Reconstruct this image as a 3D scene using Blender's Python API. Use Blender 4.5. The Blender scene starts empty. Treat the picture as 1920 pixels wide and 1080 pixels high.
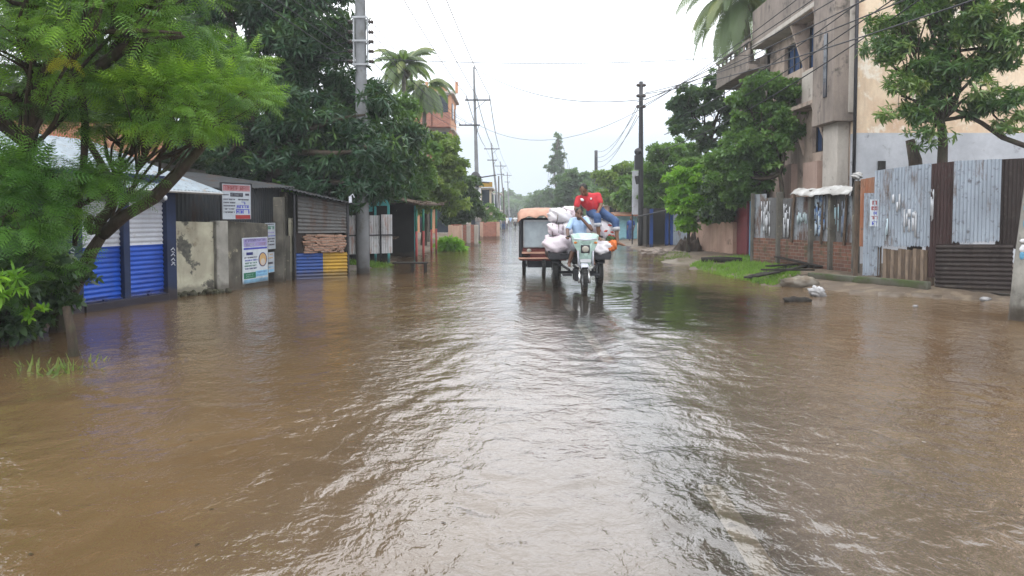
import bpy, bmesh, math, random
import numpy as np
from mathutils import Vector, Matrix

SC = bpy.context.scene
R = math.radians

# ------------------------------------------------------------------ camera, sky, sun, exposure
cam_d = bpy.data.cameras.new("camera")
cam = bpy.data.objects.new("camera", cam_d)
SC.collection.objects.link(cam)
SC.camera = cam
CAM_H = 1.6
PITCH = R(2.6)
VSHIFT = 135 - 1400 * math.tan(PITCH)      # the photograph is a crop: the rest of the horizon's offset is lens shift (px)
cam.location = (0, 0, CAM_H)
cam.rotation_euler = (R(90) - PITCH, 0, 0)
cam_d.sensor_width = 36.0
cam_d.lens = 26.25            # 1400 px focal length in the 1920 px wide photograph
cam_d.shift_y = -VSHIFT / 1920
cam_d.clip_start = 0.05
cam_d.clip_end = 4000

SUN_EL, SUN_AZ = 62, 200      # degrees; azimuth from +Y clockwise
world = bpy.data.worlds.new("World")
SC.world = world
world.use_nodes = True
wn, wl = world.node_tree.nodes, world.node_tree.links
wn.clear()
w_out = wn.new("ShaderNodeOutputWorld")
w_bg = wn.new("ShaderNodeBackground")
w_sky = wn.new("ShaderNodeTexSky")
w_sky.sky_type = 'NISHITA'
w_sky.sun_disc = False
w_sky.sun_elevation = R(SUN_EL)
w_sky.sun_rotation = R(SUN_AZ)
w_sky.dust_density = 4.0
w_sky.air_density = 1.0
# cloud deck: pale, brighter overhead than at the horizon (overcast sky), slightly mottled
w_tc = wn.new("ShaderNodeTexCoord")
w_sep = wn.new("ShaderNodeSeparateXYZ")
wl.new(w_tc.outputs["Generated"], w_sep.inputs[0])
w_ramp = wn.new("ShaderNodeValToRGB")
w_ramp.color_ramp.elements[0].position = 0.0
w_ramp.color_ramp.elements[0].color = (0.190, 0.222, 0.262, 1)
w_ramp.color_ramp.elements[1].position = 1.0
w_ramp.color_ramp.elements[1].color = (0.66, 0.67, 0.69, 1)
e = w_ramp.color_ramp.elements.new(0.10); e.color = (0.205, 0.233, 0.268, 1)
e = w_ramp.color_ramp.elements.new(0.25); e.color = (0.62, 0.63, 0.65, 1)
e = w_ramp.color_ramp.elements.new(0.50); e.color = (0.62, 0.63, 0.64, 1)
wl.new(w_sep.outputs[2], w_ramp.inputs[0])
w_noise = wn.new("ShaderNodeTexNoise")
w_noise.inputs["Scale"].default_value = 2.2
w_noise.inputs["Detail"].default_value = 5
wl.new(w_tc.outputs["Generated"], w_noise.inputs["Vector"])
w_mr = wn.new("ShaderNodeMapRange")
w_mr.inputs[1].default_value = 0.3; w_mr.inputs[2].default_value = 0.7
w_mr.inputs[3].default_value = 26.0; w_mr.inputs[4].default_value = 31.0
wl.new(w_noise.outputs["Fac"], w_mr.inputs[0])
w_mul = wn.new("ShaderNodeVectorMath"); w_mul.operation = 'SCALE'
wl.new(w_ramp.outputs["Color"], w_mul.inputs[0])
wl.new(w_mr.outputs[0], w_mul.inputs["Scale"])
w_mix = wn.new("ShaderNodeMix"); w_mix.data_type = 'RGBA'
w_mix.inputs["Factor"].default_value = 0.90
wl.new(w_sky.outputs["Color"], w_mix.inputs["A"])
wl.new(w_mul.outputs[0], w_mix.inputs["B"])
wl.new(w_mix.outputs["Result"], w_bg.inputs["Color"])
w_bg.inputs["Strength"].default_value = 0.12
wl.new(w_bg.outputs[0], w_out.inputs["Surface"])

sun_d = bpy.data.lights.new("sun", 'SUN')
sun_d.energy = 0.6
sun_d.angle = R(25)
sun_d.color = (1.0, 0.97, 0.92)
sun = bpy.data.objects.new("sun", sun_d)
SC.collection.objects.link(sun)
_az, _el = R(SUN_AZ), R(SUN_EL)
_sd = Vector((math.sin(_az) * math.cos(_el), math.cos(_az) * math.cos(_el), math.sin(_el)))
sun.rotation_euler = _sd.to_track_quat('Z', 'Y').to_euler()

SC.view_settings.view_transform = 'Standard'
SC.view_settings.look = 'None'
SC.view_settings.exposure = 0.42
SC.view_settings.gamma = 1
SC.cycles.max_bounces = 7
SC.cycles.diffuse_bounces = 3
SC.cycles.glossy_bounces = 3
SC.cycles.transmission_bounces = 3
SC.cycles.transparent_max_bounces = 6
SC.cycles.volume_bounces = 0

# ------------------------------------------------------------------ photograph pixels -> metres
def ray(px, py):
    cx, cy = (px - 960) / 1400, (540 - py - VSHIFT) / 1400
    return Vector((cx, math.cos(PITCH) + cy * math.sin(PITCH), -math.sin(PITCH) + cy * math.cos(PITCH)))
def P(px, py, Y):
    d = ray(px, py); t = Y / d.y
    return Vector((d.x * t, Y, CAM_H + d.z * t))
def G(px, py, z=0.0):
    d = ray(px, py); t = (z - CAM_H) / d.z
    return Vector((d.x * t, d.y * t, z))
def Z(py, Y): return P(960, py, Y).z
def X(px, Y): return P(px, 405, Y).x
def on_line(px, a, b):
    """the point of the vertical plane through a and b that is seen at column px"""
    k = (px - 960) / 1400.0 * math.cos(PITCH)
    # x = k*y (near enough at the horizon)
    dx, dy = b[0] - a[0], b[1] - a[1]
    t = (k * a[1] - a[0]) / (dx - k * dy)
    return Vector((a[0] + dx * t, a[1] + dy * t, 0))

# ------------------------------------------------------------------ objects
WL = {}
def _link(o, parent=None, loc=None):
    SC.collection.objects.link(o)
    pl = WL[parent.name] if parent is not None else Vector((0, 0, 0))
    loc = Vector(loc) if loc is not None else (pl.copy() if parent is not None else Vector((0, 0, 0)))
    if parent is not None: o.parent = parent
    o.location = loc - pl
    WL[o.name] = loc
    return o
def tag(o, label=None, cat=None, group=None, kind=None):
    if label: o['label'] = label
    if cat: o['category'] = cat
    if group: o['group'] = group
    if kind: o['kind'] = kind
    return o
def thing(name, loc, label, cat, group=None):
    o = bpy.data.objects.new(name, None)
    o.empty_display_size = 0.2
    _link(o, None, loc)
    return tag(o, label, cat, group)

def as_mats(m): return list(m) if isinstance(m, (list, tuple)) else [m]

class MB:
    """collects shapes in world coordinates and links them as ONE mesh object"""
    def __init__(s): s.v, s.f, s.m, s.starts = [], [], [], []
    def add(s, vs, fs, mi=0):
        b = len(s.v); s.starts.append((b, len(s.f)))
        s.v += [tuple(p) for p in vs]
        s.f += [[b + i for i in f] for f in fs]
        s.m += [mi] * len(fs)
        return s
    def box(s, c, size, rot=None, mi=0):
        c = Vector(c); h = Vector(size) / 2
        vs = [Vector((x * h.x, y * h.y, z * h.z)) for x in (-1, 1) for y in (-1, 1) for z in (-1, 1)]
        if rot is not None:
            if isinstance(rot, (int, float)): rot = Matrix.Rotation(rot, 3, 'Z')
            vs = [rot @ p for p in vs]
        return s.add([c + p for p in vs], [(0, 1, 3, 2), (4, 6, 7, 5), (0, 4, 5, 1), (2, 3, 7, 6), (0, 2, 6, 4), (1, 5, 7, 3)], mi)
    def slab(s, a, b, z0, z1, th, mi=0, off=0.0):
        """upright board from a to b (plan), between z0 and z1 (numbers or pairs), th thick; off moves it along the plan normal"""
        a, b = Vector((a[0], a[1], 0)), Vector((b[0], b[1], 0))
        d = (b - a).normalized(); n = Vector((d.y, -d.x, 0))
        z0 = z0 if isinstance(z0, tuple) else (z0, z0)
        z1 = z1 if isinstance(z1, tuple) else (z1, z1)
        vs = []
        for k, p in enumerate((a, b)):
            for q in (off - th / 2, off + th / 2):
                for zz in (z0[k], z1[k]): vs.append(p + n * q + Vector((0, 0, zz)))
        return s.add(vs, [(0, 1, 3, 2), (4, 6, 7, 5), (0, 4, 5, 1), (2, 3, 7, 6), (0, 2, 6, 4), (1, 5, 7, 3)], mi)
    def poly(s, pts, th, mi=0):
        """flat polygon given thickness along its normal"""
        pts = [Vector(p) for p in pts]
        n = (pts[1] - pts[0]).cross(pts[2] - pts[0]).normalized() * (th / 2)
        k = len(pts)
        vs = [p + n for p in pts] + [p - n for p in pts]
        fs = [list(range(k)), list(range(2 * k - 1, k - 1, -1))]
        fs += [(i, i + k, (i + 1) % k + k, (i + 1) % k) for i in range(k)]
        return s.add(vs, fs, mi)
    def tube(s, pts, r, n=8, mi=0, cap=True):
        pts = [Vector(p) for p in pts]
        rr = r if isinstance(r, (list, tuple)) else [r] * len(pts)
        vs, prev = [], None
        for i, p in enumerate(pts):
            t = (pts[min(i + 1, len(pts) - 1)] - pts[max(i - 1, 0)])
            if t.length < 1e-9: t = Vector((0, 0, 1))
            t.normalize()
            if prev is None:
                u = t.cross(Vector((0, 0, 1)))
                if u.length < 0.05: u = t.cross(Vector((1, 0, 0)))
            else:
                u = prev - t * prev.dot(t)
            u.normalize(); prev = u
            w = t.cross(u)
            for k in range(n):
                a = 2 * math.pi * k / n
                vs.append(p + (u * math.cos(a) + w * math.sin(a)) * rr[i])
        fs = []
        for i in range(len(pts) - 1):
            for k in range(n):
                k2 = (k + 1) % n
                fs.append((i * n + k, i * n + k2, (i + 1) * n + k2, (i + 1) * n + k))
        if cap:
            fs.append(list(range(n))[::-1]); fs.append([(len(pts) - 1) * n + k for k in range(n)])
        return s.add(vs, fs, mi)
    def cyl(s, c, r, h, n=16, mi=0, r2=None):
        c = Vector(c)
        return s.tube([c, c + Vector((0, 0, h))], [r, r if r2 is None else r2], n, mi)
    def ell(s, c, rad, rot=None, nu=14, nv=9, mi=0, pw=1.0, fn=None):
        """ellipsoid / rounded box (pw<1 squarer); fn(unit) -> radius factor"""
        c = Vector(c); vs = []; 
        def sp(x): return math.copysign(abs(x) ** pw, x)
        for j in range(nv + 1):
            th = math.pi * j / nv
            for i in range(nu):
                ph = 2 * math.pi * i / nu
                u = Vector((sp(math.sin(th)) * sp(math.cos(ph)), sp(math.sin(th)) * sp(math.sin(ph)), sp(math.cos(th))))
                k = fn(u) if fn else 1.0
                p = Vector((u.x * rad[0], u.y * rad[1], u.z * rad[2])) * k
                if rot is not None: p = rot @ p
                vs.append(c + p)
        fs = []
        for j in range(nv):
            for i in range(nu):
                i2 = (i + 1) % nu
                fs.append((j * nu + i, (j + 1) * nu + i, (j + 1) * nu + i2, j * nu + i2))
        return s.add(vs, fs, mi)
    def sheet(s, a, b, z0, z1, pitch=0.08, amp=0.012, along='v', th=0.006, mi=0, colour_split=None, off=0.0, ragged=0.0, seed=0):
        """corrugated metal sheet standing on plan line a-b; along: direction the flutes run. z1 may be a pair"""
        rg = random.Random(seed)
        a, b = Vector((a[0], a[1], 0)), Vector((b[0], b[1], 0))
        L = (b - a).length; d = (b - a) / L; n = Vector((d.y, -d.x, 0))
        z0p = z0 if isinstance(z0, tuple) else (z0, z0)
        z1p = z1 if isinstance(z1, tuple) else (z1, z1)
        if along == 'v':
            k = max(4, int(L / pitch) * 6)
            vs = []
            for i in range(k + 1):
                t = i / k; o = off + amp * math.cos(2 * math.pi * t * L / pitch)
                zb = z0p[0] * (1 - t) + z0p[1] * t + rg.uniform(-1, 1) * ragged; zt = z1p[0] * (1 - t) + z1p[1] * t
                p = a + d * (t * L)
                for q in (0, th):
                    vs.append(p + n * (o - q) + Vector((0, 0, zb))); vs.append(p + n * (o - q) + Vector((0, 0, zt)))
            fs = []
            for i in range(k):
                q = i * 4
                fs += [(q, q + 4, q + 5, q + 1), (q + 2, q + 3, q + 7, q + 6), (q + 1, q + 5, q + 7, q + 3), (q, q + 2, q + 6, q + 4)]
            fs += [(0, 1, 3, 2), (k * 4, k * 4 + 2, k * 4 + 3, k * 4 + 1)]
            return s.add(vs, fs, mi)
        H = z1p[0] - z0p[0]; k = max(4, int(H / pitch) * 6); vs = []
        for i in range(k + 1):
            t = i / k; o = off + amp * math.cos(2 * math.pi * t * H / pitch)
            for e, p in enumerate((a, b)):
                z = z0p[e] * (1 - t) + z1p[e] * t
                for q in (0, th): vs.append(p + n * (o - q) + Vector((0, 0, z)))
        fs, ms = [], []
        for i in range(k):
            q = i * 4
            new = [(q, q + 2, q + 6, q + 4), (q + 1, q + 5, q + 7, q + 3), (q, q + 4, q + 5, q + 1), (q + 2, q + 3, q + 7, q + 6)]
            zz = z0p[0] + H * (i + .5) / k
            fs += new; ms += [mi if colour_split is None or zz > colour_split[0] else colour_split[1]] * 4
        base = len(s.m)
        s.add(vs, fs, mi)
        s.m[base:] = ms
        return s
    def lathe_x(s, c, prof, n=28, mi=0, ax=Vector((1, 0, 0))):
        """revolve profile [(r, x)] closed loop about an axis ax through c"""
        ax = ax.normalized(); u = ax.cross(Vector((0, 0, 1))).normalized(); w = ax.cross(u)
        c = Vector(c); k = len(prof); vs = []
        for i in range(n):
            a = 2 * math.pi * i / n
            for r, x in prof: vs.append(c + ax * x + (u * math.cos(a) + w * math.sin(a)) * r)
        fs = []
        for i in range(n):
            i2 = (i + 1) % n
            for j in range(k):
                j2 = (j + 1) % k
                fs.append((i * k + j, i2 * k + j, i2 * k + j2, i * k + j2))
        return s.add(vs, fs, mi)
    def build_each(s, name, mat, parent=None, **kw):
        """one object per shape added"""
        st = s.starts + [(len(s.v), len(s.f))]
        for (v0, f0), (v1, f1) in zip(st[:-1], st[1:]):
            m = MB(); m.v = s.v[v0:v1]; m.f = [[i - v0 for i in f] for f in s.f[f0:f1]]; m.m = s.m[f0:f1]; m.build(name, mat, parent, **kw)
    def build(s, name, mat, parent=None, smooth=False, bevel=0.0, sub=0, loc=None, uv=True):
        o0 = WL[parent.name] if parent is not None else (Vector(loc) if loc is not None else None)
        va = np.array(s.v, dtype=np.float64)
        if o0 is None:
            c = (va.min(0) + va.max(0)) / 2; o0 = Vector((c[0], c[1], va[:, 2].min()))
        me = bpy.data.meshes.new(name)
        me.from_pydata((va - np.array(o0)).tolist(), [], s.f)
        for m in as_mats(mat): me.materials.append(m)
        me.polygons.foreach_set('material_index', s.m)
        if smooth: me.polygons.foreach_set('use_smooth', [True] * len(s.f))
        if uv: box_uv(me, o0)
        me.update()
        o = bpy.data.objects.new(name, me)
        _link(o, parent, o0)
        if bevel:
            b = o.modifiers.new('bevel', 'BEVEL'); b.width = bevel; b.segments = 2; b.limit_method = 'ANGLE'
        if sub:
            b = o.modifiers.new('sub', 'SUBSURF'); b.levels = sub; b.render_levels = sub
        return o

def box_uv(me, o0):
    """uv in metres: along the wall and up it (or plan x,y for flat faces)"""
    uvl = me.uv_layers.new(name='UVMap')
    me.update()
    out = np.zeros((len(me.loops), 2))
    for p in me.polygons:
        n = p.normal
        flat = abs(n.z) > 0.75
        if not flat:
            t = Vector((-n.y, n.x, 0)).normalized()
        for li in p.loop_indices:
            co = me.vertices[me.loops[li].vertex_index].co + o0
            out[li] = (co.x, co.y) if flat else (co.x * t.x + co.y * t.y, co.z)
    uvl.data.foreach_set('uv', out.ravel())

def np_mesh(name, V, F, mat, parent=None, loc=(0, 0, 0), smooth=False, rnd=None, mats_idx=None):
    """big mesh from numpy arrays: V (n,3) world, F (m,k)"""
    o0 = WL[parent.name] if parent is not None else Vector(loc)
    V = V - np.array(o0)
    me = bpy.data.meshes.new(name)
    me.vertices.add(len(V)); me.vertices.foreach_set('co', V.astype(np.float32).ravel())
    k = F.shape[1]
    me.loops.add(F.size); me.loops.foreach_set('vertex_index', F.astype(np.int32).ravel())
    me.polygons.add(len(F)); me.polygons.foreach_set('loop_start', np.arange(0, F.size, k, dtype=np.int32))
    me.polygons.foreach_set('loop_total', np.full(len(F), k, dtype=np.int32))
    for m in as_mats(mat): me.materials.append(m)
    if mats_idx is not None: me.polygons.foreach_set('material_index', mats_idx.astype(np.int32))
    if smooth: me.polygons.foreach_set('use_smooth', np.ones(len(F), dtype=bool))
    if rnd is not None:
        at = me.attributes.new('rnd', 'FLOAT', 'POINT'); at.data.foreach_set('value', rnd.astype(np.float32))
    me.update(calc_edges=True)
    o = bpy.data.objects.new(name, me)
    return _link(o, parent, o0)

# ------------------------------------------------------------------ materials
class NT:
    def __init__(s, name):
        s.mat = bpy.data.materials.new(name); s.mat.use_nodes = True
        s.n, s.l = s.mat.node_tree.nodes, s.mat.node_tree.links
        s.n.clear(); s.out = s.n.new('ShaderNodeOutputMaterial')
        s.geo = s.n.new('ShaderNodeNewGeometry')
    def new(s, t, **kw):
        n = s.n.new('ShaderNode' + t)
        for k, v in kw.items():
            if k in n.inputs: s.set(n.inputs[k], v)
            else: setattr(n, k, v)
        return n
    def set(s, sock, v):
        if isinstance(v, bpy.types.NodeSocket): s.l.new(v, sock)
        else:
            if isinstance(v, (tuple, list)) and len(v) == 3 and sock.type == 'RGBA': v = (*v, 1)
            sock.default_value = v
    def pos(s, scale=(1, 1, 1)):
        m = s.new('Mapping'); s.l.new(s.geo.outputs['Position'], m.inputs['Vector']); m.inputs['Scale'].default_value = scale
        return m.outputs[0]
    def noise(s, scale, detail=4, vec=None, rough=.55, dist=0.0):
        n = s.new('TexNoise'); s.l.new(vec if vec is not None else s.geo.outputs['Position'], n.inputs['Vector'])
        n.inputs['Scale'].default_value = scale; n.inputs['Detail'].default_value = detail
        n.inputs['Roughness'].default_value = rough; n.inputs['Distortion'].default_value = dist
        return n.outputs['Fac']
    def ramp(s, fac, stops):
        r = s.new('ValToRGB'); s.l.new(fac, r.inputs[0]); cr = r.color_ramp
        while len(cr.elements) < len(stops): cr.elements.new(0.5)
        for e, (p, c) in zip(cr.elements, stops):
            e.position = p; e.color = (*c, 1) if isinstance(c, (tuple, list)) else (c, c, c, 1)
        return r.outputs[0]
    def mix(s, fac, a, b):
        m = s.new('Mix', data_type='RGBA'); s.set(m.inputs['Factor'], fac); s.set(m.inputs['A'], a); s.set(m.inputs['B'], b)
        return m.outputs['Result']
    def math(s, op, a, b=0.0, clamp=False):
        m = s.new('Math', operation=op); m.use_clamp = clamp; s.set(m.inputs[0], a); s.set(m.inputs[1], b)
        return m.outputs[0]
    def mrange(s, v, a, b, c, d):
        m = s.new('MapRange'); s.set(m.inputs[0], v)
        for i, x in enumerate((a, b, c, d)): s.set(m.inputs[i + 1], x)
        return m.outputs[0]
    def bump(s, h, strength=.3, dist=.02, normal=None):
        b = s.new('Bump'); b.inputs['Strength'].default_value = strength; b.inputs['Distance'].default_value = dist
        s.l.new(h, b.inputs['Height'])
        if normal is not None: s.l.new(normal, b.inputs['Normal'])
        return b.outputs[0]
    def bsdf(s, col, rough=.7, metal=0.0, normal=None, spec=.5, **kw):
        b = s.new('BsdfPrincipled')
        s.set(b.inputs['Base Color'], col); s.set(b.inputs['Roughness'], rough); s.set(b.inputs['Metallic'], metal)
        b.inputs['Specular IOR Level'].default_value = spec
        if normal is not None: s.l.new(normal, b.inputs['Normal'])
        for k, v in kw.items(): s.set(b.inputs[k], v)
        return b.outputs[0]
    def finish(s, surf):
        s.l.new(surf, s.out.inputs['Surface']); return s.mat

def damp(t, col, h=.20):
    """soaked, muddy tide mark on everything that stands in the flood"""
    sep = t.new('SeparateXYZ'); t.l.new(t.geo.outputs['Position'], sep.inputs[0])
    z = t.math('ADD', sep.outputs[2], t.math('MULTIPLY', t.math('SUBTRACT', t.noise(3.5, 6), .5), .35))
    w = t.mrange(z, h - .07, h + .03, 1, 0)
    return t.mix(t.math('MULTIPLY', w, .62), col, (.045, .033, .022)), w
def mat(name, c1, c2=None, scale=3.0, rough=.75, metal=0.0, bump=.3, bscale=25.0, stains=(), streak=None, spec=.4, lo=.35, hi=.65):
    """noisy two-tone surface; stains: (colour, scale, threshold, softness); streak: (colour, amount) vertical runs"""
    t = NT(name)
    c2 = c2 or tuple(x * .75 for x in c1)
    col = t.ramp(t.noise(scale, 6), [(lo, c1), (hi, c2)])
    if streak:
        f = t.noise(1.5, 6, t.pos((2.4, 2.4, .42)), .65)
        col = t.mix(t.mrange(f, .48, .72, 0.0, streak[1] * .75), col, streak[0])
    for c, sc, th, so in stains:
        f = t.noise(sc, 7, rough=.65)
        col = t.mix(t.mrange(f, th, th + so, 0.0, 1.0), col, c)
    fine = t.noise(bscale, 5)
    col = t.mix(t.mrange(fine, .35, .7, .0, .25), col, tuple(x * .6 for x in c1))
    col, wet = damp(t, col)
    return t.finish(t.bsdf(col, t.mrange(wet, 0, 1, rough, rough * .6), metal, t.bump(fine, bump, .01), spec))

def plain(name, c, rough=.5, metal=0.0, bump=.1):
    return mat(name, c, tuple(x * .82 for x in c), 6, rough, metal, bump, 40)

def brick_mat(name, c1, c2, mortar, w=.24, h=.075, stain=None, moss=None):
    t = NT(name)
    uv = t.new('UVMap').outputs[0]
    b = t.new('TexBrick'); t.l.new(uv, b.inputs['Vector'])
    b.inputs['Color1'].default_value = (*c1, 1); b.inputs['Color2'].default_value = (*c2, 1); b.inputs['Mortar'].default_value = (*mortar, 1)
    b.inputs['Scale'].default_value = 1.0; b.inputs['Brick Width'].default_value = w; b.inputs['Row Height'].default_value = h
    b.inputs['Mortar Size'].default_value = .009; b.inputs['Mortar Smooth'].default_value = .3
    col = b.outputs['Color']
    n = t.noise(2.0, 6)
    col = t.mix(t.mrange(n, .45, .7, 0, .45), col, stain or tuple(x * .45 for x in c1))
    if moss: col = t.mix(t.mrange(t.noise(3.3, 7, rough=.7), .52, .62, 0, .8), col, moss)
    fine = t.noise(40, 4)
    col, _w = damp(t, col)
    hgt = t.math('SUBTRACT', t.math('MULTIPLY', fine, .4), b.outputs['Fac'])
    return t.finish(t.bsdf(col, .9, 0, t.bump(hgt, .8, .012), .3))

def leaf_mat(name, stops, rough=.45, trans=.35, spec=.5, tint=(.35, .6, .05), scale_var=1.1):
    t = NT(name)
    a = t.new('Attribute'); a.attribute_name = 'rnd'
    n = t.noise(scale_var, 3)
    f = t.math('ADD', t.math('MULTIPLY', a.outputs['Fac'], .75), t.math('MULTIPLY', t.mrange(n, .3, .7, 0, 1), .25))
    col = t.ramp(f, stops)
    p = t.bsdf(col, rough, 0, None, spec)
    tr = t.new('BsdfTranslucent')
    h = t.mix(.45, col, tint)
    t.l.new(h, tr.inputs['Color'])
    m = t.new('MixShader'); m.inputs[0].default_value = trans
    t.l.new(p, m.inputs[1]); t.l.new(tr.outputs[0], m.inputs[2])
    return t.finish(m.outputs[0])

def bark_mat(name, c1, c2, moss=None):
    t = NT(name)
    f = t.noise(6, 6, t.pos((3, 3, .8)))
    col = t.ramp(f, [(.3, c1), (.7, c2)])
    if moss: col = t.mix(t.mrange(t.noise(5, 6), .5, .62, 0, .7), col, moss)
    fine = t.noise(30, 5, t.pos((2, 2, .5)))
    return t.finish(t.bsdf(col, .9, 0, t.bump(fine, .8, .02), .3))

def rust_tin(name, base, rust, amount=.5, metal=.55, rough=.5, dirt=(.05, .04, .035)):
    t = NT(name)
    col = t.ramp(t.noise(1.4, 5), [(.35, base), (.7, tuple(x * .7 for x in base))])
    st = t.noise(2.0, 6, t.pos((5, 5, .5)))
    col = t.mix(t.mrange(st, .45, .7, 0, .35), col, tuple(x * .5 for x in base))
    r = t.noise(1.5, 8, t.pos((2, 2, .6)), .7)
    rf = t.mrange(r, .62 - amount * .25, .72 - amount * .2, 0, 1)
    col = t.mix(rf, col, rust)
    col = t.mix(t.mrange(t.noise(9, 6), .58, .7, 0, .7), col, dirt)
    col, _w = damp(t, col)
    me = t.math('MULTIPLY', t.math('SUBTRACT', 1.0, rf), metal)
    return t.finish(t.bsdf(col, t.mrange(rf, 0, 1, rough, .9), me, t.bump(t.noise(30, 4), .25, .01), .4))

M = {}
M['concrete'] = mat('concrete', (.30, .29, .26), (.17, .165, .15), 2.5, .85, 0, .4, 22, [((.07, .065, .055), 2.0, .56, .12)], ((.08, .075, .06), .7))
M['pole_concrete'] = mat('pole_concrete', (.24, .25, .265), (.16, .165, .17), 1.5, .85, 0, .4, 18, [((.12, .12, .11), 3.0, .6, .1)])
M['cream_wall'] = mat('cream_wall', (.50, .48, .37), (.30, .28, .215), 1.8, .9, 0, .5, 16, [((.055, .055, .05), 1.15, .545, .03), ((.20, .17, .12), 3.5, .6, .08)], ((.13, .11, .08), .8))
M['dark_concrete'] = mat('dark_concrete', (.13, .12, .10), (.05, .047, .04), 2.2, .9, 0, .5, 18, [((.24, .22, .16), 2.6, .60, .05)], ((.04, .04, .03), .8))
M['moss'] = mat('moss', (.05, .07, .025), (.02, .025, .015), 9, .95, 0, .8, 40)
M['blue_paint'] = mat('blue_paint', (.010, .080, .46), (.009, .055, .34), 1.6, .42, 0, .1, 30, [((.02, .04, .12), 5, .62, .1), ((.13, .12, .12), 11, .68, .03)], ((.012, .03, .13), .5))
M['white_paint'] = mat('white_paint', (.54, .56, .62), (.42, .44, .50), 1.6, .5, 0, .1, 30, [((.24, .22, .21), 4, .60, .1), ((.20, .12, .08), 10, .68, .03)], ((.26, .25, .25), .6))
M['grey_shutter'] = mat('grey_shutter', (.14, .15, .17), (.09, .10, .12), 2.0, .5, .2, .1, 30)
M['navy_wall'] = mat('navy_wall', (.008, .022, .075), (.006, .014, .045), 2.0, .6, 0, .2, 30, [((.10, .12, .16), 7, .68, .03)])
M['dark_tin'] = rust_tin('dark_tin', (.035, .04, .045), (.045, .03, .022), .4, .15, .7)
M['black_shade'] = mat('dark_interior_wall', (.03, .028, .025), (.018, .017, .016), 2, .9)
M['galv'] = rust_tin('galvanised_tin', (.31, .355, .41), (.12, .085, .065), .30, .35, .5)
M['galv_dirty'] = rust_tin('dirty_galvanised_tin', (.30, .33, .36), (.10, .06, .045), .62, .3, .55)
M['maroon_tin'] = rust_tin('maroon_tin', (.045, .020, .018), (.028, .014, .011), .5, .1, .6)
M['brown_tin'] = rust_tin('brown_tin', (.030, .020, .017), (.018, .012, .010), .5, .1, .65)
M['grey_tin'] = rust_tin('grey_tin', (.13, .13, .13), (.09, .06, .045), .5, .15, .6)
M['pale_roof'] = rust_tin('pale_roof_tin', (.24, .29, .33), (.22, .17, .12), .2, .25, .4)
M['white_tin'] = rust_tin('white_tin', (.66, .66, .68), (.45, .30, .26), .30, .05, .5, (.3, .28, .27))
M['rust_roof'] = rust_tin('rusty_roof_tin', (.30, .16, .10), (.26, .10, .05), .7, .1, .7)
M['aqua'] = plain('aqua_paint', (.10, .42, .42), .5)
M['green_paint'] = plain('green_paint', (.03, .22, .15), .5)
M['red_paint'] = plain('faded_red_paint', (.38, .06, .055), .55)
M['yellow_paint'] = mat('yellow_paint', (.40, .235, .018), (.28, .165, .018), 3, .55, 0, .2, 30, [((.16, .11, .03), 4, .6, .1)], ((.15, .1, .03), .6))
M['deep_blue'] = mat('deep_blue_paint', (.015, .06, .24), (.012, .04, .17), 3, .5, 0, .2, 30, [((.03, .03, .05), 4, .6, .1)])
M['wood'] = bark_mat('weathered_wood', (.13, .09, .06), (.06, .045, .035))
M['wood_pale'] = bark_mat('pale_plank', (.24, .18, .13), (.12, .09, .07))
M['wet_wood'] = bark_mat('wet_black_wood', (.03, .025, .02), (.012, .011, .010))
M['bark'] = bark_mat('bark', (.075, .055, .04), (.035, .028, .022), (.06, .06, .035))
M['bark_grey'] = bark_mat('grey_bark', (.12, .105, .085), (.05, .045, .038))
M['palm_bark'] = bark_mat('palm_bark', (.20, .18, .15), (.11, .10, .085))
M['brick_infill'] = brick_mat('rough_brick', (.34, .20, .14), (.26, .15, .11), (.22, .19, .16), .22, .07, (.16, .1, .07))
M['brick_wall'] = brick_mat('mossy_brick', (.20, .085, .055), (.11, .055, .04), (.20, .17, .14), .26, .095, (.05, .035, .03), (.06, .06, .03))
M['brick_red'] = brick_mat('red_brick', (.40, .15, .10), (.30, .11, .08), (.30, .26, .22))
M['pink_wall'] = mat('pink_wall', (.50, .34, .26), (.40, .26, .20), 1.5, .85, 0, .3, 18, [((.15, .10, .08), 2.2, .6, .1)], ((.2, .13, .1), .6))
M['maroon_gate'] = plain('maroon_gate_paint', (.16, .022, .028), .45)
M['blue_gate'] = plain('blue_gate_paint', (.09, .27, .42), .5)
M['metal_dark'] = plain('dark_metal', (.05, .05, .055), .45, .6)
M['steel'] = plain('steel', (.35, .36, .37), .4, .8)
M['black_rubber'] = plain('black_rubber', (.018, .018, .018), .8)
M['ceramic'] = plain('brown_ceramic', (.06, .045, .04), .3)
M['wire'] = plain('wire_insulation', (.035, .038, .045), .6)
M['plaster_warm'] = mat('ochre_plaster', (.78, .64, .48), (.66, .50, .34), .7, .9, 0, .35, 12, [((.60, .42, .29), .8, .50, .12), ((.78, .72, .62), 1.4, .56, .08), ((.34, .24, .17), 1.1, .63, .08)], ((.36, .25, .18), .7))
M['plaster_grey'] = mat('grey_cement_wash', (.50, .52, .56), (.38, .395, .43), 1.3, .9, 0, .4, 10, [((.24, .245, .26), 3, .6, .08)])
M['facade'] = mat('stained_facade', (.52, .41, .335), (.36, .285, .235), .9, .9, 0, .4, 14, [((.11, .092, .08), .9, .55, .10), ((.20, .16, .13), 2.4, .6, .06)], ((.12, .10, .09), .75))
M['facade_dark'] = mat('grimy_band', (.30, .25, .215), (.19, .16, .14), 1.1, .9, 0, .4, 14, [((.06, .055, .05), 1.6, .55, .1)], ((.05, .045, .04), .8))
M['facade_pale'] = mat('pale_band', (.52, .48, .43), (.40, .36, .32), 1.1, .9, 0, .4, 14, [((.20, .18, .16), 1.6, .6, .1)], ((.2, .17, .14), .6))
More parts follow.
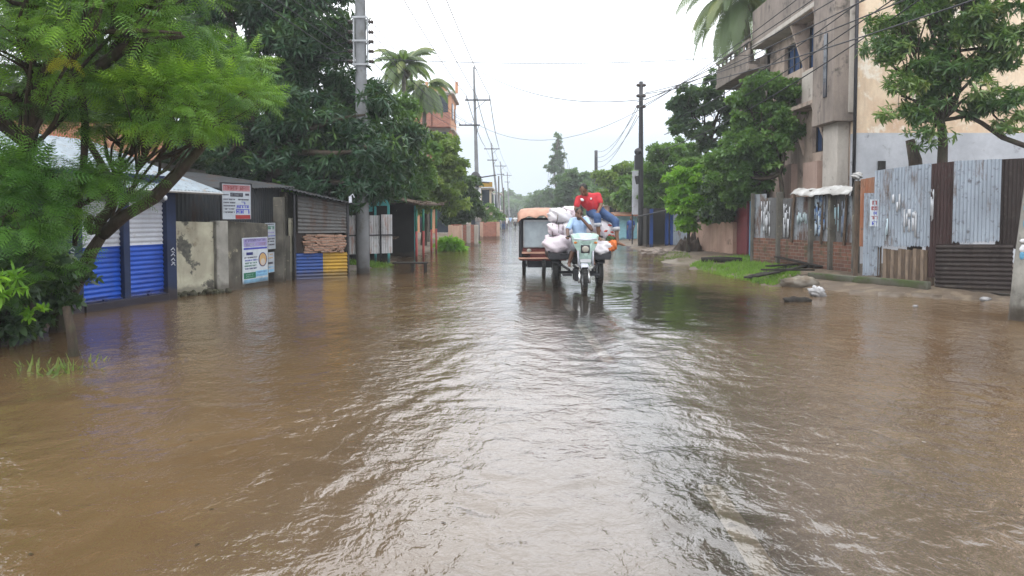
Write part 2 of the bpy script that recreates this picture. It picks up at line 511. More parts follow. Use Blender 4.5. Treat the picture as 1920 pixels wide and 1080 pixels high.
M['facade_pink'] = mat('pink_plaster', (.50, .36, .30), (.40, .28, .23), 1.0, .9, 0, .3, 14, (), ((.2, .15, .13), .6))
M['glass_blue'] = plain('blue_tinted_glass', (.03, .07, .17), .08, 0, .02)
M['glass_dark'] = plain('dark_glass', (.02, .03, .045), .1, 0, .02)
M['orange_brick'] = mat('orange_facade', (.58, .30, .17), (.46, .23, .14), .8, .85, 0, .2, 10, (), ((.3, .16, .1), .5))
M['cream_facade'] = mat('cream_facade', (.52, .45, .34), (.45, .38, .28), .8, .85)
M['plastic_white'] = mat('white_plastic', (.62, .63, .65), (.48, .48, .50), 3, .35, 0, .4, 14)
M['tarp_grey'] = mat('grey_tarp', (.50, .50, .49), (.30, .29, .27), 3, .5, 0, .5, 12, [((.12, .11, .09), 4, .58, .1)])
M['mud'] = mat('mud', (.15, .11, .075), (.09, .065, .045), 3, .6, 0, .8, 14)
M['sand'] = mat('pale_sand', (.36, .30, .22), (.27, .22, .16), 4, .8, 0, .8, 24)
M['soil'] = mat('dark_soil', (.085, .06, .045), (.045, .034, .026), 6, .9, 0, 1, 20)
M['stone'] = mat('broken_brick', (.36, .30, .26), (.22, .17, .14), 5, .9, 0, .7, 20)
M['skin'] = plain('brown_skin', (.17, .085, .05), .5)
M['skin_dark'] = plain('dark_brown_skin', (.11, .055, .035), .5)
M['hair'] = plain('black_hair', (.012, .011, .010), .55)
M['red_cloth'] = mat('red_cloth', (.50, .035, .045), (.40, .03, .04), 8, .85, 0, .5, 16)
M['denim'] = mat('blue_denim', (.05, .095, .21), (.035, .065, .14), 8, .9, 0, .5, 20)
M['denim_hem'] = plain('rolled_denim_hem', (.42, .42, .44), .9)
M['lightblue_cloth'] = mat('light_blue_cloth', (.38, .53, .74), (.30, .43, .64), 8, .85, 0, .5, 16)
M['white_cloth'] = plain('white_cloth', (.7, .7, .7), .85)
M['grey_cloth'] = plain('grey_cloth', (.16, .16, .18), .85)
M['sack_white'] = mat('white_woven_sack', (.76, .74, .76), (.62, .58, .62), 6, .6, 0, .5, 30)
M['sack_pink'] = mat('pinkish_woven_sack', (.72, .65, .69), (.58, .50, .55), 6, .6, 0, .5, 30)
M['sack_orange'] = plain('orange_sack', (.62, .16, .04), .6)
M['sack_print'] = plain('red_sack_print', (.55, .09, .07), .6)
M['rope'] = plain('brown_rope', (.12, .10, .08), .8)
M['mint'] = mat('mint_paint', (.46, .62, .55), (.36, .50, .45), 9, .45, 0, .2, 30, [((.16, .15, .12), 11, .6, .06)])
M['chrome'] = plain('chrome', (.6, .6, .6), .2, 1.0)
M['salmon'] = mat('salmon_canvas', (.52, .30, .22), (.38, .22, .16), 4, .7, 0, .4, 12)
M['oxide_red'] = plain('red_brown_body', (.14, .03, .025), .45)
M['windscreen'] = plain('windscreen', (.34, .39, .42), .08, 0, .02)  # pale blue-grey: reflected surroundings are put into the glass colour
M['lamp_glass'] = plain('headlight_glass', (.35, .33, .28), .12)
M['lamp_orange'] = plain('orange_lens', (.6, .2, .04), .2)
M['foliage_debris'] = plain('wilted_leaves', (.05, .09, .03), .8)
M['wet_leaf'] = plain('wet_brown_leaf', (.07, .045, .02), .4)
M['foam'] = plain('foam', (.55, .52, .47), .6)

# ------------------------------------------------------------------ ground, road, water
RNG = np.random.default_rng(7)
def fnoise(x, y, scale, seed, n=14):
    """smooth pseudo-noise in -1..1 from random plane waves"""
    g = np.random.default_rng(seed); out = np.zeros_like(x)
    for _ in range(n):
        a = g.uniform(0, 2 * np.pi); k = 2 * np.pi / scale * g.uniform(.6, 1.8); ph = g.uniform(0, 2 * np.pi)
        out += np.sin((x * np.cos(a) + y * np.sin(a)) * k + ph)
    return out / np.sqrt(n / 2) / 1.6
RY = [-30, 0, 10, 12.5, 14.2, 15.2, 16.5, 18, 24, 30, 36, 60, 100, 300, 1500]
RX = [14, 12.5, 11.0, 9.9, 8.7, 7.2, 6.35, 6.0, 5.7, 5.9, 6.2, 6.5, 6, 4.5, 4.5]
LY = [-30, 0, 6.5, 8, 8.6, 9.5, 12, 14, 19, 20.5, 21.5, 25, 32, 40, 60, 100, 300, 1500]
LX = [-6.6, -6.5, -6.5, -6.5, -6.5, -6.7, -7.5, -7.3, -6.2, -5.0, -4.7, -4.6, -3.7, -3.6, -3.0, -2.6, -2, -2]
def ground_z(x, y):
    x = np.asarray(x, float); y = np.asarray(y, float)
    n = fnoise(x, y, 1.6, 3) * .30 + fnoise(x, y, .5, 4) * .10
    dr = x - np.interp(y, RY, RX) + n; dl = np.interp(y, LY, LX) - x + n
    d = np.maximum(dr, dl)
    road = -.05 - .010 * np.abs(x - .9) ** 1.3
    shore = np.clip(.13 * d, -.35, .12) + .05 * np.clip(d - 1.2, 0, 3)
    z = np.where(d > -1.2, np.maximum(np.minimum(shore, .5), road - .1), road)
    blend = np.clip((d + 2.4) / 1.6, 0, 1); z = np.where(d < -.8, road * (1 - blend) + np.clip(.13 * d, -.35, 0) * blend, z)
    return z + .012 * fnoise(x, y, .35, 5) * np.clip(d + 1, 0, 1)
def gz(x, y): return float(ground_z(np.array([x]), np.array([y]))[0])

def grid_mesh(name, xs_fn, ys, ncol, zfn, mat, smooth=True):
    us = np.linspace(-1, 1, ncol)
    Xg = np.array([xs_fn(us, y) for y in ys]); Yg = np.repeat(np.array(ys)[:, None], ncol, 1)
    Zg = zfn(Xg, Yg)
    V = np.stack([Xg, Yg, Zg], -1).reshape(-1, 3)
    r, c = np.meshgrid(np.arange(len(ys) - 1), np.arange(ncol - 1), indexing='ij')
    i = r * ncol + c
    F = np.stack([i, i + 1, i + ncol + 1, i + ncol], -1).reshape(-1, 4)
    return np_mesh(name, V, F, mat, smooth=smooth)

def ground_material():
    t = NT('wet_ground')
    col = t.ramp(t.noise(.9, 7), [(.3, (.135, .10, .07)), (.7, (.075, .058, .042))])
    col = t.mix(t.mrange(t.noise(3.5, 6), .5, .65, 0, .7), col, (.19, .15, .105))
    sep = t.new('SeparateXYZ'); t.l.new(t.geo.outputs['Position'], sep.inputs[0])
    road = t.mrange(t.math('ABSOLUTE', t.math('SUBTRACT', sep.outputs[0], 1.0)), 2.6, 3.4, 1, 0)
    asph = t.ramp(t.noise(14, 6), [(.3, (.055, .053, .05)), (.7, (.085, .08, .075))])
    col = t.mix(road, col, asph)
    fine = t.noise(16, 6)
    return t.finish(t.bsdf(col, .6, 0, t.bump(fine, .8, .03), .4))
ys = [-30 + i for i in range(30)] + list(np.arange(0, 45, .22)) + list(np.geomspace(45, 340, 50))
g = grid_mesh('ground', lambda u, y: np.sign(u) * np.minimum(np.abs(u) * 14 + (max(y, 0) * 1.1 + 25) * np.abs(u) ** 3, 195 + np.abs(u) * 10), ys, 260, ground_z, ground_material())
tag(g, kind='structure')

# painted centre line dashes on the flooded road
def stripe(a, b, w):
    a, b = Vector(a), Vector(b); d = (b - a).normalized(); n = Vector((-d.y, d.x, 0)) * w / 2
    k = 24; V = []; 
    for i in range(k + 1):
        p = a + (b - a) * (i / k)
        for s in (-1, 1):
            q = p + n * s; V.append((q.x, q.y, gz(q.x, q.y) + .006))
    return V, [(2 * i, 2 * i + 1, 2 * i + 3, 2 * i + 2) for i in range(k)]
line_mat = mat('worn_road_paint', (.85, .83, .78), (.70, .66, .58), 5, .8, 0, .2, 30, [((.12, .11, .10), 6, .60, .05)])
mk = MB()
for a, b, w in ((G(1088, 603), G(1142, 672), .13), (G(1330, 895), G(1480, 1120), .13), (G(1062, 566), G(1072, 578), .13)):
    v, f = stripe((a.x, a.y, 0), (b.x, b.y, 0), w); mk.add(v, f)
tag(mk.build('road_marking', line_mat), kind='structure')

def wave_h(x, y):
    g = np.random.default_rng(11)
    h = np.zeros_like(x)
    dist = np.sqrt(x * x + y * y) + .1
    patch = np.clip(.85 + .75 * fnoise(x, y, 5.0, 21), .15, 1.7)
    patch2 = np.clip(.7 + .9 * fnoise(x + 3, y, 2.2, 22), .0, 1.8)
    wx = x + .18 * fnoise(x, y, 1.7, 31); wy = y + .18 * fnoise(x, y, 1.9, 32)
    calm = 1 - .72 * np.exp(-(((x - 3.6) / 2.6) ** 2 + ((y - 15) / 5.0) ** 2))      # sheltered water by the tricycle
    for i in range(78):
        lam = float(np.exp(g.uniform(np.log(.13), np.log(1.9))))
        a = g.normal(np.pi / 2 + (.35 if i % 2 else -.35), .62)
        slope = .0116 * (lam / .35) ** -.2 if lam < .5 else .0032
        amp = slope * lam / (2 * np.pi)
        spacing = np.maximum(.035, dist * .0085)
        fade = np.clip((lam / spacing - 3) / 3, 0, 1)
        m = patch if lam > .45 else patch2
        h += amp * fade * m * np.sin((wx * np.cos(a) + wy * np.sin(a)) * 2 * np.pi / lam + g.uniform(0, 6.28))
    h *= calm
    # wakes spreading from the tricycles towards the viewer
    for (ax, ay), (bx, by), lam, A, w in (((.9, 13.6), (-1.6, 3.2), .42, .007, .8), ((1.2, 12.8), (2.7, 3.0), .46, .008, .9),
                                           ((.4, 15.0), (-4.2, 8.0), .5, .006, .8), ((2.1, 14.5), (5.4, 9.0), .5, .005, .8), ((-3.2, 13.2), (1.2, 14.4), .35, .005, .45)):
        d = np.array([bx - ax, by - ay]); L = np.hypot(*d); d /= L
        s = (x - ax) * d[0] + (y - ay) * d[1]; q = -(x - ax) * d[1] + (y - ay) * d[0]
        q = q + .16 * fnoise(x, y, 2.2, 41) 
        env = np.exp(-(q / w) ** 2) * np.clip(s / 1.5, 0, 1) * np.clip((L * 1.15 - s) / 2.5, 0, 1)
        h += .38 * A * env * np.sin(2 * np.pi * q / lam + .8 * fnoise(x, y, 1.4, 42)) * np.clip(1 + .8 * fnoise(x, y, .8, 43), .1, 2)
    # ripples round the front wheel
    r = np.sqrt((x - 1.49) ** 2 + (y - 15.1) ** 2)
    h += .004 * np.exp(-r / 1.6) * np.sin(2 * np.pi * r / .34)
    return h * np.clip(1.2 - dist / 160, .25, 1)
def water_material():
    t = NT('muddy_water')
    n1 = t.noise(5.5, 4, t.pos((1, .8, 1)), .55, .6)
    n2 = t.noise(20, 3, t.pos((1, .7, 1)), .5, .4)
    hgt = t.math('ADD', n1, t.math('MULTIPLY', n2, .32))
    pm = t.mrange(t.noise(.55, 4, t.pos((1, .7, 1)), .6, .8), .38, .62, .4, 1.0)
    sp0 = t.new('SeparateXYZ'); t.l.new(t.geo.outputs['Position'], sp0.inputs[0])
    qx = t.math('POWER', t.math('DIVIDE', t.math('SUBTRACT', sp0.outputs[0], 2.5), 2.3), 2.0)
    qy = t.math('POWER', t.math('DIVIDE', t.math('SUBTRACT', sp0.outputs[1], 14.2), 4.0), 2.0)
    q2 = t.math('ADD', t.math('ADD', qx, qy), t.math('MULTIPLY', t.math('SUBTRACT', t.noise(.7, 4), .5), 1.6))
    calm = t.mrange(q2, .2, 1.7, 1, 0)            # calm, clearer patch by the tricycles; also masks the painted tree reflection
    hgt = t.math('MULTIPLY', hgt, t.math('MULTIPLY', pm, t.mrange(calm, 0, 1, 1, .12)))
    nrm = t.bump(hgt, 1.0, .025)
    brown = t.ramp(t.noise(.45, 5), [(.35, (.108, .066, .032)), (.65, (.145, .094, .050))])
    brown = t.mix(t.mrange(t.noise(2.2, 6, t.pos((1, .6, 1)), .6, 1.0), .45, .7, 0, .45), brown, (.088, .052, .025))
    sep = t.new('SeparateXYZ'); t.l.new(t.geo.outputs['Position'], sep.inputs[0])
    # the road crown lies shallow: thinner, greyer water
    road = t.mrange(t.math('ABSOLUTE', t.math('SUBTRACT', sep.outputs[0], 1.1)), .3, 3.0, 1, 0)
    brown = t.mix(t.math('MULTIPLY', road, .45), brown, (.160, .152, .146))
    brown = t.mix(t.math('MULTIPLY', calm, .75), brown, (.030, .028, .022))  # dark reflection of the trees painted into the water colour
    df = t.new('BsdfDiffuse'); t.set(df.inputs['Color'], brown); df.inputs['Roughness'].default_value = .3
    tr = t.new('BsdfTransparent'); tr.inputs[0].default_value = (.95, .90, .82, 1)
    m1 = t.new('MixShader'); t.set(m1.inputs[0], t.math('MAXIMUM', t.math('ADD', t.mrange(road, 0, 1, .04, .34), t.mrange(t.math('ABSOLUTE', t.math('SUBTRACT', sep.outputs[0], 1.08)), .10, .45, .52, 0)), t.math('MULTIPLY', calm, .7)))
    t.l.new(df.outputs[0], m1.inputs[1]); t.l.new(tr.outputs[0], m1.inputs[2])
    gl = t.new('BsdfGlossy'); gl.inputs['Roughness'].default_value = .02; gl.inputs['Color'].default_value = (.97, .97, .97, 1)
    t.l.new(nrm, gl.inputs['Normal'])
    fr = t.new('Fresnel'); fr.inputs['IOR'].default_value = 1.75; t.l.new(nrm, fr.inputs['Normal'])
    m2 = t.new('MixShader'); t.l.new(fr.outputs[0], m2.inputs[0]); t.l.new(m1.outputs[0], m2.inputs[1]); t.l.new(gl.outputs[0], m2.inputs[2])
    return t.finish(m2.outputs[0])
ys = list(np.linspace(-30, .8, 40)); y = 1.0
while y < 340:
    ys.append(y); y += .034 * max(1, y / 4) ** (1.0 if y < 60 else 1.25)
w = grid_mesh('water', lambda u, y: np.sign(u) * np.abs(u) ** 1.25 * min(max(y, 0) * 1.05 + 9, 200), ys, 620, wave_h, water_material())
tag(w, kind='structure')

# ------------------------------------------------------------------ flecks floating on the flood
def flecks(name, label, n, seed, m, lo, hi, box):
    g = np.random.default_rng(seed); V, F = [], []
    for i in range(n):
        y = box[2] + (box[3] - box[2]) * g.random() ** 1.3; x = g.uniform(box[0], box[1]) * (1 if y > 6 else .7); s = g.uniform(lo, hi)
        if abs(x - 1) < 1.2 and g.random() < .5: continue
        z = float(wave_h(np.array([x]), np.array([y]))[0]) + .004; a = g.uniform(0, 6.28); k = g.integers(5, 8); b = len(V); e = g.uniform(.3, .9)
        for j in range(k):
            t_ = 2 * math.pi * j / k; r = s * g.uniform(.6, 1.1); dx, dy = r * math.cos(t_), r * e * math.sin(t_)
            V.append((x + dx * math.cos(a) - dy * math.sin(a), y + dx * math.sin(a) + dy * math.cos(a), z))
        F.append(list(range(b, b + k)))
    return tag(MB().add(V, F).build(name, m, loc=(0, 8, 0)), label, 'debris', None, 'stuff')
flecks('floating_leaves', 'small brown leaves and bits drifting on the flood water', 170, 5, M['wet_leaf'], .008, .028, (-6.5, 8.5, 3, 26))
flecks('foam_flecks', 'pale foam flecks and paper bits on the flood water', 90, 6, M['foam'], .006, .022, (-6.5, 9.5, 4, 24))

# ------------------------------------------------------------------ grass and ground cover
def leaf_quads(C, Rm, S, T, F, rnd):
    """place template T (k,3) with faces F at centres C with rotations Rm (n,3,3) and sizes S"""
    n, k = len(C), len(T)
    V = np.einsum('nij,kj->nki', Rm, T) * S[:, None, None] + C[:, None, :]
    FF = (F[None, :, :] + (np.arange(n) * k)[:, None, None]).reshape(-1, F.shape[1])
    return V.reshape(-1, 3), FF, np.repeat(rnd, k)
def rot_from(ax, up_jit, g):
    """rotation matrices whose local y points along ax, z roughly up"""
    ax = ax / np.linalg.norm(ax, axis=1, keepdims=True)
    up = np.tile(np.array([0, 0, 1.]), (len(ax), 1)) + g.normal(0, up_jit, ax.shape)
    x = np.cross(ax, up); x /= (np.linalg.norm(x, axis=1, keepdims=True) + 1e-9)
    z = np.cross(x, ax)
    return np.stack([x, ax, z], -1)
BLADE_T = np.array([[-.06, 0, 0], [.06, 0, 0], [.045, .55, .08], [-.045, .55, .08], [.006, 1, -.05], [-.006, 1, -.05]])
BLADE_F = np.array([[0, 1, 2, 3], [3, 2, 4, 5]])
GRASS = leaf_mat('grass_leaf', [(0, (.045, .10, .012)), (.5, (.10, .22, .02)), (1, (.20, .34, .04))], .6, .4)
GRASS_DULL = leaf_mat('dull_grass_leaf', [(0, (.04, .07, .015)), (.5, (.09, .14, .03)), (1, (.20, .22, .06))], .6, .4)
def grass(name, label, pts, h, mat, seed, spread=.5):
    g = np.random.default_rng(seed); pts = np.asarray(pts); n = len(pts)
    z = ground_z(pts[:, 0], pts[:, 1])
    C = np.column_stack([pts, z - .01])
    ax = np.column_stack([g.normal(0, spread, n), g.normal(0, spread, n), np.ones(n)])
    V, F, r = leaf_quads(C, rot_from(ax, .8, g), h * g.uniform(.5, 1.3, n), BLADE_T * np.array([1.3, 1, 1]), BLADE_F, g.random(n))
    o = np_mesh(name, V, F, mat, loc=(float(pts[:, 0].mean()), float(pts[:, 1].mean()), 0), rnd=r)
    return tag(o, label, 'grass', None, 'stuff')
def scatter(poly, n, seed, clump=1.2, thr=-.35):
    g = np.random.default_rng(seed); poly = np.array(poly); lo, hi = poly.min(0), poly.max(0); out = []
    while len(out) < n:
        p = g.uniform(lo, hi); ins = False; j = len(poly) - 1
        for i in range(len(poly)):
            if (poly[i, 1] > p[1]) != (poly[j, 1] > p[1]) and p[0] < (poly[j, 0] - poly[i, 0]) * (p[1] - poly[i, 1]) / (poly[j, 1] - poly[i, 1]) + poly[i, 0]: ins = not ins
            j = i
        if ins and fnoise(np.array([p[0]]), np.array([p[1]]), clump, seed + 50)[0] > thr + g.normal(0, .25): out.append(p)
    return np.array(out)
def PX(*pp, z=.05): return [tuple(G(a, b, z)[:2]) for a, b in pp]
grass('verge_grass', 'bright green grass on the verge in front of the brick and tin fence', scatter(PX((1290, 497), (1330, 489), (1400, 487), (1460, 492), (1500, 500), (1500, 520), (1450, 533), (1390, 522), (1330, 508)), 12000, 1, .9, -.6), .11, GRASS, 1)
grass('shore_grass', 'thin dull grass along the water edge before the rubble heap', scatter(PX((1180, 470), (1290, 478), (1300, 492), (1230, 490), (1190, 484)), 1800, 2), .10, GRASS_DULL, 2)
grass('bank_grass', 'small grassy tuft strip at the foot of the short stake in the water', scatter(PX((25, 690), (60, 672), (120, 668), (178, 662), (185, 678), (120, 694), (60, 700)), 650, 3, .5, .0), .25, GRASS_DULL, 3, 1.3)
grass('yard_grass', 'green grass strip under the white tin fence on the left', scatter([(-6.0, 23.2), (-3.9, 23.2), (-3.8, 24.6), (-6.0, 24.6)], 2500, 4), .16, GRASS, 4)

# ------------------------------------------------------------------ trees and plants
def q3(*rows): return np.array(rows, float)
MANGO_T = q3([-.02, 0, 0], [.02, 0, 0], [.11, .38, -.02], [-.11, .38, -.02], [.085, .72, -.14], [-.085, .72, -.14], [.008, 1, -.34], [-.008, 1, -.34])
MANGO_F = np.array([[0, 1, 2, 3], [3, 2, 4, 5], [5, 4, 6, 7]])
BROAD_T = q3([-.03, 0, 0], [.03, 0, 0], [.26, .35, .03], [-.26, .35, .03], [.20, .7, -.02], [-.20, .7, -.02], [.02, 1, -.14], [-.02, 1, -.14])
def rosette(T, F, n, seed, lift=(.1, .9), droop=0.0):
    """a twig end with n leaves round it, local y = twig direction, unit size"""
    g = np.random.default_rng(seed); az = np.arange(n) * 2.4 + g.uniform(0, .5, n)
    el = g.uniform(*lift, n)
    d = np.column_stack([np.cos(az) * np.cos(el), np.sin(el), np.sin(az) * np.cos(el)])
    d[:, 2] -= droop
    d /= np.linalg.norm(d, axis=1, keepdims=True)
    C = np.zeros((n, 3)); C[:, 1] = -g.uniform(0, .35, n)
    V, FF, r = leaf_quads(C, rot_from(d, .5, g), g.uniform(.75, 1.15, n), T, F, g.uniform(-.12, .12, n))
    return V, FF, r
def fern_leaf(seed, np_=7, nl=2):
    """feathery twice-divided leaf, local y along the stalk, unit length"""
    g = np.random.default_rng(seed); V, F = [], []
    def q(a, b, w):
        a, b = np.array(a), np.array(b); d = b - a; n = np.array([-d[1], d[0], 0]); n = n / (np.linalg.norm(n) + 1e-9) * w
        k = len(V); V.extend([a - n * .4, b - n, b + n, a + n * .4]); F.append([k, k + 1, k + 2, k + 3])
    q((0, 0, 0), (0, 1, -.12), .006)
    for i in range(np_):
        t = .12 + .88 * i / (np_ - 1); L = .36 * math.sin(math.pi * (.18 + .72 * t)) + .05
        for s in (-1, 1):
            an = .95 - .35 * t; dx, dy = s * math.sin(an + .25), math.cos(an + .25)
            o = np.array([0, t, -.12 * t * t])
            a0 = o; wd = .034
            for j in range(1, nl + 1):
                u = j / nl; p = o + np.array([dx, dy, 0]) * L * u + np.array([0, 0, -.35 * L * u * u])
                q(a0, p, wd * (1 if j < nl else .4)); a0 = p
    return np.array(V), np.array(F), g.uniform(-.05, .05, len(V))
TEMPL = {
    'mango': [rosette(MANGO_T, MANGO_F, 10, s, (-.5, .8), .25) for s in range(4)],
    'broad': [rosette(BROAD_T, MANGO_F, 7, s + 10, (-.4, .9), .1) for s in range(4)],
    'fern': [fern_leaf(s) for s in range(2)],
}
def crown(name, lobes, kind, mat, parent, size, n, seed, sub=.45, gap=.30, up=.25, flat=.7, out=1.0):
    """lobes: (centre, (rx,ry,rz), weight). twig ends gather in sub-clumps on and inside each lobe"""
    g = np.random.default_rng(seed)
    wts = np.array([(l[2] if len(l) > 2 else 1) * (l[1][0] * l[1][1] * l[1][2]) ** (2 / 3) for l in lobes]); wts /= wts.sum()
    Cs, Ax, Cr = [], [], []
    for (c, r, *_), w in zip(lobes, wts):
        m = int(n * w); c, r = np.array(c), np.array(r)
        nsub = max(4, int(4 * (r[0] * r[1] + r[1] * r[2] + r[0] * r[2]) / 3 / (sub * sub) * (1 - gap)))
        u = g.normal(0, 1, (nsub, 3)); u /= np.linalg.norm(u, axis=1, keepdims=True)
        rad = g.uniform(.35, 1.0, nsub) ** .5 * g.uniform(.85, 1.12, nsub)
        sc = c + u * r * rad[:, None]; srnd = g.random(nsub); ss = sub * g.uniform(.6, 1.35, nsub)
        k = g.integers(0, nsub, m)
        v = g.normal(0, 1, (m, 3)); v /= np.linalg.norm(v, axis=1, keepdims=True)
        v[:, 2] = np.where(v[:, 2] < -.2, v[:, 2] * .5, v[:, 2])
        p = sc[k] + v * (ss[k] * g.uniform(.55, 1.0, m))[:, None] * np.array([1, 1, flat])
        a = v * .9 + (p - c) / r * .7 * out + np.array([0, 0, up]) + g.normal(0, .25, (m, 3))
        Cs.append(p); Ax.append(a); Cr.append(np.clip(srnd[k] * .55 + g.random(m) * .45, 0, 1))
    C, A, rr = np.concatenate(Cs), np.concatenate(Ax), np.concatenate(Cr)
    keep = C[:, 2] > .12; C, A, rr = C[keep], A[keep], rr[keep]
    Rm = rot_from(A, .35, g); S = size * g.uniform(.7, 1.25, len(C))
    tm = TEMPL[kind]; which = g.integers(0, len(tm), len(C))
    Vs, Fs, Rs, off = [], [], [], 0
    for i, (T, F, r0) in enumerate(tm):
        s = which == i
        if not s.any(): continue
        V, FF, _ = leaf_quads(C[s], Rm[s], S[s], T, F, rr[s])
        r = (rr[s][:, None] + r0[None, :]).ravel()
        Vs.append(V); Fs.append(FF + off); Rs.append(r); off += len(V)
    o = np_mesh(name, np.concatenate(Vs), np.concatenate(Fs), mat, parent, rnd=np.clip(np.concatenate(Rs), 0, 1))
    return o, C
def bend(a, b, k, seed, wob=.12, sag=0.0):
    g = random.Random(seed); a, b = Vector(a), Vector(b); L = (b - a).length; out = []
    o1 = Vector((g.uniform(-1, 1), g.uniform(-1, 1), g.uniform(-1, 1))) * L * wob; o2 = Vector((g.uniform(-1, 1), g.uniform(-1, 1), g.uniform(-1, 1))) * L * wob * .6
    for i in range(k + 1):
        t = i / k; out.append(a.lerp(b, t) + o1 * math.sin(math.pi * t) + o2 * math.sin(2 * math.pi * t) + Vector((0, 0, -sag * L * 4 * t * (1 - t))))
    return out
def limbs_to(mb, start, r0, targets, seed, n=7, rt=.008, wob=.1):
    for i, tg in enumerate(targets):
        mb.tube(bend(start, tg, n, seed * 31 + i, wob), [r0 * (1 - j / n) ** .8 + rt for j in range(n + 1)], 6)
def tree(name, label, cat, base, fork, lobes, kind, mat, bark, size, n, seed, r=.14, trunk_pts=None, group=None, sub=.45, twigs=40, extra=None, limb=.62, **kw):
    base = Vector(base); t = thing(name, base, label, cat, group)
    g = random.Random(seed); mb = MB(); fork = Vector(fork)
    pts = trunk_pts or bend(base - Vector((0, 0, .3)), fork, 8, seed, .05)
    mb.tube(pts, [r * (1.25 - .45 * i / (len(pts) - 1)) * g.uniform(.93, 1.07) for i in range(len(pts))], 10)
    cent = [Vector(l[0]) for l in lobes]
    mids = []
    for i, c in enumerate(cent):
        mb.tube(bend(fork, c, 8, seed * 7 + i, .10), [r * limb * (1 - j / 9) + .010 for j in range(9)], 7)
    co, C = crown('crown', lobes, kind, mat, t, size, n, seed, sub, **kw)
    pick = np.random.default_rng(seed).choice(len(C), min(twigs, len(C)), replace=False)
    for j in pick:
        p = Vector(C[j]); c = min(cent, key=lambda q: (q - p).length)
        s = fork.lerp(c, g.uniform(.5, 1.0))
        mb.tube(bend(s, p, 6, int(j), .12), [max(.05 * r / .14 * (1 - k / 6), .006) * .7 for k in range(7)], 5, cap=False)
    if extra: extra(mb)
    mb.build('trunk', bark, t, smooth=True)
    return t
L_FERN = leaf_mat('feathery_leaf', [(0, (.02, .06, .02)), (.3, (.06, .15, .025)), (.6, (.17, .34, .03)), (.88, (.34, .54, .04)), (1, (.50, .60, .07))], .5, .2)
L_FERN_DK = leaf_mat('feathery_leaf_deep', [(0, (.02, .06, .015)), (.45, (.055, .16, .025)), (.8, (.12, .28, .035)), (1, (.24, .42, .05))], .5, .25)
L_MANGO = leaf_mat('mango_leaf', [(0, (.008, .026, .015)), (.5, (.018, .055, .026)), (.8, (.045, .10, .040)), (1, (.14, .24, .055))], .42, .12, .32)
L_MANGO_R = leaf_mat('mango_leaf_mixed', [(0, (.02, .052, .02)), (.4, (.045, .11, .03)), (.68, (.11, .19, .045)), (.88, (.20, .26, .07)), (1, (.42, .32, .12))], .35, .25, .6)
L_MID = leaf_mat('mid_leaf', [(0, (.028, .07, .022)), (.5, (.075, .165, .04)), (1, (.17, .29, .06))], .45, .3)
L_BRIGHT = leaf_mat('bright_leaf', [(0, (.05, .14, .014)), (.5, (.14, .33, .02)), (1, (.28, .50, .035))], .45, .4)
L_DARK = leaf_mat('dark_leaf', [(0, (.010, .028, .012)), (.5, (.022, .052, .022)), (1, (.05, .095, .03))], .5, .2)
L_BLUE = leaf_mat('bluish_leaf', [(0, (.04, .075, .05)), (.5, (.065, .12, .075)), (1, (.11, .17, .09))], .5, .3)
L_OLIVE = leaf_mat('olive_leaf', [(0, (.045, .08, .02)), (.5, (.12, .19, .035)), (1, (.24, .31, .06))], .5, .3)
L_YELLOW = leaf_mat('yellow_leaf', [(0, (.45, .42, .03)), (1, (.62, .55, .05))], .5, .45)

# ------------------------------------------------------------------ left side: shops, walls, signs
def line(px1, py1, px2, py2): return G(px1, py1), G(px2, py2)
# blue shop with roller shutters
A0, A1, A2, A3 = G(150, 585), G(226, 573), G(238, 571.5), G(306, 562)
d_ = (A3 - A0).normalized(); nrm_ = Vector((d_.y, -d_.x, 0))   # towards the street
if nrm_.x < 0: nrm_ = -nrm_
shop = thing('corner_shop', A0, 'low shop with two blue and white roller shutters behind the leaning tree', 'shop')
mb = MB()
AL, AR = A0 - d_ * 2.3, A3 + d_ * .25
back = -nrm_ * 4.0
for a, b, w_ in ((AL, A0 - d_ * .02, .0), (A1, A2, 0), (A3, AR, 0)):
    mb.slab(a, b, -.3, 2.35, .24, off=.0)
mb.slab(A0, A3, -.3, .13, .30)
mb.slab(A0, A3, 2.12, 2.36, .22)
mb.slab(AR + back * .03, AR + back, -.3, 2.3, .2); mb.slab(AL, AL + back, -.3, 2.3, .2); mb.slab(AL + back, AR + back, -.3, 2.3, .2)
mb.build('wall', M['navy_wall'], shop, bevel=.01)
for a, b, s in ((A0, A1, 1), (A2, A3, 2)):
    m = MB().sheet(a, b, .13, 1.86, .085, .012, 'h', .004, 1, colour_split=(1.06, 0), off=.02)
    sh = m.build('roller_shutter', [M['blue_paint'], M['white_paint']], shop)
    MB().slab(a, b, 1.86, 2.12, .12, off=.03).build('shutter_box', M['grey_shutter'], sh, bevel=.01)
    mm = MB().slab(a, b, .10, .15, .05, off=.045); c = (a + b) / 2
    mm.box(c + Vector((0, 0, .12)) + nrm_ * .09, (.07, .05, .09), math.atan2(d_.y, d_.x))
    mm.build('bottom_bar', M['deep_blue'], sh, bevel=.004)
# small white painted letters on the pillars
lt = MB()
for base_, zz in ((A3 + d_ * .13, (.95, .84, .75, .66)), (A0 - d_ * .25, (1.05, .93, .81, .70))):
    for k, z0 in enumerate(zz):
        q = base_ + nrm_ * .135 + Vector((0, 0, z0))
        lt.tube([q + d_ * -.05, q + d_ * .01 + Vector((0, 0, .04)), q + d_ * .05 + Vector((0, 0, -.01))], .009, 5)
        if k % 2 == 0: lt.tube([q + Vector((0, 0, -.03)) + d_ * -.03, q + Vector((0, 0, -.05)) + d_ * .04], .008, 5)
lt.build_each('painted_letter', M['white_paint'], shop)
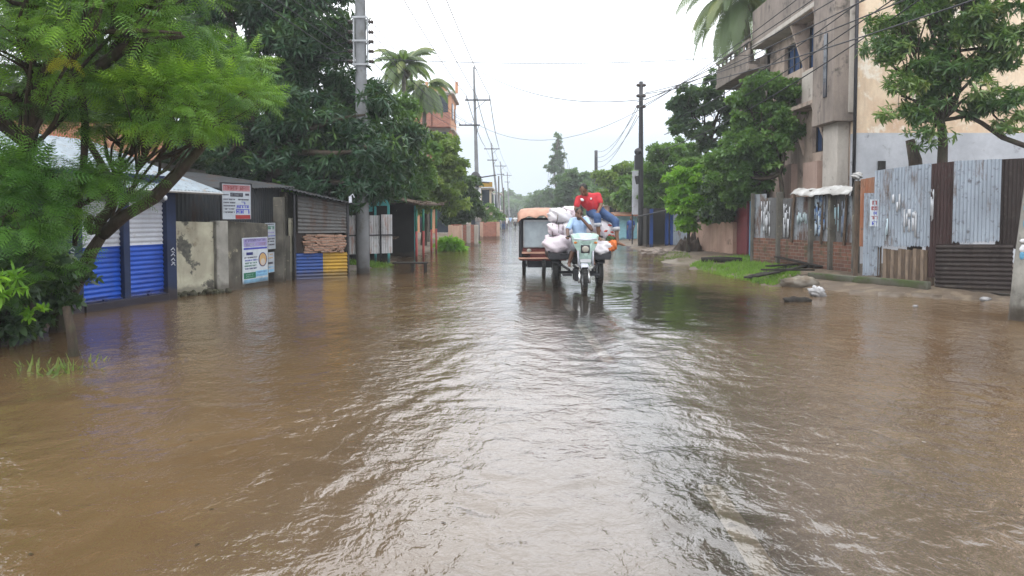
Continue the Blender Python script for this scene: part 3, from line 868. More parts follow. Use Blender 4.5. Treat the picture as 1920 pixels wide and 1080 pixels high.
# roof of the blue shop: pale tin sloping up away from the street
e0 = AL + nrm_ * .55 + Vector((0, 0, 2.10)); e1 = AR + d_ * .95 + nrm_ * .45 + Vector((0, 0, 2.08))
def roof_sheet(name, e0, e1, run, rise, mat, parent, pitch=.10, amp=.014, th=.01):
    """corrugated roof from eave e0-e1, going back along run (plan vector) and up by rise"""
    e0, e1, run = Vector(e0), Vector(e1), Vector(run); L = (e1 - e0).length; k = int(L / pitch) * 4
    n = (e1 - e0).cross(run + Vector((0, 0, rise))).normalized()
    if n.z < 0: n = -n
    vs, fs = [], []
    for i in range(k + 1):
        p = e0.lerp(e1, i / k) + n * amp * math.cos(2 * math.pi * i / 4)
        for q in (p, p + run + Vector((0, 0, rise)), p - n * th, p + run + Vector((0, 0, rise)) - n * th): vs.append(q)
    for i in range(k):
        q = i * 4; fs += [(q, q + 1, q + 5, q + 4), (q + 2, q + 6, q + 7, q + 3), (q, q + 4, q + 6, q + 2), (q + 1, q + 3, q + 7, q + 5)]
    fs += [(0, 2, 3, 1), (k * 4, k * 4 + 1, k * 4 + 3, k * 4 + 2)]
    return MB().add(vs, fs).build(name, mat, parent)
roof_sheet('roof', e0, e1, -nrm_ * 3.4, 1.15, M['pale_roof'], shop)
MB().tube([e0 + Vector((0, 0, -.03)), e1 + Vector((0, 0, -.03))], .03, 6).build('eave_bar', M['steel'], shop)
lb = MB(); lp = P(310, 369, 13.6)
lb.lathe_x(lp, [(.02, .05), (.05, .02), (.10, -.03), (.105, -.035), (.05, -.02), (.02, .02)], 16, ax=Vector((0, 0, 1)))
lb.ell(lp + Vector((0, 0, -.02)), (.035, .035, .05)); lb.tube([lp + Vector((0, 0, .04)), lp + Vector((-.05, .0, .22))], .008, 5)
tag(lb.build('hanging_lamp', M['white_paint'], smooth=True, loc=lp), 'small white lamp with a flat shade under the pale tin roof', 'lamp')

# boundary wall between the two shops
C0, C1, C2, C3, C4, C5 = G(316, 557), G(400, 549), G(452, 544), G(500, 534), G(552, 524), G(652, 520)
cw = thing('boundary_wall', C0, 'stained cream concrete wall with a dark patch beside the blue shutters', 'wall')
MB().slab(C0, C1 - (C1 - C0).normalized() * .02, -.4, (1.50, 1.47), .16).build('wall_panel', M['cream_wall'], cw, bevel=.012)
cd = (C1 - C0).normalized()
MB().slab(C1 - cd * .02, C1 + cd * .26, -.4, 1.50, .24, off=.05).build('pillar', M['concrete'], cw, bevel=.015)
mb = MB(); g_ = random.Random(5)
for i in range(60):
    t = g_.random(); p = C0.lerp(C1 + cd * .2, t); p = p + nrm_ * g_.uniform(.08, .2)
    mb.ell((p.x, p.y, g_.uniform(0.0, .07)), (g_.uniform(.03, .08),) * 2 + (g_.uniform(.02, .06),), None, 7, 5)
tag(mb.build('moss', M['moss'], loc=C0), 'dark moss and weed clinging to the foot of the cream wall', 'moss', None, 'stuff')
pw = thing('concrete_pier', C1 + cd * .3, 'wide dark weathered concrete pier carrying the blue and green poster', 'wall')
MB().slab(C1 + cd * .28, C3 + (C3 - C2).normalized() * .06, -.4, (1.5, 1.42), .30, off=-.12).build('wall_panel', M['dark_concrete'], pw, bevel=.015)

# dark tin shed behind, with the half raised blue and yellow shutter
shed = thing('tin_shed', C3, 'long dark tin shed with a half open blue and yellow shutter', 'shop')
sd = (C5 - C4).normalized(); sn = Vector((sd.y, -sd.x, 0)); sn = sn if sn.y < 0 else -sn
W0 = C0 + cd * .1 - nrm_ * .9; W1 = C2 - nrm_ * .75; W2 = C4 - nrm_ * .35
mb = MB()
mb.sheet(W0, W1, .6, (2.12, 2.22), .09, .012, 'v'); mb.sheet(W1, W2, .9, (2.22, 2.30), .09, .012, 'v')
mb.build('wall_sheet', M['dark_tin'], shed)
mb = MB()
mb.slab(C4 - nrm_ * .2, C4 - nrm_ * 3.5, -.3, 2.2, .1); mb.slab(C5, C5 - sn * 3.0, -.3, (1.95, 2.35), .1)
mb.slab(C4 - sn * 3.2, C5 - sn * 3.0, -.3, 2.3, .1)
mb.slab(W0 - nrm_ * .05, W0 - nrm_ * 3, 0, 2.2, .08)
mb.build('wall', M['dark_concrete'], shed)
MB().box((C4.x - .10, C4.y + .1, .55), (.07, .22, 2.0)).build('door_post', M['cream_wall'], shed, bevel=.01)
MB().box((C4.x - .38, C4.y + .35, .55), (.5, .22, 2.0)).build('door_jamb', M['dark_concrete'], shed, bevel=.02)
MB().box((C3.x + .08, C3.y + .75, .9), (.22, .22, 2.3)).build('door_post', M['dark_concrete'], shed, bevel=.01)
MB().sheet(C4 + sd * .1, C5 - sd * .02, 1.17, (2.12, 1.93), .10, .014, 'h', off=.04).build('grey_slat_panel', M['grey_tin'], shed)
mb = MB().sheet(C4, C4.lerp(C5, .52), -.25, .66, .085, .012, 'h', off=.06); mb.build('blue_shutter', M['deep_blue'], shed)
mb = MB().sheet(C4.lerp(C5, .52), C5, -.25, .66, .085, .012, 'h', off=.062); mb.build('yellow_shutter', M['yellow_paint'], shed)
q0, q1 = C4.lerp(C5, .20), C5 - sd * .12
mb = MB(); g_ = random.Random(9)
mb.slab(q0, q1, .60, 1.14, .14, off=-.16)
for i in range(190):
    p = q0.lerp(q1, g_.random()) + sn * g_.uniform(.05, .10)
    mb.box((p.x, p.y, g_.uniform(.68, 1.12)), (g_.uniform(.08, .2), .10, g_.uniform(.03, .06)), math.atan2(sd.y, sd.x) + g_.uniform(-.1, .1))
mb.build('brick_infill', M['brick_infill'], shed, bevel=.006)
MB().slab(C4, C4.lerp(C5, .22), .64, 1.18, .05, off=-.02).build('side_board', M['brown_tin'], shed)
mb = MB().tube([C5 + Vector((0, 0, -.3)) + sn * .05, C5 + Vector((0, 0, 1.95)) + sn * .05], .035, 6)
mb.tube([C4 + Vector((0, 0, -.3)) + sn * .09, C4 + Vector((0, 0, 2.15)) + sn * .09], .035, 6)
mb.build_each('frame_post', M['metal_dark'], shed)
roof_sheet('roof', C4 + sn * .35 - sd * .3 + Vector((0, 0, 2.28)), C5 + sn * .35 + sd * .12 + Vector((0, 0, 1.90)), -sn * 3.2, .35, M['dark_tin'], shed)
roof_sheet('side_roof', W0 + nrm_ * .35 + Vector((0, 0, 2.13)), W2 + nrm_ * .4 + Vector((0, 0, 2.32)), -nrm_ * 3.0, .42, M['dark_tin'], shed)
# white fitting on the shed's corner
lp = C5 + sn * .38 + Vector((-.02, 0, 2.02))
mb = MB().box(lp, (.07, .06, .16)); mb.tube([lp + Vector((.0, 0, .08)), lp + Vector((.06, 0, .14)), lp + Vector((.1, 0, .05))], .014, 5)
tag(mb.build('junction_box', M['white_paint'], bevel=.01), 'little white electric box at the roof corner of the dark tin shed', 'electric box')
# leaning boards and pale planks in the dark doorway
mb = MB().box((C3.x + .02, C3.y + 1.3, .45), (.30, .04, 1.3), R(20))
tag(mb.build('propped_board', M['dark_concrete'], bevel=.005), 'dirty grey board propped in the dark doorway beside the blue shutter half', 'board')

# ---- signs and posters
def board(name, label, cat, tl, tr, h, Y0, base_m, marks, frame=None, th=.02, lean=0.0):
    """flat board: tl,tr plan points; z top; marks (u0,v0,u1,v1,material[,shape]) in 0..1, v down"""
    a, b, zt = Vector((tl[0], tl[1], 0)), Vector((tr[0], tr[1], 0)), Y0
    d = (b - a); L = d.length; d.normalize(); n = Vector((d.y, -d.x, 0))
    if n.y > 0 and abs(n.y) > .3: n = -n
    elif abs(n.y) <= .3 and (n.x > 0) == (a.x > 0): n = -n
    t = thing(name, (a + b) / 2 + Vector((0, 0, zt - h)), label, cat)
    MB().slab(a, b, zt - h, zt, th).build('panel', base_m, t)
    bym = {}
    for u0, v0, u1, v1, m, *sh in marks:
        bym.setdefault(m.name, (m, MB()))
        mb = bym[m.name][1]
        z0, z1 = zt - h * v1, zt - h * v0
        if sh and sh[0] == 'text':       # a line of small letter-like strokes under a head bar
            rg = random.Random(int(u0 * 97 + v0 * 991)); u = u0; hh = z1 - z0
            mb.slab(a + d * L * u0, a + d * L * u1, z1 - hh * .16, z1, .004, off=0)
            pts = []
            while u < u1 - .012:
                w_ = rg.uniform(.6, 1.3) * hh / L * .8
                if rg.random() < .84:
                    p0 = a + d * L * u; p1 = a + d * L * min(u1, u + w_ * .35)
                    mb.slab(p0, p1, z0, z1 - hh * .16, .004)
                    if rg.random() < .6: mb.slab(p1, a + d * L * min(u1, u + w_ * .8), z0 + hh * rg.uniform(.05, .45), z0 + hh * rg.uniform(.5, .62), .004)
                u += w_
        elif sh and sh[0] == 'oval':
            c = a + d * L * (u0 + u1) / 2; k = 24; pts = []
            for i in range(k):
                an = 2 * math.pi * i / k
                pts.append(c + d * (L * (u1 - u0) / 2 * math.cos(an)) + Vector((0, 0, (z0 + z1) / 2 + (z1 - z0) / 2 * math.sin(an))))
            mb.poly(pts, .004 + .002 * (sh[1] if len(sh) > 1 else 0))
        else: mb.slab(a + d * L * u0, a + d * L * u1, z0, z1, .004)
    for m, mb in bym.values():
        mb.v = [tuple(Vector(p) + n * (th / 2 + .002)) for p in mb.v]
        mb.build('printing', m, t)
    if frame:
        f = MB(); z0, z1 = zt - h, zt
        f.slab(a - d * .02, b + d * .02, z1, z1 + .025, .04); f.slab(a - d * .02, b + d * .02, z0 - .025, z0, .04)
        f.slab(a - d * .03, a, z0 - .02, z1 + .02, .04); f.slab(b, b + d * .03, z0 - .02, z1 + .02, .04)
        f.build('frame', frame, t)
    return t
ink_red = plain('sign_red', (.28, .03, .03)); ink_blue = plain('sign_blue', (.05, .06, .40)); ink_dark = plain('sign_dark', (.05, .05, .07))
ink_green = plain('sign_green', (.02, .16, .09)); ink_navy = plain('sign_navy', (.02, .03, .15)); pap = plain('sign_paper', (.38, .42, .47), .6); pap2 = plain('poster_paper', (.50, .55, .60), .6)
ink_sky = plain('sign_sky_blue', (.20, .42, .62)); ink_lilac = plain('sign_lilac', (.30, .27, .50)); ink_tan = plain('sign_tan', (.50, .33, .14)); ink_pale = plain('sign_pale', (.50, .45, .42)); ink_pink = plain('sign_pink', (.36, .17, .19))
sa, sb = P(416, 400, 15.6), P(470, 400, 16.3)
board('shop_sign', 'framed sign board with red heading hung above the grey pier', 'sign', sa, sb, Z(345, 15.9) - Z(411, 15.9), Z(345, 15.9), pap, [
    (.03, .03, .97, .20, ink_pink), (.06, .05, .55, .17, ink_red, 'text'), (.62, .05, .94, .17, ink_red, 'text'), (.28, .25, .72, .36, ink_dark), (.32, .27, .68, .34, pap, 'text'),
    (.05, .29, .22, .33, ink_dark, 'text'), (.80, .26, .94, .32, ink_dark), (.05, .42, .45, .46, ink_dark, 'text'), (.05, .51, .46, .55, ink_dark, 'text'), (.05, .60, .44, .64, ink_dark, 'text'), (.05, .69, .43, .73, ink_dark, 'text'), (.05, .78, .42, .82, ink_dark, 'text'),
    (.55, .42, .92, .46, ink_dark, 'text'), (.50, .60, .92, .68, ink_blue, 'text'), (.48, .71, .94, .84, ink_blue, 'text'), (.66, .50, .80, .58, ink_blue, 'text'), (.45, .88, .97, .99, ink_red)], M['metal_dark'])
pa, pb = on_line(449, C1 + cd * .28, C3), on_line(497, C1 + cd * .28, C3)
_pd = (C3 - C1 - cd * .28).normalized(); off = Vector((_pd.y, -_pd.x, 0)) * .05
board('wall_poster', 'large poster with green and blue band and oval picture on the pier', 'poster', pa + off, pb + off, 1.02, 1.12, pap2, [
    (.05, .02, .97, .20, ink_lilac), (.10, .04, .9, .09, ink_navy, 'text'), (.12, .12, .5, .18, pap2, 'text'), (.55, .12, .92, .18, ink_pink, 'text'), (.05, .22, .97, .26, ink_blue),
    (.15, .32, .40, .38, ink_navy), (.08, .42, .58, .45, ink_dark, 'text'), (.10, .48, .58, .51, ink_blue, 'text'), (.10, .54, .55, .57, ink_green, 'text'), (.08, .60, .54, .63, ink_green, 'text'), (.08, .66, .56, .69, ink_navy, 'text'),
    (.62, .34, .96, .66, ink_navy, 'oval', 0), (.65, .36, .93, .64, ink_tan, 'oval', 1), (.70, .48, .88, .63, ink_pale, 'oval', 2), (.04, .76, .50, .89, ink_green), (.12, .79, .42, .82, pap2, 'text'), (.12, .84, .44, .86, pap2, 'text'),
    (.50, .74, .98, .87, ink_sky), (.54, .76, .94, .79, ink_blue, 'text'), (.54, .83, .94, .85, ink_blue, 'text'), (.04, .91, .98, .99, ink_sky)], None, .008)
na, nb = G(497, 533), G(516, 529)
off = Vector((.05, -.10, 0))
board('notice_poster', 'narrow tall whitish notice right of the blue and green poster', 'poster', na + off, nb + off, .62, Z(418, 17.6), pap, [
    (.15, .03, .85, .07, ink_dark, 'text'), (.1, .12, .9, .25, ink_green, 'text'), (.1, .34, .9, .39, ink_lilac, 'text'), (.04, .48, .96, .51, ink_blue), (.15, .58, .9, .63, ink_dark, 'text'), (.15, .68, .85, .73, ink_dark, 'text'), (.15, .80, .9, .86, ink_dark, 'text')], None, .008)
board('small_notice', 'small faded notice below the narrow tall one on the pier', 'poster', na + off, na.lerp(nb, .85) + off, .48, Z(473, 17.6), pap, [
    (.1, .08, .85, .14, ink_tan, 'text'), (.1, .25, .85, .31, ink_tan, 'text'), (.2, .48, .8, .58, ink_dark), (.1, .70, .9, .76, ink_sky, 'text'), (.1, .84, .9, .97, ink_sky)], None, .008)

# white tin fence in front of the yard
FA, FB = Vector((X(646, 24), 24, 0)), Vector((X(736, 25), 25, 0))
wf = thing('white_fence', FA, 'white painted tin fence between the shed and the aqua kiosk', 'fence')
nseg = 4
for i in range(nseg):
    a, b = FA.lerp(FB, i / nseg), FA.lerp(FB, (i + 1) / nseg)
    MB().sheet(a, b.lerp(a, .02), .36, 1.62 + .03 * (i % 2), .09, .01, 'v', seed=i).build('tin_panel', M['white_tin'], wf)
    MB().box((a.x, a.y - .06, .8), (.05, .05, 1.7)).build('post', M['metal_dark'], wf)
MB().slab(FA, FB, .95, .99, .04, off=.04).build('rail', M['metal_dark'], wf)

# aqua kiosk with open dark front
K0, K1 = Vector((X(729, 25.5), 25.5, 0)), Vector((X(778, 29.0), 29.0, 0))
kd = (K1 - K0).normalized()
ks = thing('aqua_kiosk', K0, 'small aqua trimmed kiosk with dark open front behind the bench', 'kiosk')
mb = MB()
kb = Vector((-2.2, .3, 0))
mb.slab(K0, K0 + kb, 0, 2.1, .06); mb.slab(K0 + kb, K1 + kb, 0, 2.1, .06); mb.slab(K1, K1 + kb, 0, 2.1, .06)
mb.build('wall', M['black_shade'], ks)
mb = MB()
for p in (K0, K0 + Vector((-.45, 0, 0))): mb.box((p.x, p.y - .05, 1.0), (.07, .07, 2.3))
mb.box((K1.x, K1.y, 1.0), (.06, .06, 2.0)); mb.slab(K0 + Vector((-.5, -.06, 0)), K0 + Vector((.02, -.06, 0)), 1.95, 2.28, .06)
mb.build_each('frame', M['aqua'], ks)
MB().slab(K0 + Vector((-2.0, -.02, 0)), K0 + Vector((-.55, -.02, 0)), 1.75, 2.05, .05).build('side_sheet', M['aqua'], ks)
roof_sheet('roof', K0 + Vector((-2.0, -.35, 2.34)), K0 + Vector((.0, -.35, 2.3)), Vector((.2, 3.9, 0)), -.12, M['aqua'], ks)
mb = MB()
for k in range(3): mb.box(K0 + kd * (1.2 + k * .9) + Vector((-.35 - .2 * k, 0, .8)), (.5, .4, .05)); 
mb.box(K0 + Vector((-1.0, 1.4, .35)), (1.1, .8, .7)); mb.build('counter', M['wood'], ks)
# painted awning posts
posts = []
for i, (px, py) in enumerate(((781, 489), (794, 486), (809, 478), (818, 474))):
    p = G(px, py); posts.append(p)
aw = thing('awning', posts[0], 'lean-to awning with rough thatch edge on four green and red posts', 'awning')
for i, p in enumerate(posts):
    zt = Z(392, p.y)
    mb = MB(); mb.cyl((p.x, p.y, -.3), .045, .3 + 1.05, 10, 0); mb.cyl((p.x, p.y, 1.05), .045, zt - 1.05, 10, 1)
    mb.build('post', [M['red_paint'], M['green_paint']], aw, smooth=True)
a, b = posts[0], posts[-1]
dd = (b - a).normalized()
mb = MB(); ra = a - dd * .5 + Vector((.25, 0, Z(384, a.y))); rb = b + dd * .9 + Vector((.25, 0, Z(386, b.y) + .05))
mb.poly([ra, rb, rb + Vector((-1.6, .2, .35)), ra + Vector((-1.6, .2, .35))], .05)
g_ = random.Random(3)
for i in range(70):
    p = ra.lerp(rb, g_.random()) + Vector((g_.uniform(-1.2, .05), 0, 0)); p.z += .04 - (p.x - ra.x) * .22 * 0
    mb.tube([p + Vector((0, 0, .02)), p + Vector((g_.uniform(-.2, .3), g_.uniform(-.4, .4), g_.uniform(-.06, .12)))], .018, 4)
mb.build('roof', M['wood'], aw)
bn = thing('wooden_bench', G(768, 510), 'small dark wooden bench standing in the flood water', 'bench')
bc = G(768, 510); yb = bc.y
MB().box((X(769, yb), yb, Z(493, yb)), (.98, .34, .045)).build('seat', M['wet_wood'], bn, bevel=.008)
for px, dy in ((772, -.13), (797, -.13), (772, .13), (797, .13)):
    MB().box((X(px, yb), yb + dy, Z(493, yb) / 2 - .12), (.06, .05, Z(493, yb) + .2)).build('leg', M['wet_wood'], bn)
mb = MB().box((X(765, yb + .0), yb - .22, Z(506, yb) * .0 + .02), (.55, .03, .04), R(8))

# brick piers and stub walls further up the left side
for i, (x0, x1, pyt, Y, m, lab) in enumerate(((845, 862, 424, 37, 'pink_wall', 'pale pink roadside pier half hidden by weeds'), (864, 893, 424, 40, 'brick_red', 'orange brick stub wall right of the pink pier'),
                                               (903, 934, 418, 52, 'brick_red', 'low stack like wall of rough red brick before the leaning poles'))):
    a, b = Vector((X(x0, Y), Y, 0)), Vector((X(x1, Y + .4), Y + .4, 0))
    t = thing('roadside_wall', a, lab, 'wall')
    MB().slab(a, b, -.3, Z(pyt, Y), .35).build('wall_panel', M[m], t, bevel=.02)
    mb = MB()
    for q in (a, b, a.lerp(b, .5)) if i == 1 else (a, b): mb.box((q.x, q.y - .05, Z(pyt, Y) / 2 - .1), (.22, .40, Z(pyt, Y) + .3))
    mb.build_each('pier', M['facade_pale' if i == 1 else 'pink_wall'], t, bevel=.02)
    mb = MB(); g_ = random.Random(i)
    for k in range(14): mb.box((a.lerp(b, g_.random())) + Vector((0, 0, Z(pyt, Y) + .04)), (.2, .12, .08), g_.uniform(0, 3))
    mb.build_each('loose_brick', M['brick_red'], t)

# rusty roofed house seen through the left trees
hs = thing('old_house', (-15, 19, 0), 'house with a rust coloured tin roof showing through the leaves at left', 'house')
mb = MB().slab((-19, 17.5), (-9.3, 19.3), -.2, 3.0, .2); mb.slab((-9.3, 19.3), (-9.8, 25), -.2, 3.0, .2); mb.build('wall', M['dark_concrete'], hs)
roof_sheet('roof', (-19.5, 16.9, 3.0), (-9.0, 18.8, 3.0), (-.6, 3.4, 0), 1.3, M['rust_roof'], hs)
# background: orange apartment block and small pale houses
def floors_building(name, label, x0, x1, Y, z1, depth, wall, storeys, wins, group=None, balc=None):
    t = thing(name, ((x0 + x1) / 2, Y, 0), label, 'building', group)
    mb = MB(); mb.box(((x0 + x1) / 2, Y + depth / 2, z1 / 2), (x1 - x0, depth, z1)); mb.build('wall', wall, t, bevel=.03)
    sh = z1 / storeys
    sl = MB()
    for k in range(1, storeys + 1): sl.box(((x0 + x1) / 2, Y + depth / 2, k * sh - .08), (x1 - x0 + .5, depth + .5, .16))
    sl.build('floor_slab', M['facade_pale'], t)
    for k in range(storeys):
        for j in range(wins):
            xc = x0 + (x1 - x0) * (j + .5) / wins; zc = k * sh + sh * .52
            f = MB(); w_, h_ = (x1 - x0) / wins * .42, sh * .42
            f.slab((xc - w_, Y - .02), (xc + w_, Y - .02), zc + h_ * .9, zc + h_ * .9 + .12, .25)
            f.slab((xc - w_, Y - .02), (xc + w_, Y - .02), zc - h_ - .12, zc - h_, .25)
            wo = f.build('window', M['facade_pale'], t)
            MB().slab((xc - w_ * .8, Y - .01), (xc + w_ * .8, Y - .01), zc - h_, zc + h_ * .9, .08).build('pane', M['glass_dark'], wo)
            if balc and k > 0:
                b = MB(); b.box((xc, Y - .7, k * sh + .02), (w_ * 2.5, 1.3, .14)); b.slab((xc - w_ * 1.25, Y - 1.3), (xc + w_ * 1.25, Y - 1.3), k * sh + .1, k * sh + 1.05, .1)
                b.build('balcony', balc, t)
    # side windows towards the street
    for k in range(1, storeys):
        for j in range(2):
            yc = Y + depth * (j + .5) / 2; zc = k * sh + sh * .5
            MB().slab((x1 + .02, yc - .6), (x1 + .02, yc + .6), zc - .55, zc + .65, .1).build('side_window', M['glass_dark'], t)
    return t
ob = floors_building('apartment_block', 'orange four storey apartment block behind the coconut palms', X(782, 60), X(846, 60), 60, Z(172, 60), 6, M['orange_brick'], 4, 2, None, M['brick_red'])
mb = MB()
for xx in (0, 1.1, 2.4): mb.box((X(800, 60) + xx, 60.5, Z(172, 60) + .4), (.22, .22, .9))
mb.slab((X(783, 60), 60), (X(840, 60), 60), Z(172, 60), Z(172, 60) + .45, .12); mb.build('parapet', M['orange_brick'], ob)
floors_building('pale_house', 'pale low house with a yellow roof line beyond the second pole', X(880, 75), X(921, 75), 75, Z(352, 75), 6, M['cream_facade'], 2, 2)
mb = MB().box((X(903, 75), 74.6, Z(350, 75) + .2), (2.2, .2, .5)); tag(mb.build('roof_hoarding', M['yellow_paint']), 'small yellow hoarding on top of the pale low house', 'hoarding')
floors_building('grey_house', 'grey blue house far behind the row of leaning poles', X(926, 110), X(938, 110), 110, Z(362, 110), 8, M['plaster_grey'], 2, 1)
floors_building('far_house', 'tiny white house at the far end of the street', X(1020, 170), X(1036, 170), 170, Z(385, 170), 8, M['cream_facade'], 1, 2)

# ------------------------------------------------------------------ right side: house, fence, sheds
BX, BY = 9.6, 21.0
rb_ = thing('apartment_house', (BX + 3, BY + 4, 0), 'tall stained apartment house with an ochre plaster side wall', 'building')
BZ = 12.5
def fy(px): return BX * 1400 / (px - 960) / math.cos(PITCH)     # street facade: column -> distance
def fz(px, py): return Z(py, fy(px))
mb = MB()
mb.box((BX + 5.2, BY + .15, (BZ + 3.92) / 2), (10.4, .3, BZ - 3.92)); mb.build('side_wall', M['plaster_warm'], rb_)
MB().box((BX + 5.2, BY + .15, 1.96 - .1), (10.4, .32, 4.12)).build('lower_side_wall', M['plaster_grey'], rb_)
y_l, y_e = fy(1500), fy(1400)
fx = lambda a, b, z0, z1, x=BX, th=.3: (MB().box((x + th / 2, (a + b) / 2, (z0 + z1) / 2), (th, abs(b - a), z1 - z0)))
# street facade pieces: (y0, y1, z0, z1)
w1a, w1b = fy(1552), fy(1512)
mb = MB()
def wallbox(y0, y1, z0, z1, x=BX, th=.3, m=0): mb.box((x + th / 2, (y0 + y1) / 2, (z0 + z1) / 2), (th, y1 - y0, z1 - z0), None, m)
yA, yB, yC, yD, yE = BY + .3, fy(1552), fy(1505), fy(1462), fy(1437)
wallbox(yA, yB, -.2, BZ)                                      # corner strip
wallbox(yB, yC, -.2, 3.6); wallbox(yB, yC, 4.9, 6.35); wallbox(yB, yC, 7.75, 9.2); wallbox(yB, yC, 10.6, BZ)
wallbox(yB, fy(1543), 3.6, 4.9); wallbox(fy(1520), yC, 3.6, 4.9)
wallbox(yC, yD + .0, -.2, 6.5); wallbox(yC, yC + .25, 6.5, 7.5); wallbox(yD - .2, yD, 6.5, 7.5); wallbox(yC, yD, 7.5, 9.4); wallbox(yC, yD, 10.4, BZ)
wallbox(yD, yE, -.2, BZ)
mb.build('street_wall', M['facade'], rb_)
mb = MB().box((BX + 10, BY + 5, BZ / 2), (.3, 10, BZ)); mb.box((BX + 5, yE, BZ / 2), (10, .3, BZ)); mb.box((BX + 5.2, (BY + yE) / 2, BZ + .1), (10.8, yE - BY + .6, .25)); mb.build('rear_wall', M['facade'], rb_)
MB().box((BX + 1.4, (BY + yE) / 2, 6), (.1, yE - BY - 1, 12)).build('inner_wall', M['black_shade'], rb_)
# projecting corner bay
y0, y1 = fy(1598), fy(1556)
mb = MB(); mb.box((BX - .30, (y0 + y1) / 2, (fz(1580, 232) + BZ) / 2), (.60, y1 - y0, BZ - fz(1580, 232))); mb.build('corner_bay', M['facade_dark'], rb_, bevel=.02)
MB().box((BX - .09, y0 + .08, (4.5 + BZ) / 2), (.19, .24, BZ - 4.5)).build('bay_edge', M['facade_pale'], rb_, bevel=.01)
MB().box((BX - .61, fy(1582), fz(1582, 90) - .5), (.04, .22, 1.8)).build('slot_window', M['glass_dark'], rb_)
MB().box((BX - .18, (fy(1590) + fy(1562)) / 2, 2.2), (.34, fy(1562) - fy(1590), 4.6)).build('column', M['facade_pale'], rb_, bevel=.02)
# sloped wedge linking bay and windows (splayed concrete sides)
for z0, z1 in ((6.35, 7.85), (3.55, 5.0)):
    mb = MB(); yb = fy(1552)
    mb.poly([(BX - .58, yb - .02, z1), (BX, yb + .02, z0), (BX, yb + .02, z1)], .12)
    mb.poly([(BX - .5, yC + .05, z1), (BX, yC + .05, z0), (BX, yC + .05, z1)], .10)
    mb.box((BX - .26, (yb + yC) / 2, z1 + .06), (.52, yC - yb + .2, .12))
    mb.build('sunshade', M['facade'], rb_)
mb = MB().box((BX - .05, (yB + yC) / 2, 5.7), (.12, yC - yB, 1.15)); mb.build('parapet_panel', M['facade_pale'], rb_, bevel=.02)
def window(y0, y1, z0, z1, m='glass_blue', bars=2):
    f = MB(); x = BX + .16
    f.box((x, y0 + .03, (z0 + z1) / 2), (.06, .06, z1 - z0)); f.box((x, y1 - .03, (z0 + z1) / 2), (.06, .06, z1 - z0))
    f.box((x, (y0 + y1) / 2, z0 + .03), (.06, y1 - y0, .06)); f.box((x, (y0 + y1) / 2, z1 - .03), (.06, y1 - y0, .06))
    for k in range(1, bars): f.box((x - .01, y0 + (y1 - y0) * k / bars, (z0 + z1) / 2), (.05, .05, z1 - z0 - .1))
    o = f.build('window', M['metal_dark'], rb_)
    MB().box((x + .02, (y0 + y1) / 2, (z0 + z1) / 2), (.02, y1 - y0 - .1, z1 - z0 - .1)).build('pane', M[m], o)
window(yB, yC, 6.35, 7.75); window(fy(1543), fy(1520), 3.6, 4.9); window(yC + .25, yD - .2, 6.5, 7.5, 'glass_blue', 3); window(yB, yC, 9.2, 10.6); window(yC + .0, yD, 9.4, 10.4)
# floor slab, grimy upper parapet and the far balcony
MB().box((BX - .28, (fy(1560) + fy(1432)) / 2, 7.95), (.56, fy(1432) - fy(1560), .16)).build('floor_slab', M['facade_pale'], rb_, bevel=.02)
MB().box((BX - .48, (fy(1552) + fy(1432)) / 2, 8.65), (.12, fy(1432) - fy(1552), 1.25)).build('balcony_wall', M['facade_dark'], rb_, bevel=.02)
bz = Z(148, 30.5)
MB().box((BX + 3, 30.2, bz / 2 + .3), (6, 4.2, bz + .6)).build('rear_wing', M['facade_dark'], rb_)
mb = MB().box((BX - .35, 30.3, bz), (.9, 4.6, .2)); mb.build('balcony_slab', M['facade_dark'], rb_, bevel=.02)
mb = MB()
for k in range(8): mb.box((BX - .75, 28.2 + k * .58, bz + .55), (.06, .06, .95))
mb.box((BX - .75, 30.3, bz + 1.0), (.10, 4.5, .10)); mb.box((BX - .75, 30.3, bz + .42), (.05, 4.4, .62)); mb.build('balcony_rail', M['facade_dark'], rb_)
MB().tube([(BX - .05, BY - .06, -.2), (BX - .05, BY - .06, BZ)], .05, 8).build('drain_pipe', M['metal_dark'], rb_, smooth=True)
MB().box((X(1650, BY), BY - .02, Z(312, BY)), (.20, .08, .30)).build('vent', M['black_shade'], rb_)
mb = MB().box((BX - .1, fy(1480), 2.2), (.2, 1.3, 2.3)); mb.build('door_frame', M['facade_pink'], rb_)
MB().box((BX - .1, fy(1530), 2.0), (.24, 1.1, 2.6)).build('door', M['facade_pink'], rb_)
# thin cracks on the side wall are modelled as fine grooves' filler lines
mb = MB(); g_ = random.Random(4)
for k in range(4):
    p = Vector((X(1680 + 60 * k, BY), BY - .006, g_.uniform(4.5, 6.5))); pts = [p]
    for j in range(7): p = p + Vector((g_.uniform(-.05, .35), 0, g_.uniform(-.35, .2))); pts.append(p)
    mb.tube(pts, .008, 4)
mb.build_each('crack', M['facade_dark'], rb_)

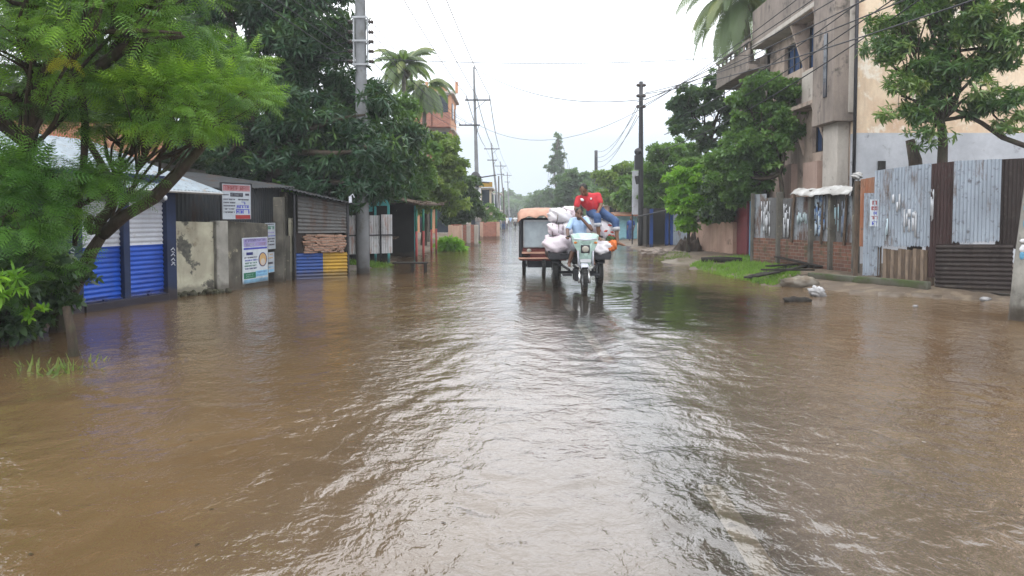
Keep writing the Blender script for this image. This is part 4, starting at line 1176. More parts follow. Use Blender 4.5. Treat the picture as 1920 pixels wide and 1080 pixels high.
# brick and tin fence with concrete posts
F0, F1 = G(1412, 492, .15), G(1606, 514, .15)
F0.z = F1.z = 0
fd = (F1 - F0).normalized()
fence = thing('brick_tin_fence', F0, 'fence of brick base and poster covered tin between concrete posts', 'fence')
segs = [1412, 1462, 1523, 1560, 1606]
pp = [on_line(px, F0, F1) for px in segs]
g_ = random.Random(8)
for i in range(len(pp) - 1):
    a, b = pp[i], pp[i + 1]
    MB().slab(a, b, -.2, (.93, .93), .14).build('brick_base', M['brick_wall'], fence)
    L = (b - a).length; n = max(2, int(L / .75)); 
    for k in range(n):
        u, v = a.lerp(b, k / n), a.lerp(b, (k + 1.02) / n)
        MB().sheet(u, v, .90 + g_.uniform(-.02, .05), 2.18 + g_.uniform(-.08, .10), .075, .011, 'v', off=g_.uniform(-.01, .02), ragged=.01, seed=k).build('tin_sheet', M[g_.choice(['galv_dirty', 'grey_tin', 'galv_dirty', 'grey_tin'])], fence)
for i, p in enumerate(pp):
    MB().box((p.x - .05, p.y - .10, 1.05), (.15 if i else .08, .15, 2.5)).build('post', M['dark_concrete'], fence, bevel=.01)
for px in (1488, 1543, 1586):
    p = on_line(px, F0, F1); MB().tube([(p.x - .09, p.y - .11, .85), (p.x - .02, p.y - .11, 2.25)], .035, 6).build('stake', M['wood'], fence)
# paper and plastic stuck on the fence
def scrap(name, label, cat, a, b, z0, z1, m, seed, off=.05, ragged=.06, nx=8, nz=8):
    g = random.Random(seed); a, b = Vector((a.x, a.y, 0)), Vector((b.x, b.y, 0)); d = (b - a).normalized(); n = Vector((d.y, -d.x, 0)); n = n if n.y < 0 else -n
    mb = MB(); L = (b - a).length
    if ragged > .03:      # peeled into vertical tatters
        k = max(4, int(L / .045))
        for i in range(k):
            if g.random() < .12: continue
            u0, u1 = i / k, (i + g.uniform(.9, 1.25)) / k; lo = z0 + (z1 - z0) * g.random() ** 2.2 * .55; hi = z1 - (z1 - z0) * g.random() ** 2.5 * .5
            o_ = off + g.uniform(0, .012); zz_ = lo; 
            while zz_ < hi - .02:
                h_ = min(hi - zz_, g.uniform(.2, .7)); j1, j2 = g.uniform(-.3, .3) / k, g.uniform(-.3, .3) / k
                p0, p1 = a.lerp(b, u0 + j1) + n * o_, a.lerp(b, u1 + j2) + n * o_
                mb.poly([p0 + Vector((0, 0, zz_)), p1 + Vector((0, 0, zz_ + g.uniform(-.02, .02))), p1.lerp(p0, g.uniform(0, .25)) + Vector((0, 0, zz_ + h_)), p0 + Vector((0, 0, zz_ + h_ + g.uniform(-.02, .02)))], .004)
                zz_ += h_ * g.uniform(1.0, 1.35)
    else:
        mb.slab(a, b, z0, z1, .004, off=0); mb.v = [tuple(Vector(v) + n * off) for v in mb.v]
    vs, fs = mb.v, mb.f
    o = MB().add(vs, fs).build(name, m, smooth=True)
    return tag(o, label, cat)
ol = lambda px: on_line(px, F0, F1)
tornp = mat('torn_paper', (.48, .50, .53), (.34, .35, .37), 5, .8, 0, .3, 20, [((.26, .25, .25), 6, .55, .08)])
scrap('torn_poster', 'torn whitish paper strip at the near maroon gate end of the fence', 'poster', ol(1430), ol(1447), 1.0, 2.05, tornp, 1)
scrap('torn_poster', 'peeled grey paper on the second bay of the tin fence', 'poster', ol(1472), ol(1484), .98, 1.95, tornp, 2)
scrap('plastic_scrap', 'pale blue plastic scrap on the tin fence left of the tall blue poster', 'plastic', ol(1498), ol(1516), 1.35, 1.7, mat('pale_plastic', (.42, .52, .55), (.3, .38, .4), 6, .4), 3)
blue_p = mat('blue_poster_paper', (.46, .55, .62), (.36, .44, .52), 5, .7, 0, .2, 20, [((.10, .20, .42), 4.5, .50, .03)])
scrap('blue_poster', 'tall faded blue and white poster peeling off the tin fence', 'poster', ol(1531), ol(1552), .98, 2.15, blue_p, 4, .06, .05)
scrap('cyan_poster', 'light cyan poster with a torn foot near the thick fence post', 'poster', ol(1563), ol(1578), 1.05, 1.98, mat('cyan_poster_paper', (.40, .58, .64), (.34, .50, .56), 5, .7, 0, .2, 20, [((.5, .5, .5), 5, .55, .03)]), 5)
scrap('torn_poster', 'narrow dark blue paper shred beside the cyan poster', 'poster', ol(1581), ol(1588), .95, 2.0, mat('dark_blue_paper', (.10, .14, .22), (.3, .32, .36), 6, .7), 6)
# white tarpaulin draped along the fence top
def tarp(name, label, a, b, z, w_, m, seed):
    g = np.random.default_rng(seed); a, b = Vector(a), Vector(b); d = b - a; n = Vector((d.y, -d.x, 0)).normalized(); n = n if n.y < 0 else -n
    nu, nv = 26, 8; vs, fs = [], []
    for j in range(nv + 1):
        v = j / nv * 2 - 1
        for i in range(nu + 1):
            u = i / nu; p = a.lerp(b, u) + n * (v * w_)
            h = z - .10 * v * v - max(0, v) * .07 + .03 * math.sin(u * 9 + seed) * (1 - v * .3) + .018 * math.sin(u * 31 + v * 5) + .03 * math.sin(u * 4.3 + v * 2) - .12 * u * 0
            vs.append(Vector((p.x, p.y, h + g.normal(0, .008))))
    for j in range(nv):
        for i in range(nu):
            q = j * (nu + 1) + i; fs.append((q, q + 1, q + nu + 2, q + nu + 1))
    o = MB().add(vs, fs).build(name, m, smooth=True)
    s = o.modifiers.new('thick', 'SOLIDIFY'); s.thickness = .012
    return tag(o, label, 'tarpaulin')
tarp('tarpaulin', 'crumpled dirty white tarpaulin lying along the top of the fence', on_line(1498, F0, F1), on_line(1608, F0, F1), 2.33, .30, M['tarp_grey'], 2)
bl = MB().ell(P(1607, 330, 17.9), (.13, .11, .09), None, 22, 16, fn=lambda u: .9 + .16 * math.sin(5 * u.x + 7 * u.z) + .12 * math.sin(13 * u.y + 9 * u.x))
tag(bl.build('plastic_bundle', M['tarp_grey'], smooth=True), 'white plastic bundle on the post where fence meets the silver sheets', 'bundle')

# patchwork tin shed at right
S0, S1 = P(1622, 500, 16.9), P(1912, 500, 13.9)
S0.z = S1.z = 0
os_ = lambda px: on_line(px, S0, S1)
ts = thing('patchwork_shed', S0, 'shed of patched silver and dark corrugated sheets by the right kerb', 'shed')
def zz(px, py): p = os_(px); return Z(py, p.y)
def patch(px0, px1, pt0, pt1, pb0, pb1, m, off=0.0, along='v', name='tin_sheet', pitch=.075, amp=.012, rag=.01):
    a, b = os_(px0), os_(px1)
    return MB().sheet(a, b, (zz(px0, pb0), zz(px1, pb1)), (zz(px0, pt0), zz(px1, pt1)), pitch, amp, along, off=off, ragged=rag, seed=int(px0)).build(name, M[m], ts)
patch(1610, 1645, 336, 330, 462, 462, 'rust_roof', -.05)
patch(1619, 1650, 362, 362, 516, 517, 'galv', -.02, pitch=.06)
patch(1641, 1745, 320, 306, 462, 462, 'galv', .03, rag=.03)
patch(1738, 1800, 308, 301, 520, 520, 'maroon_tin', .0)
patch(1790, 1878, 302, 298, 455, 452, 'galv', .05, rag=.03)
patch(1868, 1925, 299, 296, 460, 470, 'brown_tin', .0)
patch(1760, 1905, 458, 458, 545, 550, 'brown_tin', .06, 'h', 'lower_sheet', .09, .013)
mb = MB()
for i, px in enumerate(range(1658, 1742, 7)):
    a, b = os_(px), os_(px + 6.4); mb.slab(a, b, -.05, zz(px, 466 + (i * 5) % 4), .03, i % 2, off=.0)
mb.build('plank_panel', [M['wood_pale'], M['wood']], ts, bevel=.003)
mb = MB(); mb.slab(os_(1612), os_(1920), -.3, .12, .2, off=-.12); mb.build('footing', M['dark_concrete'], ts)
mb = MB()
for px in (1608, 1652, 1752, 1788): p = os_(px); mb.box((p.x + .02, p.y + .10, 1.1), (.08, .08, 2.6))
mb.build_each('post', M['wood'], ts)
sb_ = os_(1925); mb = MB().sheet(sb_, sb_ + Vector((2.6, -.6, 0)), .0, 2.65, .08, .012); mb.build('side_sheet', M['brown_tin'], ts)
a, b = os_(1612), os_(1940)
roof_sheet('roof', a + Vector((0, .3, 2.42)), b + Vector((0, .3, 2.5)), (1.0, 2.4, 0), -.3, M['grey_tin'], ts)
board('red_notice', 'small white notice with red and blue printing on the narrow silver sheet', 'poster', os_(1628) + Vector((0, -.07, 0)), os_(1644) + Vector((0, -.07, 0)), .60, zz(1635, 374), pap2,
      [(.3, .05, .9, .20, ink_red, 'text'), (.2, .26, .95, .40, ink_red), (.35, .28, .8, .38, pap2, 'text'), (.45, .46, .9, .56, ink_blue, 'text'), (.2, .62, .95, .74, ink_red, 'text'), (.3, .82, .9, .95, ink_blue, 'text')], None, .006)
scrap('torn_poster', 'pale blue torn paper patch low on the big silver sheet', 'poster', os_(1664), os_(1671), 1.05, 1.55, mat('pale_blue_scrap', (.48, .60, .66), None, 6, .7), 9, .06, .04)
scrap('torn_poster', 'white torn paper corner on the right part of the big silver sheet', 'poster', os_(1698), os_(1722), 1.15, 1.75, tornp, 10, .06, .10)
scrap('torn_poster', 'whitish paper remains near the top of the big silver sheet', 'poster', os_(1676), os_(1692), 1.7, 2.1, tornp, 11, .06, .10)
scrap('torn_poster', 'greyish paper strip on the dark maroon sheet', 'poster', os_(1748), os_(1754), 1.45, 2.15, tornp, 12, .06, .05)

# low drain wall along the shed, and the concrete strip in the water
D0, D1, D2 = G(1540, 536), G(1628, 545), G(1758, 556)
dw = thing('drain_wall', D1, 'low mossy concrete drain wall below the planks of the shed', 'wall')
mb = MB(); mb.slab(Vector((D0.x, D0.y + .7, 0)), Vector((D1.x, D1.y + .6, 0)), -.3, .26, .12); mb.slab(Vector((D1.x, D1.y + .6, 0)), Vector((D2.x, D2.y + .3, 0)), -.3, .27, .12)
mb.build('wall_panel', mat('mossy_concrete', (.12, .12, .095), (.07, .075, .05), 3, .9, 0, .5, 18, [((.05, .07, .02), 2.5, .5, .08)]), dw, bevel=.015)
def heap(name, label, cat, cx, cy, rx, ry, h, m, seed, n=26, rot=0.0, stuff=False, rough=.25, z0=-.08):
    g = np.random.default_rng(seed); u = np.linspace(-1, 1, n); U, V = np.meshgrid(u, u)
    r = np.sqrt(U ** 2 + V ** 2); base = np.clip(1 - r ** 2, 0, 1) ** .9
    nz = fnoise(U * 2, V * 2, 1.1, seed) * .5 + fnoise(U * 2, V * 2, .4, seed + 1) * .25
    Zz = z0 + h * base * (1 + rough * 2 * nz) 
    Xx, Yy = U * rx, V * ry; c, s = math.cos(rot), math.sin(rot)
    Vv = np.stack([cx + Xx * c - Yy * s, cy + Xx * s + Yy * c, Zz], -1).reshape(-1, 3)
    rr, cc = np.meshgrid(np.arange(n - 1), np.arange(n - 1), indexing='ij'); i = rr * n + cc
    F = np.stack([i, i + 1, i + n + 1, i + n], -1).reshape(-1, 4)
    o = np_mesh(name, Vv, F, m, loc=(cx, cy, z0), smooth=True)
    return tag(o, label, cat, None, 'stuff' if stuff else None)
a, b = G(1590, 552), G(1895, 566)
mb = MB(); k = 40; vs = []; fs = []; g_ = random.Random(2)
dd = (b - a).normalized(); nn = Vector((-dd.y, dd.x, 0)); nn = nn if nn.y > 0 else -nn
nv = 6
for i in range(k + 1):
    p = a.lerp(b, i / k); w0 = .12 * math.sin(i * .45) + .08 * math.sin(i * 1.3) + g_.uniform(-.05, .05)
    for j in range(nv + 1):
        v = j / nv; q = p + nn * (w0 * (1 - v) + v * .62 + .05 * math.sin(i * .8 + 2))
        vs.append(Vector((q.x, q.y, -.06 + .115 * math.sin(min(1, v * 2.2) * math.pi / 2) * (1 if v < .8 else .75) + g_.uniform(-.006, .006))))
for i in range(k):
    for j in range(nv): q = i * (nv + 1) + j; fs.append((q, q + 1, q + nv + 2, q + nv + 1))
ms = MB().add(vs, fs).build('concrete_strip', mat('muddy_concrete', (.30, .25, .20), (.20, .16, .125), 2.5, .7, 0, .5, 14, [((.12, .09, .065), 2.2, .56, .05)]), smooth=True)
tag(ms, 'broken pale concrete strip lying at water level before the right shed', 'concrete slab')
# debris on the right verge
heap('soil_heap', 'dark heap of soil against the pink wall', 'soil heap', *G(1303, 476)[:2], 1.15, 1.0, .55, M['soil'], 5, rough=.8)
heap('sand_patch', 'pale sandy slab spread on the verge left of the bright grass', 'sand', *G(1290, 492)[:2], 1.0, 1.3, .13, M['sand'], 6, z0=-.03)
mb = MB(); g_ = random.Random(12)
for k in range(60):
    p = G(1205 + g_.uniform(0, 72), 474 + g_.uniform(-4, 7)); s = g_.uniform(.07, .22)
    mb.ell((p.x, p.y, s * .35), (s, s * .8, s * .6), Matrix.Rotation(g_.uniform(0, 3), 3, 'Z'), 7, 5, pw=.6, fn=lambda u: 1 + .15 * math.sin(9 * u.x + 5 * u.y))
tag(mb.build('rubble', M['stone']), 'pale broken brick rubble on the verge before the dark shed', 'rubble', None, 'stuff')
# long log
p = G(1353, 493, .1)
mb = MB().tube([(p.x - .62, p.y + .15, .18), (p.x, p.y, .2), (p.x + .62, p.y - .1, .19)], [.10, .11, .09], 10)
tag(mb.build('log', M['wet_wood'], smooth=True), 'thick dark log lying on the verge before the maroon gate', 'log')
# charred planks
pl = [((1400, 514), (1502, 497)), ((1415, 520), (1516, 500)), ((1440, 508), (1530, 494)), ((1432, 523), (1522, 508)), ((1455, 499), (1540, 504))]
for i, (a, b) in enumerate(pl):
    p, q = G(*a, .15), G(*b, .2); c = (p + q) / 2; L = (q - p).length; ang = math.atan2(q.y - p.y, q.x - p.x)
    o = MB().box((c.x, c.y, .16 + .045 * i), (L, .16, .04), Matrix.Rotation(ang, 3, 'Z') @ Matrix.Rotation(R(-3 + 2 * i), 3, 'Y')).build('charred_plank', M['wet_wood'], bevel=.006)
    tag(o, ('lowest black plank of the pile, nearest the water edge', 'second black plank of the pile, pointing at the bright grass', 'short black plank at the fence side of the pile',
            'wet black plank sticking out right under the pile top', 'black plank lying crosswise on top of the pile')[i], 'plank', 'black wet planks piled on the verge')
# half buried sack, white bag, floating black thing
p = G(1510, 540)
o = MB().ell((p.x, p.y + .25, .07), (.40, .26, .16), Matrix.Rotation(R(-18), 3, 'Z'), 28, 18, fn=lambda u: 1 + .12 * math.sin(5 * u.x + 4 * u.y) + .08 * math.sin(11 * u.y + 5 * u.z + 7 * u.x) + .05 * math.sin(23 * u.x + 17 * u.z)).build('muddy_sack', mat('muddy_sack', (.26, .24, .20), (.12, .10, .075), 4, .8, 0, .6, 14, [((.12, .09, .06), 3, .5, .1)]), smooth=True)
tag(o, 'mud stained slumped sack at the water edge below the black planks', 'sack')
p = G(1533, 556)
o = MB().ell((p.x, p.y, .08), (.19, .13, .12), Matrix.Rotation(.4, 3, 'Y'), 26, 18, fn=lambda u: .85 + .14 * math.sin(7 * u.x + 3 + 4 * u.z) + .13 * math.sin(11 * u.y + 13 * u.z + 5 * u.x) + .10 * math.sin(17 * u.x + 15 * u.y)).build('plastic_bag', M['plastic_white'], smooth=True)
tag(o, 'crumpled white plastic bag in the water beside the muddy sack', 'bag')
p = G(1493, 566)
o = MB().ell((p.x, p.y, .02), (.24, .10, .075), None, 22, 12, pw=.85, fn=lambda u: 1 + .14 * math.sin(8 * u.x + 3 * u.z) + .1 * math.sin(17 * u.x + 5 * u.y)).build('floating_log', M['wet_wood'], smooth=True)
tag(o, 'short black chunk of wood floating in front of the muddy sack', 'wood')
for i, (px, py, s, lab) in enumerate(((1527, 505, .09, 'small pale pebble like litter right of the black planks'), (1578, 503, .12, 'white crumpled litter by the foot of the thick fence post'), (1613, 503, .10, 'orange brown pot sherd by the silver narrow sheet'), (1848, 563, .09, 'flat white litter scrap on the concrete strip'), (1716, 575, .045, 'tiny white scrap floating before the drain wall'))):
    p = G(px, py, .1 if i < 3 else .02)
    o = MB().ell((p.x, p.y - (.0 if i < 3 else 0), p.z + s * .2), (s, s * .6, s * .5), None, 10, 7, fn=lambda u: 1 + .3 * math.sin(5 * u.x + 4 * u.y + i)).build('litter', M['plastic_white'] if i != 2 else M['sack_orange'], smooth=True)
    tag(o, lab, 'litter')

# maroon gate, blue gate, pink wall
Ga, Gb, Gc = G(1377, 480, .08), G(1401, 484, .12), G(1413, 490, .15)
gt = thing('maroon_gate', Ga, 'closed maroon metal gate between the pink wall and the fence', 'gate')
a, b = Vector((Ga.x, Ga.y, 0)), Vector((Gb.x, Gb.y, 0))
MB().sheet(a, b, 0, 2.1, .16, .01, 'v').build('gate_leaf', M['maroon_gate'], gt)
mb = MB(); mb.slab(a, b, 2.08, 2.16, .07); mb.slab(a, b, -.1, .06, .07); mb.box((a.x, a.y, 1.05), (.09, .09, 2.2)); mb.box((b.x, b.y, 1.05), (.09, .09, 2.2)); mb.build('frame', M['maroon_gate'], gt)
MB().box((a.x + .1, a.y - .08, 1.72), (.09, .02, .18)).build('notice_plate', M['white_paint'], gt)
gt = thing('blue_gate', Gb, 'narrow pale blue barred gate leaf right of the maroon gate', 'gate')
a, b = Vector((Gb.x + .06, Gb.y - .05, 0)), Vector((Gc.x, Gc.y, 0))
MB().slab(a, b, 0, 2.12, .04).build('gate_leaf', M['blue_gate'], gt)
mb = MB()
for k in range(8): mb.slab(a, b, .15 + k * .26, .20 + k * .26, .03, off=-.04)
mb.v = [tuple(v) for v in mb.v]; mb.build('crossbar', M['deep_blue'], gt)
W0, W1 = G(1296, 470, .1), G(1378, 481, .08)
pwl = thing('pink_wall', W0, 'pale pink plastered garden wall left of the maroon gate', 'wall')
MB().slab(W0, W1, -.2, (1.32, 1.38), .2).build('wall_panel', M['pink_wall'], pwl, bevel=.02)
MB().slab(Vector((W0.x + .2, W0.y + 1, 0)), Vector((W1.x + .4, W1.y + .6, 0)), .9, 1.75, .12).build('rear_coping', M['dark_concrete'], pwl)

# dark shop row further up right
Y = 37.0
ds = thing('dark_stall', (X(1255, Y), Y, 0), 'dark open stall with blue side posts behind the rubble', 'stall')
mb = MB(); x0, x1 = X(1216, Y), X(1262, Y)
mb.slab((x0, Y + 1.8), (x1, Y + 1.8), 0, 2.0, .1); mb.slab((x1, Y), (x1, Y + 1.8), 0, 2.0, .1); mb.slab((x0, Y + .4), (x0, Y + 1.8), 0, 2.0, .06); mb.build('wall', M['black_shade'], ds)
mb = MB(); 
for px in (1250, 1259, 1221): mb.box((X(px, Y), Y - .05, .95), (.16, .12, 2.0))
mb.build_each('side_post', M['deep_blue'], ds)
mb = MB().box((X(1228, Y), Y, 1.75), (1.9, .8, .06), Matrix.Rotation(R(-12), 3, 'Y')); mb.build('roof', M['dark_tin'], ds)
MB().slab((X(1262, Y), Y - .2), (X(1292, Y), Y - 1.2), 0, 1.7, .1).build('side_sheet', M['galv'], ds)
Y = 40.0
wp = thing('white_board', (X(1191, Y), Y, 0), 'tall white board standing beside the thin black pole', 'board')
MB().slab((X(1185, Y), Y), (X(1199, Y), Y), Z(402, Y), Z(320, Y), .08).build('panel', M['white_paint'], wp)
mb = MB(); [mb.box((X(px, Y), Y + .06, 1.0), (.06, .06, 2.4)) for px in (1186, 1198)]; mb.build_each('leg', M['metal_dark'], wp)
Y = 48.0
st = thing('aqua_stall', (X(1172, Y), Y, 0), 'small aqua stall with a dark doorway beyond the tricycle', 'stall')
MB().box((X(1176, Y), Y + .8, .75), (1.3, 1.6, 1.75)).build('wall', plain('pale_aqua_wall', (.25, .50, .58)), st, bevel=.02)
MB().box((X(1181, Y), Y - .02, .6), (.42, .08, 1.3)).build('door', M['deep_blue'], st)
MB().box((X(1176, Y), Y + .6, 1.72), (1.7, 2.2, .08), Matrix.Rotation(.08, 3, 'X')).build('roof', M['rust_roof'], st)
Y = 62.0
floors_building('brown_house', 'low brown house front behind the aqua stall', X(1140, Y), X(1172, Y), Y, 2.6, 5, M['facade_pink'], 1, 2)

# ------------------------------------------------------------------ poles and wires
def pole(name, label, base, top, r0, r1, m, group=None, n=14):
    base, top = Vector(base), Vector(top)
    t = thing(name, base, label, 'utility pole', group)
    k = 8
    MB().tube([base + Vector((0, 0, -.4))] + [base.lerp(top, i / k) for i in range(1, k + 1)], [r0 + (r1 - r0) * i / k for i in range(k + 1)], n).build('pole', m, t, smooth=True)
    return t
def insul(mb, p, s=1.0, axis=Vector((0, 0, 1)), mi=0):
    mb.lathe_x(p, [(.012 * s, 0), (.05 * s, .0), (.055 * s, .03 * s), (.03 * s, .045 * s), (.05 * s, .06 * s), (.05 * s, .09 * s), (.028 * s, .11 * s), (.012 * s, .12 * s)], 10, mi, axis)
def crossarm(t, c, half_l, half_r, s=1.0, pins=None, brace=True):
    c = Vector(c)
    mb = MB().box(c + Vector(((half_r - half_l) / 2, -.1, 0)), (half_l + half_r, .08, .10))
    if brace: mb.tube([c + Vector((0, -.1, -.7)), c + Vector((half_r * .7, -.1, -.03))], .02, 5)
    a = mb.build('crossarm', M['metal_dark'], t)
    out = []
    for x in (pins or (-half_l + .1, .12, half_r - .08)):
        q = c + Vector((x, -.1, .05)); i = MB().tube([q, q + Vector((0, 0, .12))], .02, 6); insul(i, q + Vector((0, 0, .1)), 1.6 * s); i.build('insulator', M['ceramic'], a); out.append(q + Vector((0, 0, .27)))
    return out
def wire(label, a, b, sag=.3, r=.015, group=None, k=14):
    a, b = Vector(a), Vector(b)
    pts = [a.lerp(b, i / k) - Vector((0, 0, sag * 4 * (i / k) * (1 - i / k))) for i in range(k + 1)]
    o = MB().tube(pts, r, 4, cap=False).build('power_line', M['wire'], uv=False)
    return tag(o, label, 'power line', group)
p1 = G(681, 512); P1 = Vector((p1.x, p1.y, 0))
t1 = pole('utility_pole', 'thick concrete pole with insulator rack in front of the big mango tree', P1, P1 + Vector((-.02, 0, 11.6)), .185, .12, M['pole_concrete'])
zr = [Z(py, P1.y) for py in (116, 97, 79, 61, 42)]
mb = MB()
for s in (-1, 1):
    mb.box((P1.x + s * .19, P1.y - .05, (zr[0] + zr[-1]) / 2), (.04, .07, zr[-1] - zr[0] + .25))
for z in (zr[0] - .1, (zr[0] + zr[-1]) / 2, zr[-1] + .1): mb.box((P1.x, P1.y - .19, z), (.42, .03, .05)); mb.box((P1.x, P1.y + .17, z), (.42, .03, .05))
rk = mb.build('insulator_rack', M['steel'], t1)
pins1 = []
for z in zr:
    for s in (-1, 1):
        q = Vector((P1.x + s * .21, P1.y - .05, z)); i = MB().tube([q, q + Vector((s * .13, 0, 0))], .018, 6); insul(i, q + Vector((s * .02, 0, 0)), 1.1, Vector((s, 0, 0))); i.build('insulator', M['ceramic'], rk)
        pins1.append(q + Vector((s * .1, 0, 0)))
top1 = crossarm(t1, P1 + Vector((0, 0, 11.0)), 1.0, 1.0)
mb = MB(); [mb.lathe_x((P1.x, P1.y, z), [(.165, -.03), (.185, -.03), (.185, .03), (.165, .03)], 14, ax=Vector((0, 0, 1))) for z in (4.9, 4.1, 7.6)]; mb.build('steel_band', M['steel'], t1)

Y2 = 55.0; P2 = Vector((X(897, Y2), Y2, 0))
t2 = pole('utility_pole', 'tall slim pole with two crossarms, second along the left side', P2, (X(889, Y2), Y2, Z(125, Y2)), .20, .07, M['pole_concrete'])
MB().tube([(X(896.5, Y2), Y2 - .02, Z(415, Y2)), (X(895.5, Y2), Y2 - .02, Z(352, Y2))], .235, 12).build('whitewash', M['white_tin'], t2, smooth=True)
top2 = crossarm(t2, (X(891, Y2), Y2, Z(188, Y2)), .72, 1.15)
mid2 = crossarm(t2, (X(893, Y2), Y2, Z(235, Y2)), 1.25, .3, pins=(-1.2, -.75, -.35))
mb = MB().tube([(X(895, Y2) - .9, Y2, Z(337, Y2)), (X(895, Y2) + 1.4, Y2 - .1, Z(331, Y2) + .1)], .05, 6); mb.tube([(X(895, Y2), Y2 - .3, Z(341, Y2)), (X(918, Y2), Y2 - .3, Z(343, Y2))], .06, 6)
mb.box((X(896, Y2), Y2 - .3, Z(340, Y2)), (.55, .5, .7)); mb.ell((X(892, Y2), Y2 - .2, Z(332, Y2)), (.35, .3, .4)); mb.build('switch_gear', M['metal_dark'], t2)
far = []
for (bx, by_, tx, ty, Yp, lab) in ((938, 430, 921, 268, 93, 'leaning grey pole with one crossarm, third along the left side'), (948, 428, 938, 303, 125, 'slim grey pole behind the leaning one, fourth along the left side'), (956, 424, 951, 322, 165, 'farthest small pole at the end of the left row')):
    b = Vector((X(bx, Yp), Yp, 0)); tp = Vector((X(tx, Yp), Yp, Z(ty, Yp)))
    t = pole('utility_pole', lab, b, tp, .18, .08, M['pole_concrete'], None, 8)
    far.append(crossarm(t, b.lerp(tp, .93), .95, .95)); 
    crossarm(t, b.lerp(tp, .80), .7, .5, pins=(-.6, .4))
for (px, ty, Yp, lab) in ((936, 330, 100, 'thin dark wooden post between the leaning poles'), (945, 352, 100, 'short stout grey post beside the leaning poles')):
    pole('post', lab, (X(px, Yp), Yp, 0), (X(px - 1, Yp), Yp, Z(ty, Yp)), .12, .09, M['bark_grey'], None, 8)
nm = ('left', 'middle', 'right')
for i in range(3):
    wire(f'{nm[i]} high wire between the thick concrete pole and the two armed pole', top1[i], top2[i], .45, .022)
    wire(f'{nm[i]} high wire coming overhead to the thick concrete pole', top1[i] + Vector((.0, 0, 0)), (-6.2 + i * .9, -14, 11.6), .5, .022)
    wire(f'{nm[i]} high wire from the two armed pole to the leaning third pole', top2[i], far[0][i], .5, .03)
    wire(f'{nm[i]} high wire between the third and fourth far pole', far[0][i], far[1][i], .3)
    wire(f'{nm[i]} high wire between the fourth and the farthest pole', far[1][i], far[2][i], .3)
od = ('lowest', 'second lowest', 'middle', 'second highest', 'highest')
for i in range(5):
    wire(f'{od[i]} cable from the rack of the thick pole on to the second pole', pins1[2 * i + 1], mid2[i % 3] + Vector((.0, 0, -.25 * (4 - i) / 2)), .35, .013)
    wire(f'{od[i]} cable from the rack of the thick pole overhead towards the viewer', pins1[2 * i], (-5.6 - .12 * i, -12, 6.2 + .3 * i), .5, .014)
for i in range(4):
    wire(f'{("lowest", "lower", "upper", "highest")[i]} slanting service cable from the rack down behind the mango crown', pins1[2 * i], (-13 - i, 24 + 2 * i, 5.6 + .9 * (3 - i)), .2, .013)

YR = 38.6; PR = Vector((X(1202, YR), YR, 0))
tr_ = pole('utility_pole', 'slim black pole with bulging insulators on the right side of the street', PR, (X(1200, YR), YR, Z(153, YR)), .15, .10, M['metal_dark'])
mb = MB(); pr = []
for py in (160, 180, 200):
    q = Vector((X(1200, YR), YR, Z(py, YR)))
    for s in (-1, 1):
        mb.ell(q + Vector((s * .14, -.05, 0)), (.12, .09, .09), None, 8, 6); pr.append(q + Vector((s * .2, -.05, 0)))
    mb.box(q, (.36, .12, .07))
mb.build('insulator', M['ceramic'], tr_)
mb = MB().box((X(1194, YR), YR - .1, Z(305, YR)), (.30, .35, .75)); mb.ell((X(1195, YR), YR - .1, Z(285, YR)), (.2, .2, .2)); mb.tube([(X(1193, YR), YR, Z(330, YR)), (X(1196, YR), YR, Z(345, YR))], .12, 6); mb.build('cable_box', M['metal_dark'], tr_, bevel=.02)
Y7 = 75.0
pole('utility_pole', 'short thin pole between the hazy far trees on the right', (X(1118, Y7), Y7, 0), (X(1117, Y7), Y7, Z(282, Y7)), .2, .16, M['metal_dark'], None, 8)
q7 = Vector((X(1117, Y7), Y7, Z(284, Y7)))
for i in range(6):
    wire(f'{("lowest", "second", "third", "fourth", "fifth", "highest")[i]} of six cables fanning from the black pole up over the apartment house', pr[i] + Vector((0, 0, -.1 * (5 - i))), (8.2, 7.5, 5.0 + .62 * i), .35, .016)
for i in range(4):
    wire(f'{("lowest", "second lowest", "second highest", "highest")[i]} of four cables from the black pole down to the short thin pole', pr[i] + Vector((0, 0, -.5 * (3 - i))), q7 + Vector((0, 0, -.5 * (3 - i))), .9, .016)
wire('long sagging cable across the street from the two armed pole to the black pole', (X(890, Y2), Y2, Z(128, Y2)), (X(1200, YR), YR, Z(187, YR)), .9, .018)
wire('nearly level thin cable crossing the sky high between pole rack and apartment house', pins1[-1] + Vector((0, 0, .1 - 1.1)), (BX - .1, 27.0, Z(98, 27)), .25, .010)
wire('second long faint cable across the street below the sagging one', mid2[2], (X(1200, YR), YR, Z(205, YR)), 1.5, .012)
for i, (z0, z1) in enumerate(((5.6, 6.2), (5.1, 5.7), (4.4, 5.3))):
    wire(f'{("upper", "middle", "lower")[i]} cable strung along the apartment house front', (7.3, 36, z0 + .4), (BX - 1.0, 15.5, z1 + .9), .35, .018)
# leaning concrete pole at the right edge
b = G(1906, 600); b.z = 0
t = pole('utility_pole', 'leaning concrete pole at the right edge standing in the water', b, b + Vector((.55, -.1, 6.5)), .135, .085, M['concrete'])
mb = MB(); g_ = random.Random(4)
for k in range(16):
    z = g_.uniform(.75, 2.3); p = b + Vector((.55 * z / 6.5 - .1, -.1, z)); mb.ell(p, (g_.uniform(.03, .07), .03, g_.uniform(.03, .09)), None, 7, 5, k % 3)
mb.build('stuck_scrap', [M['plastic_white'], M['blue_gate'], M['foliage_debris']], t)
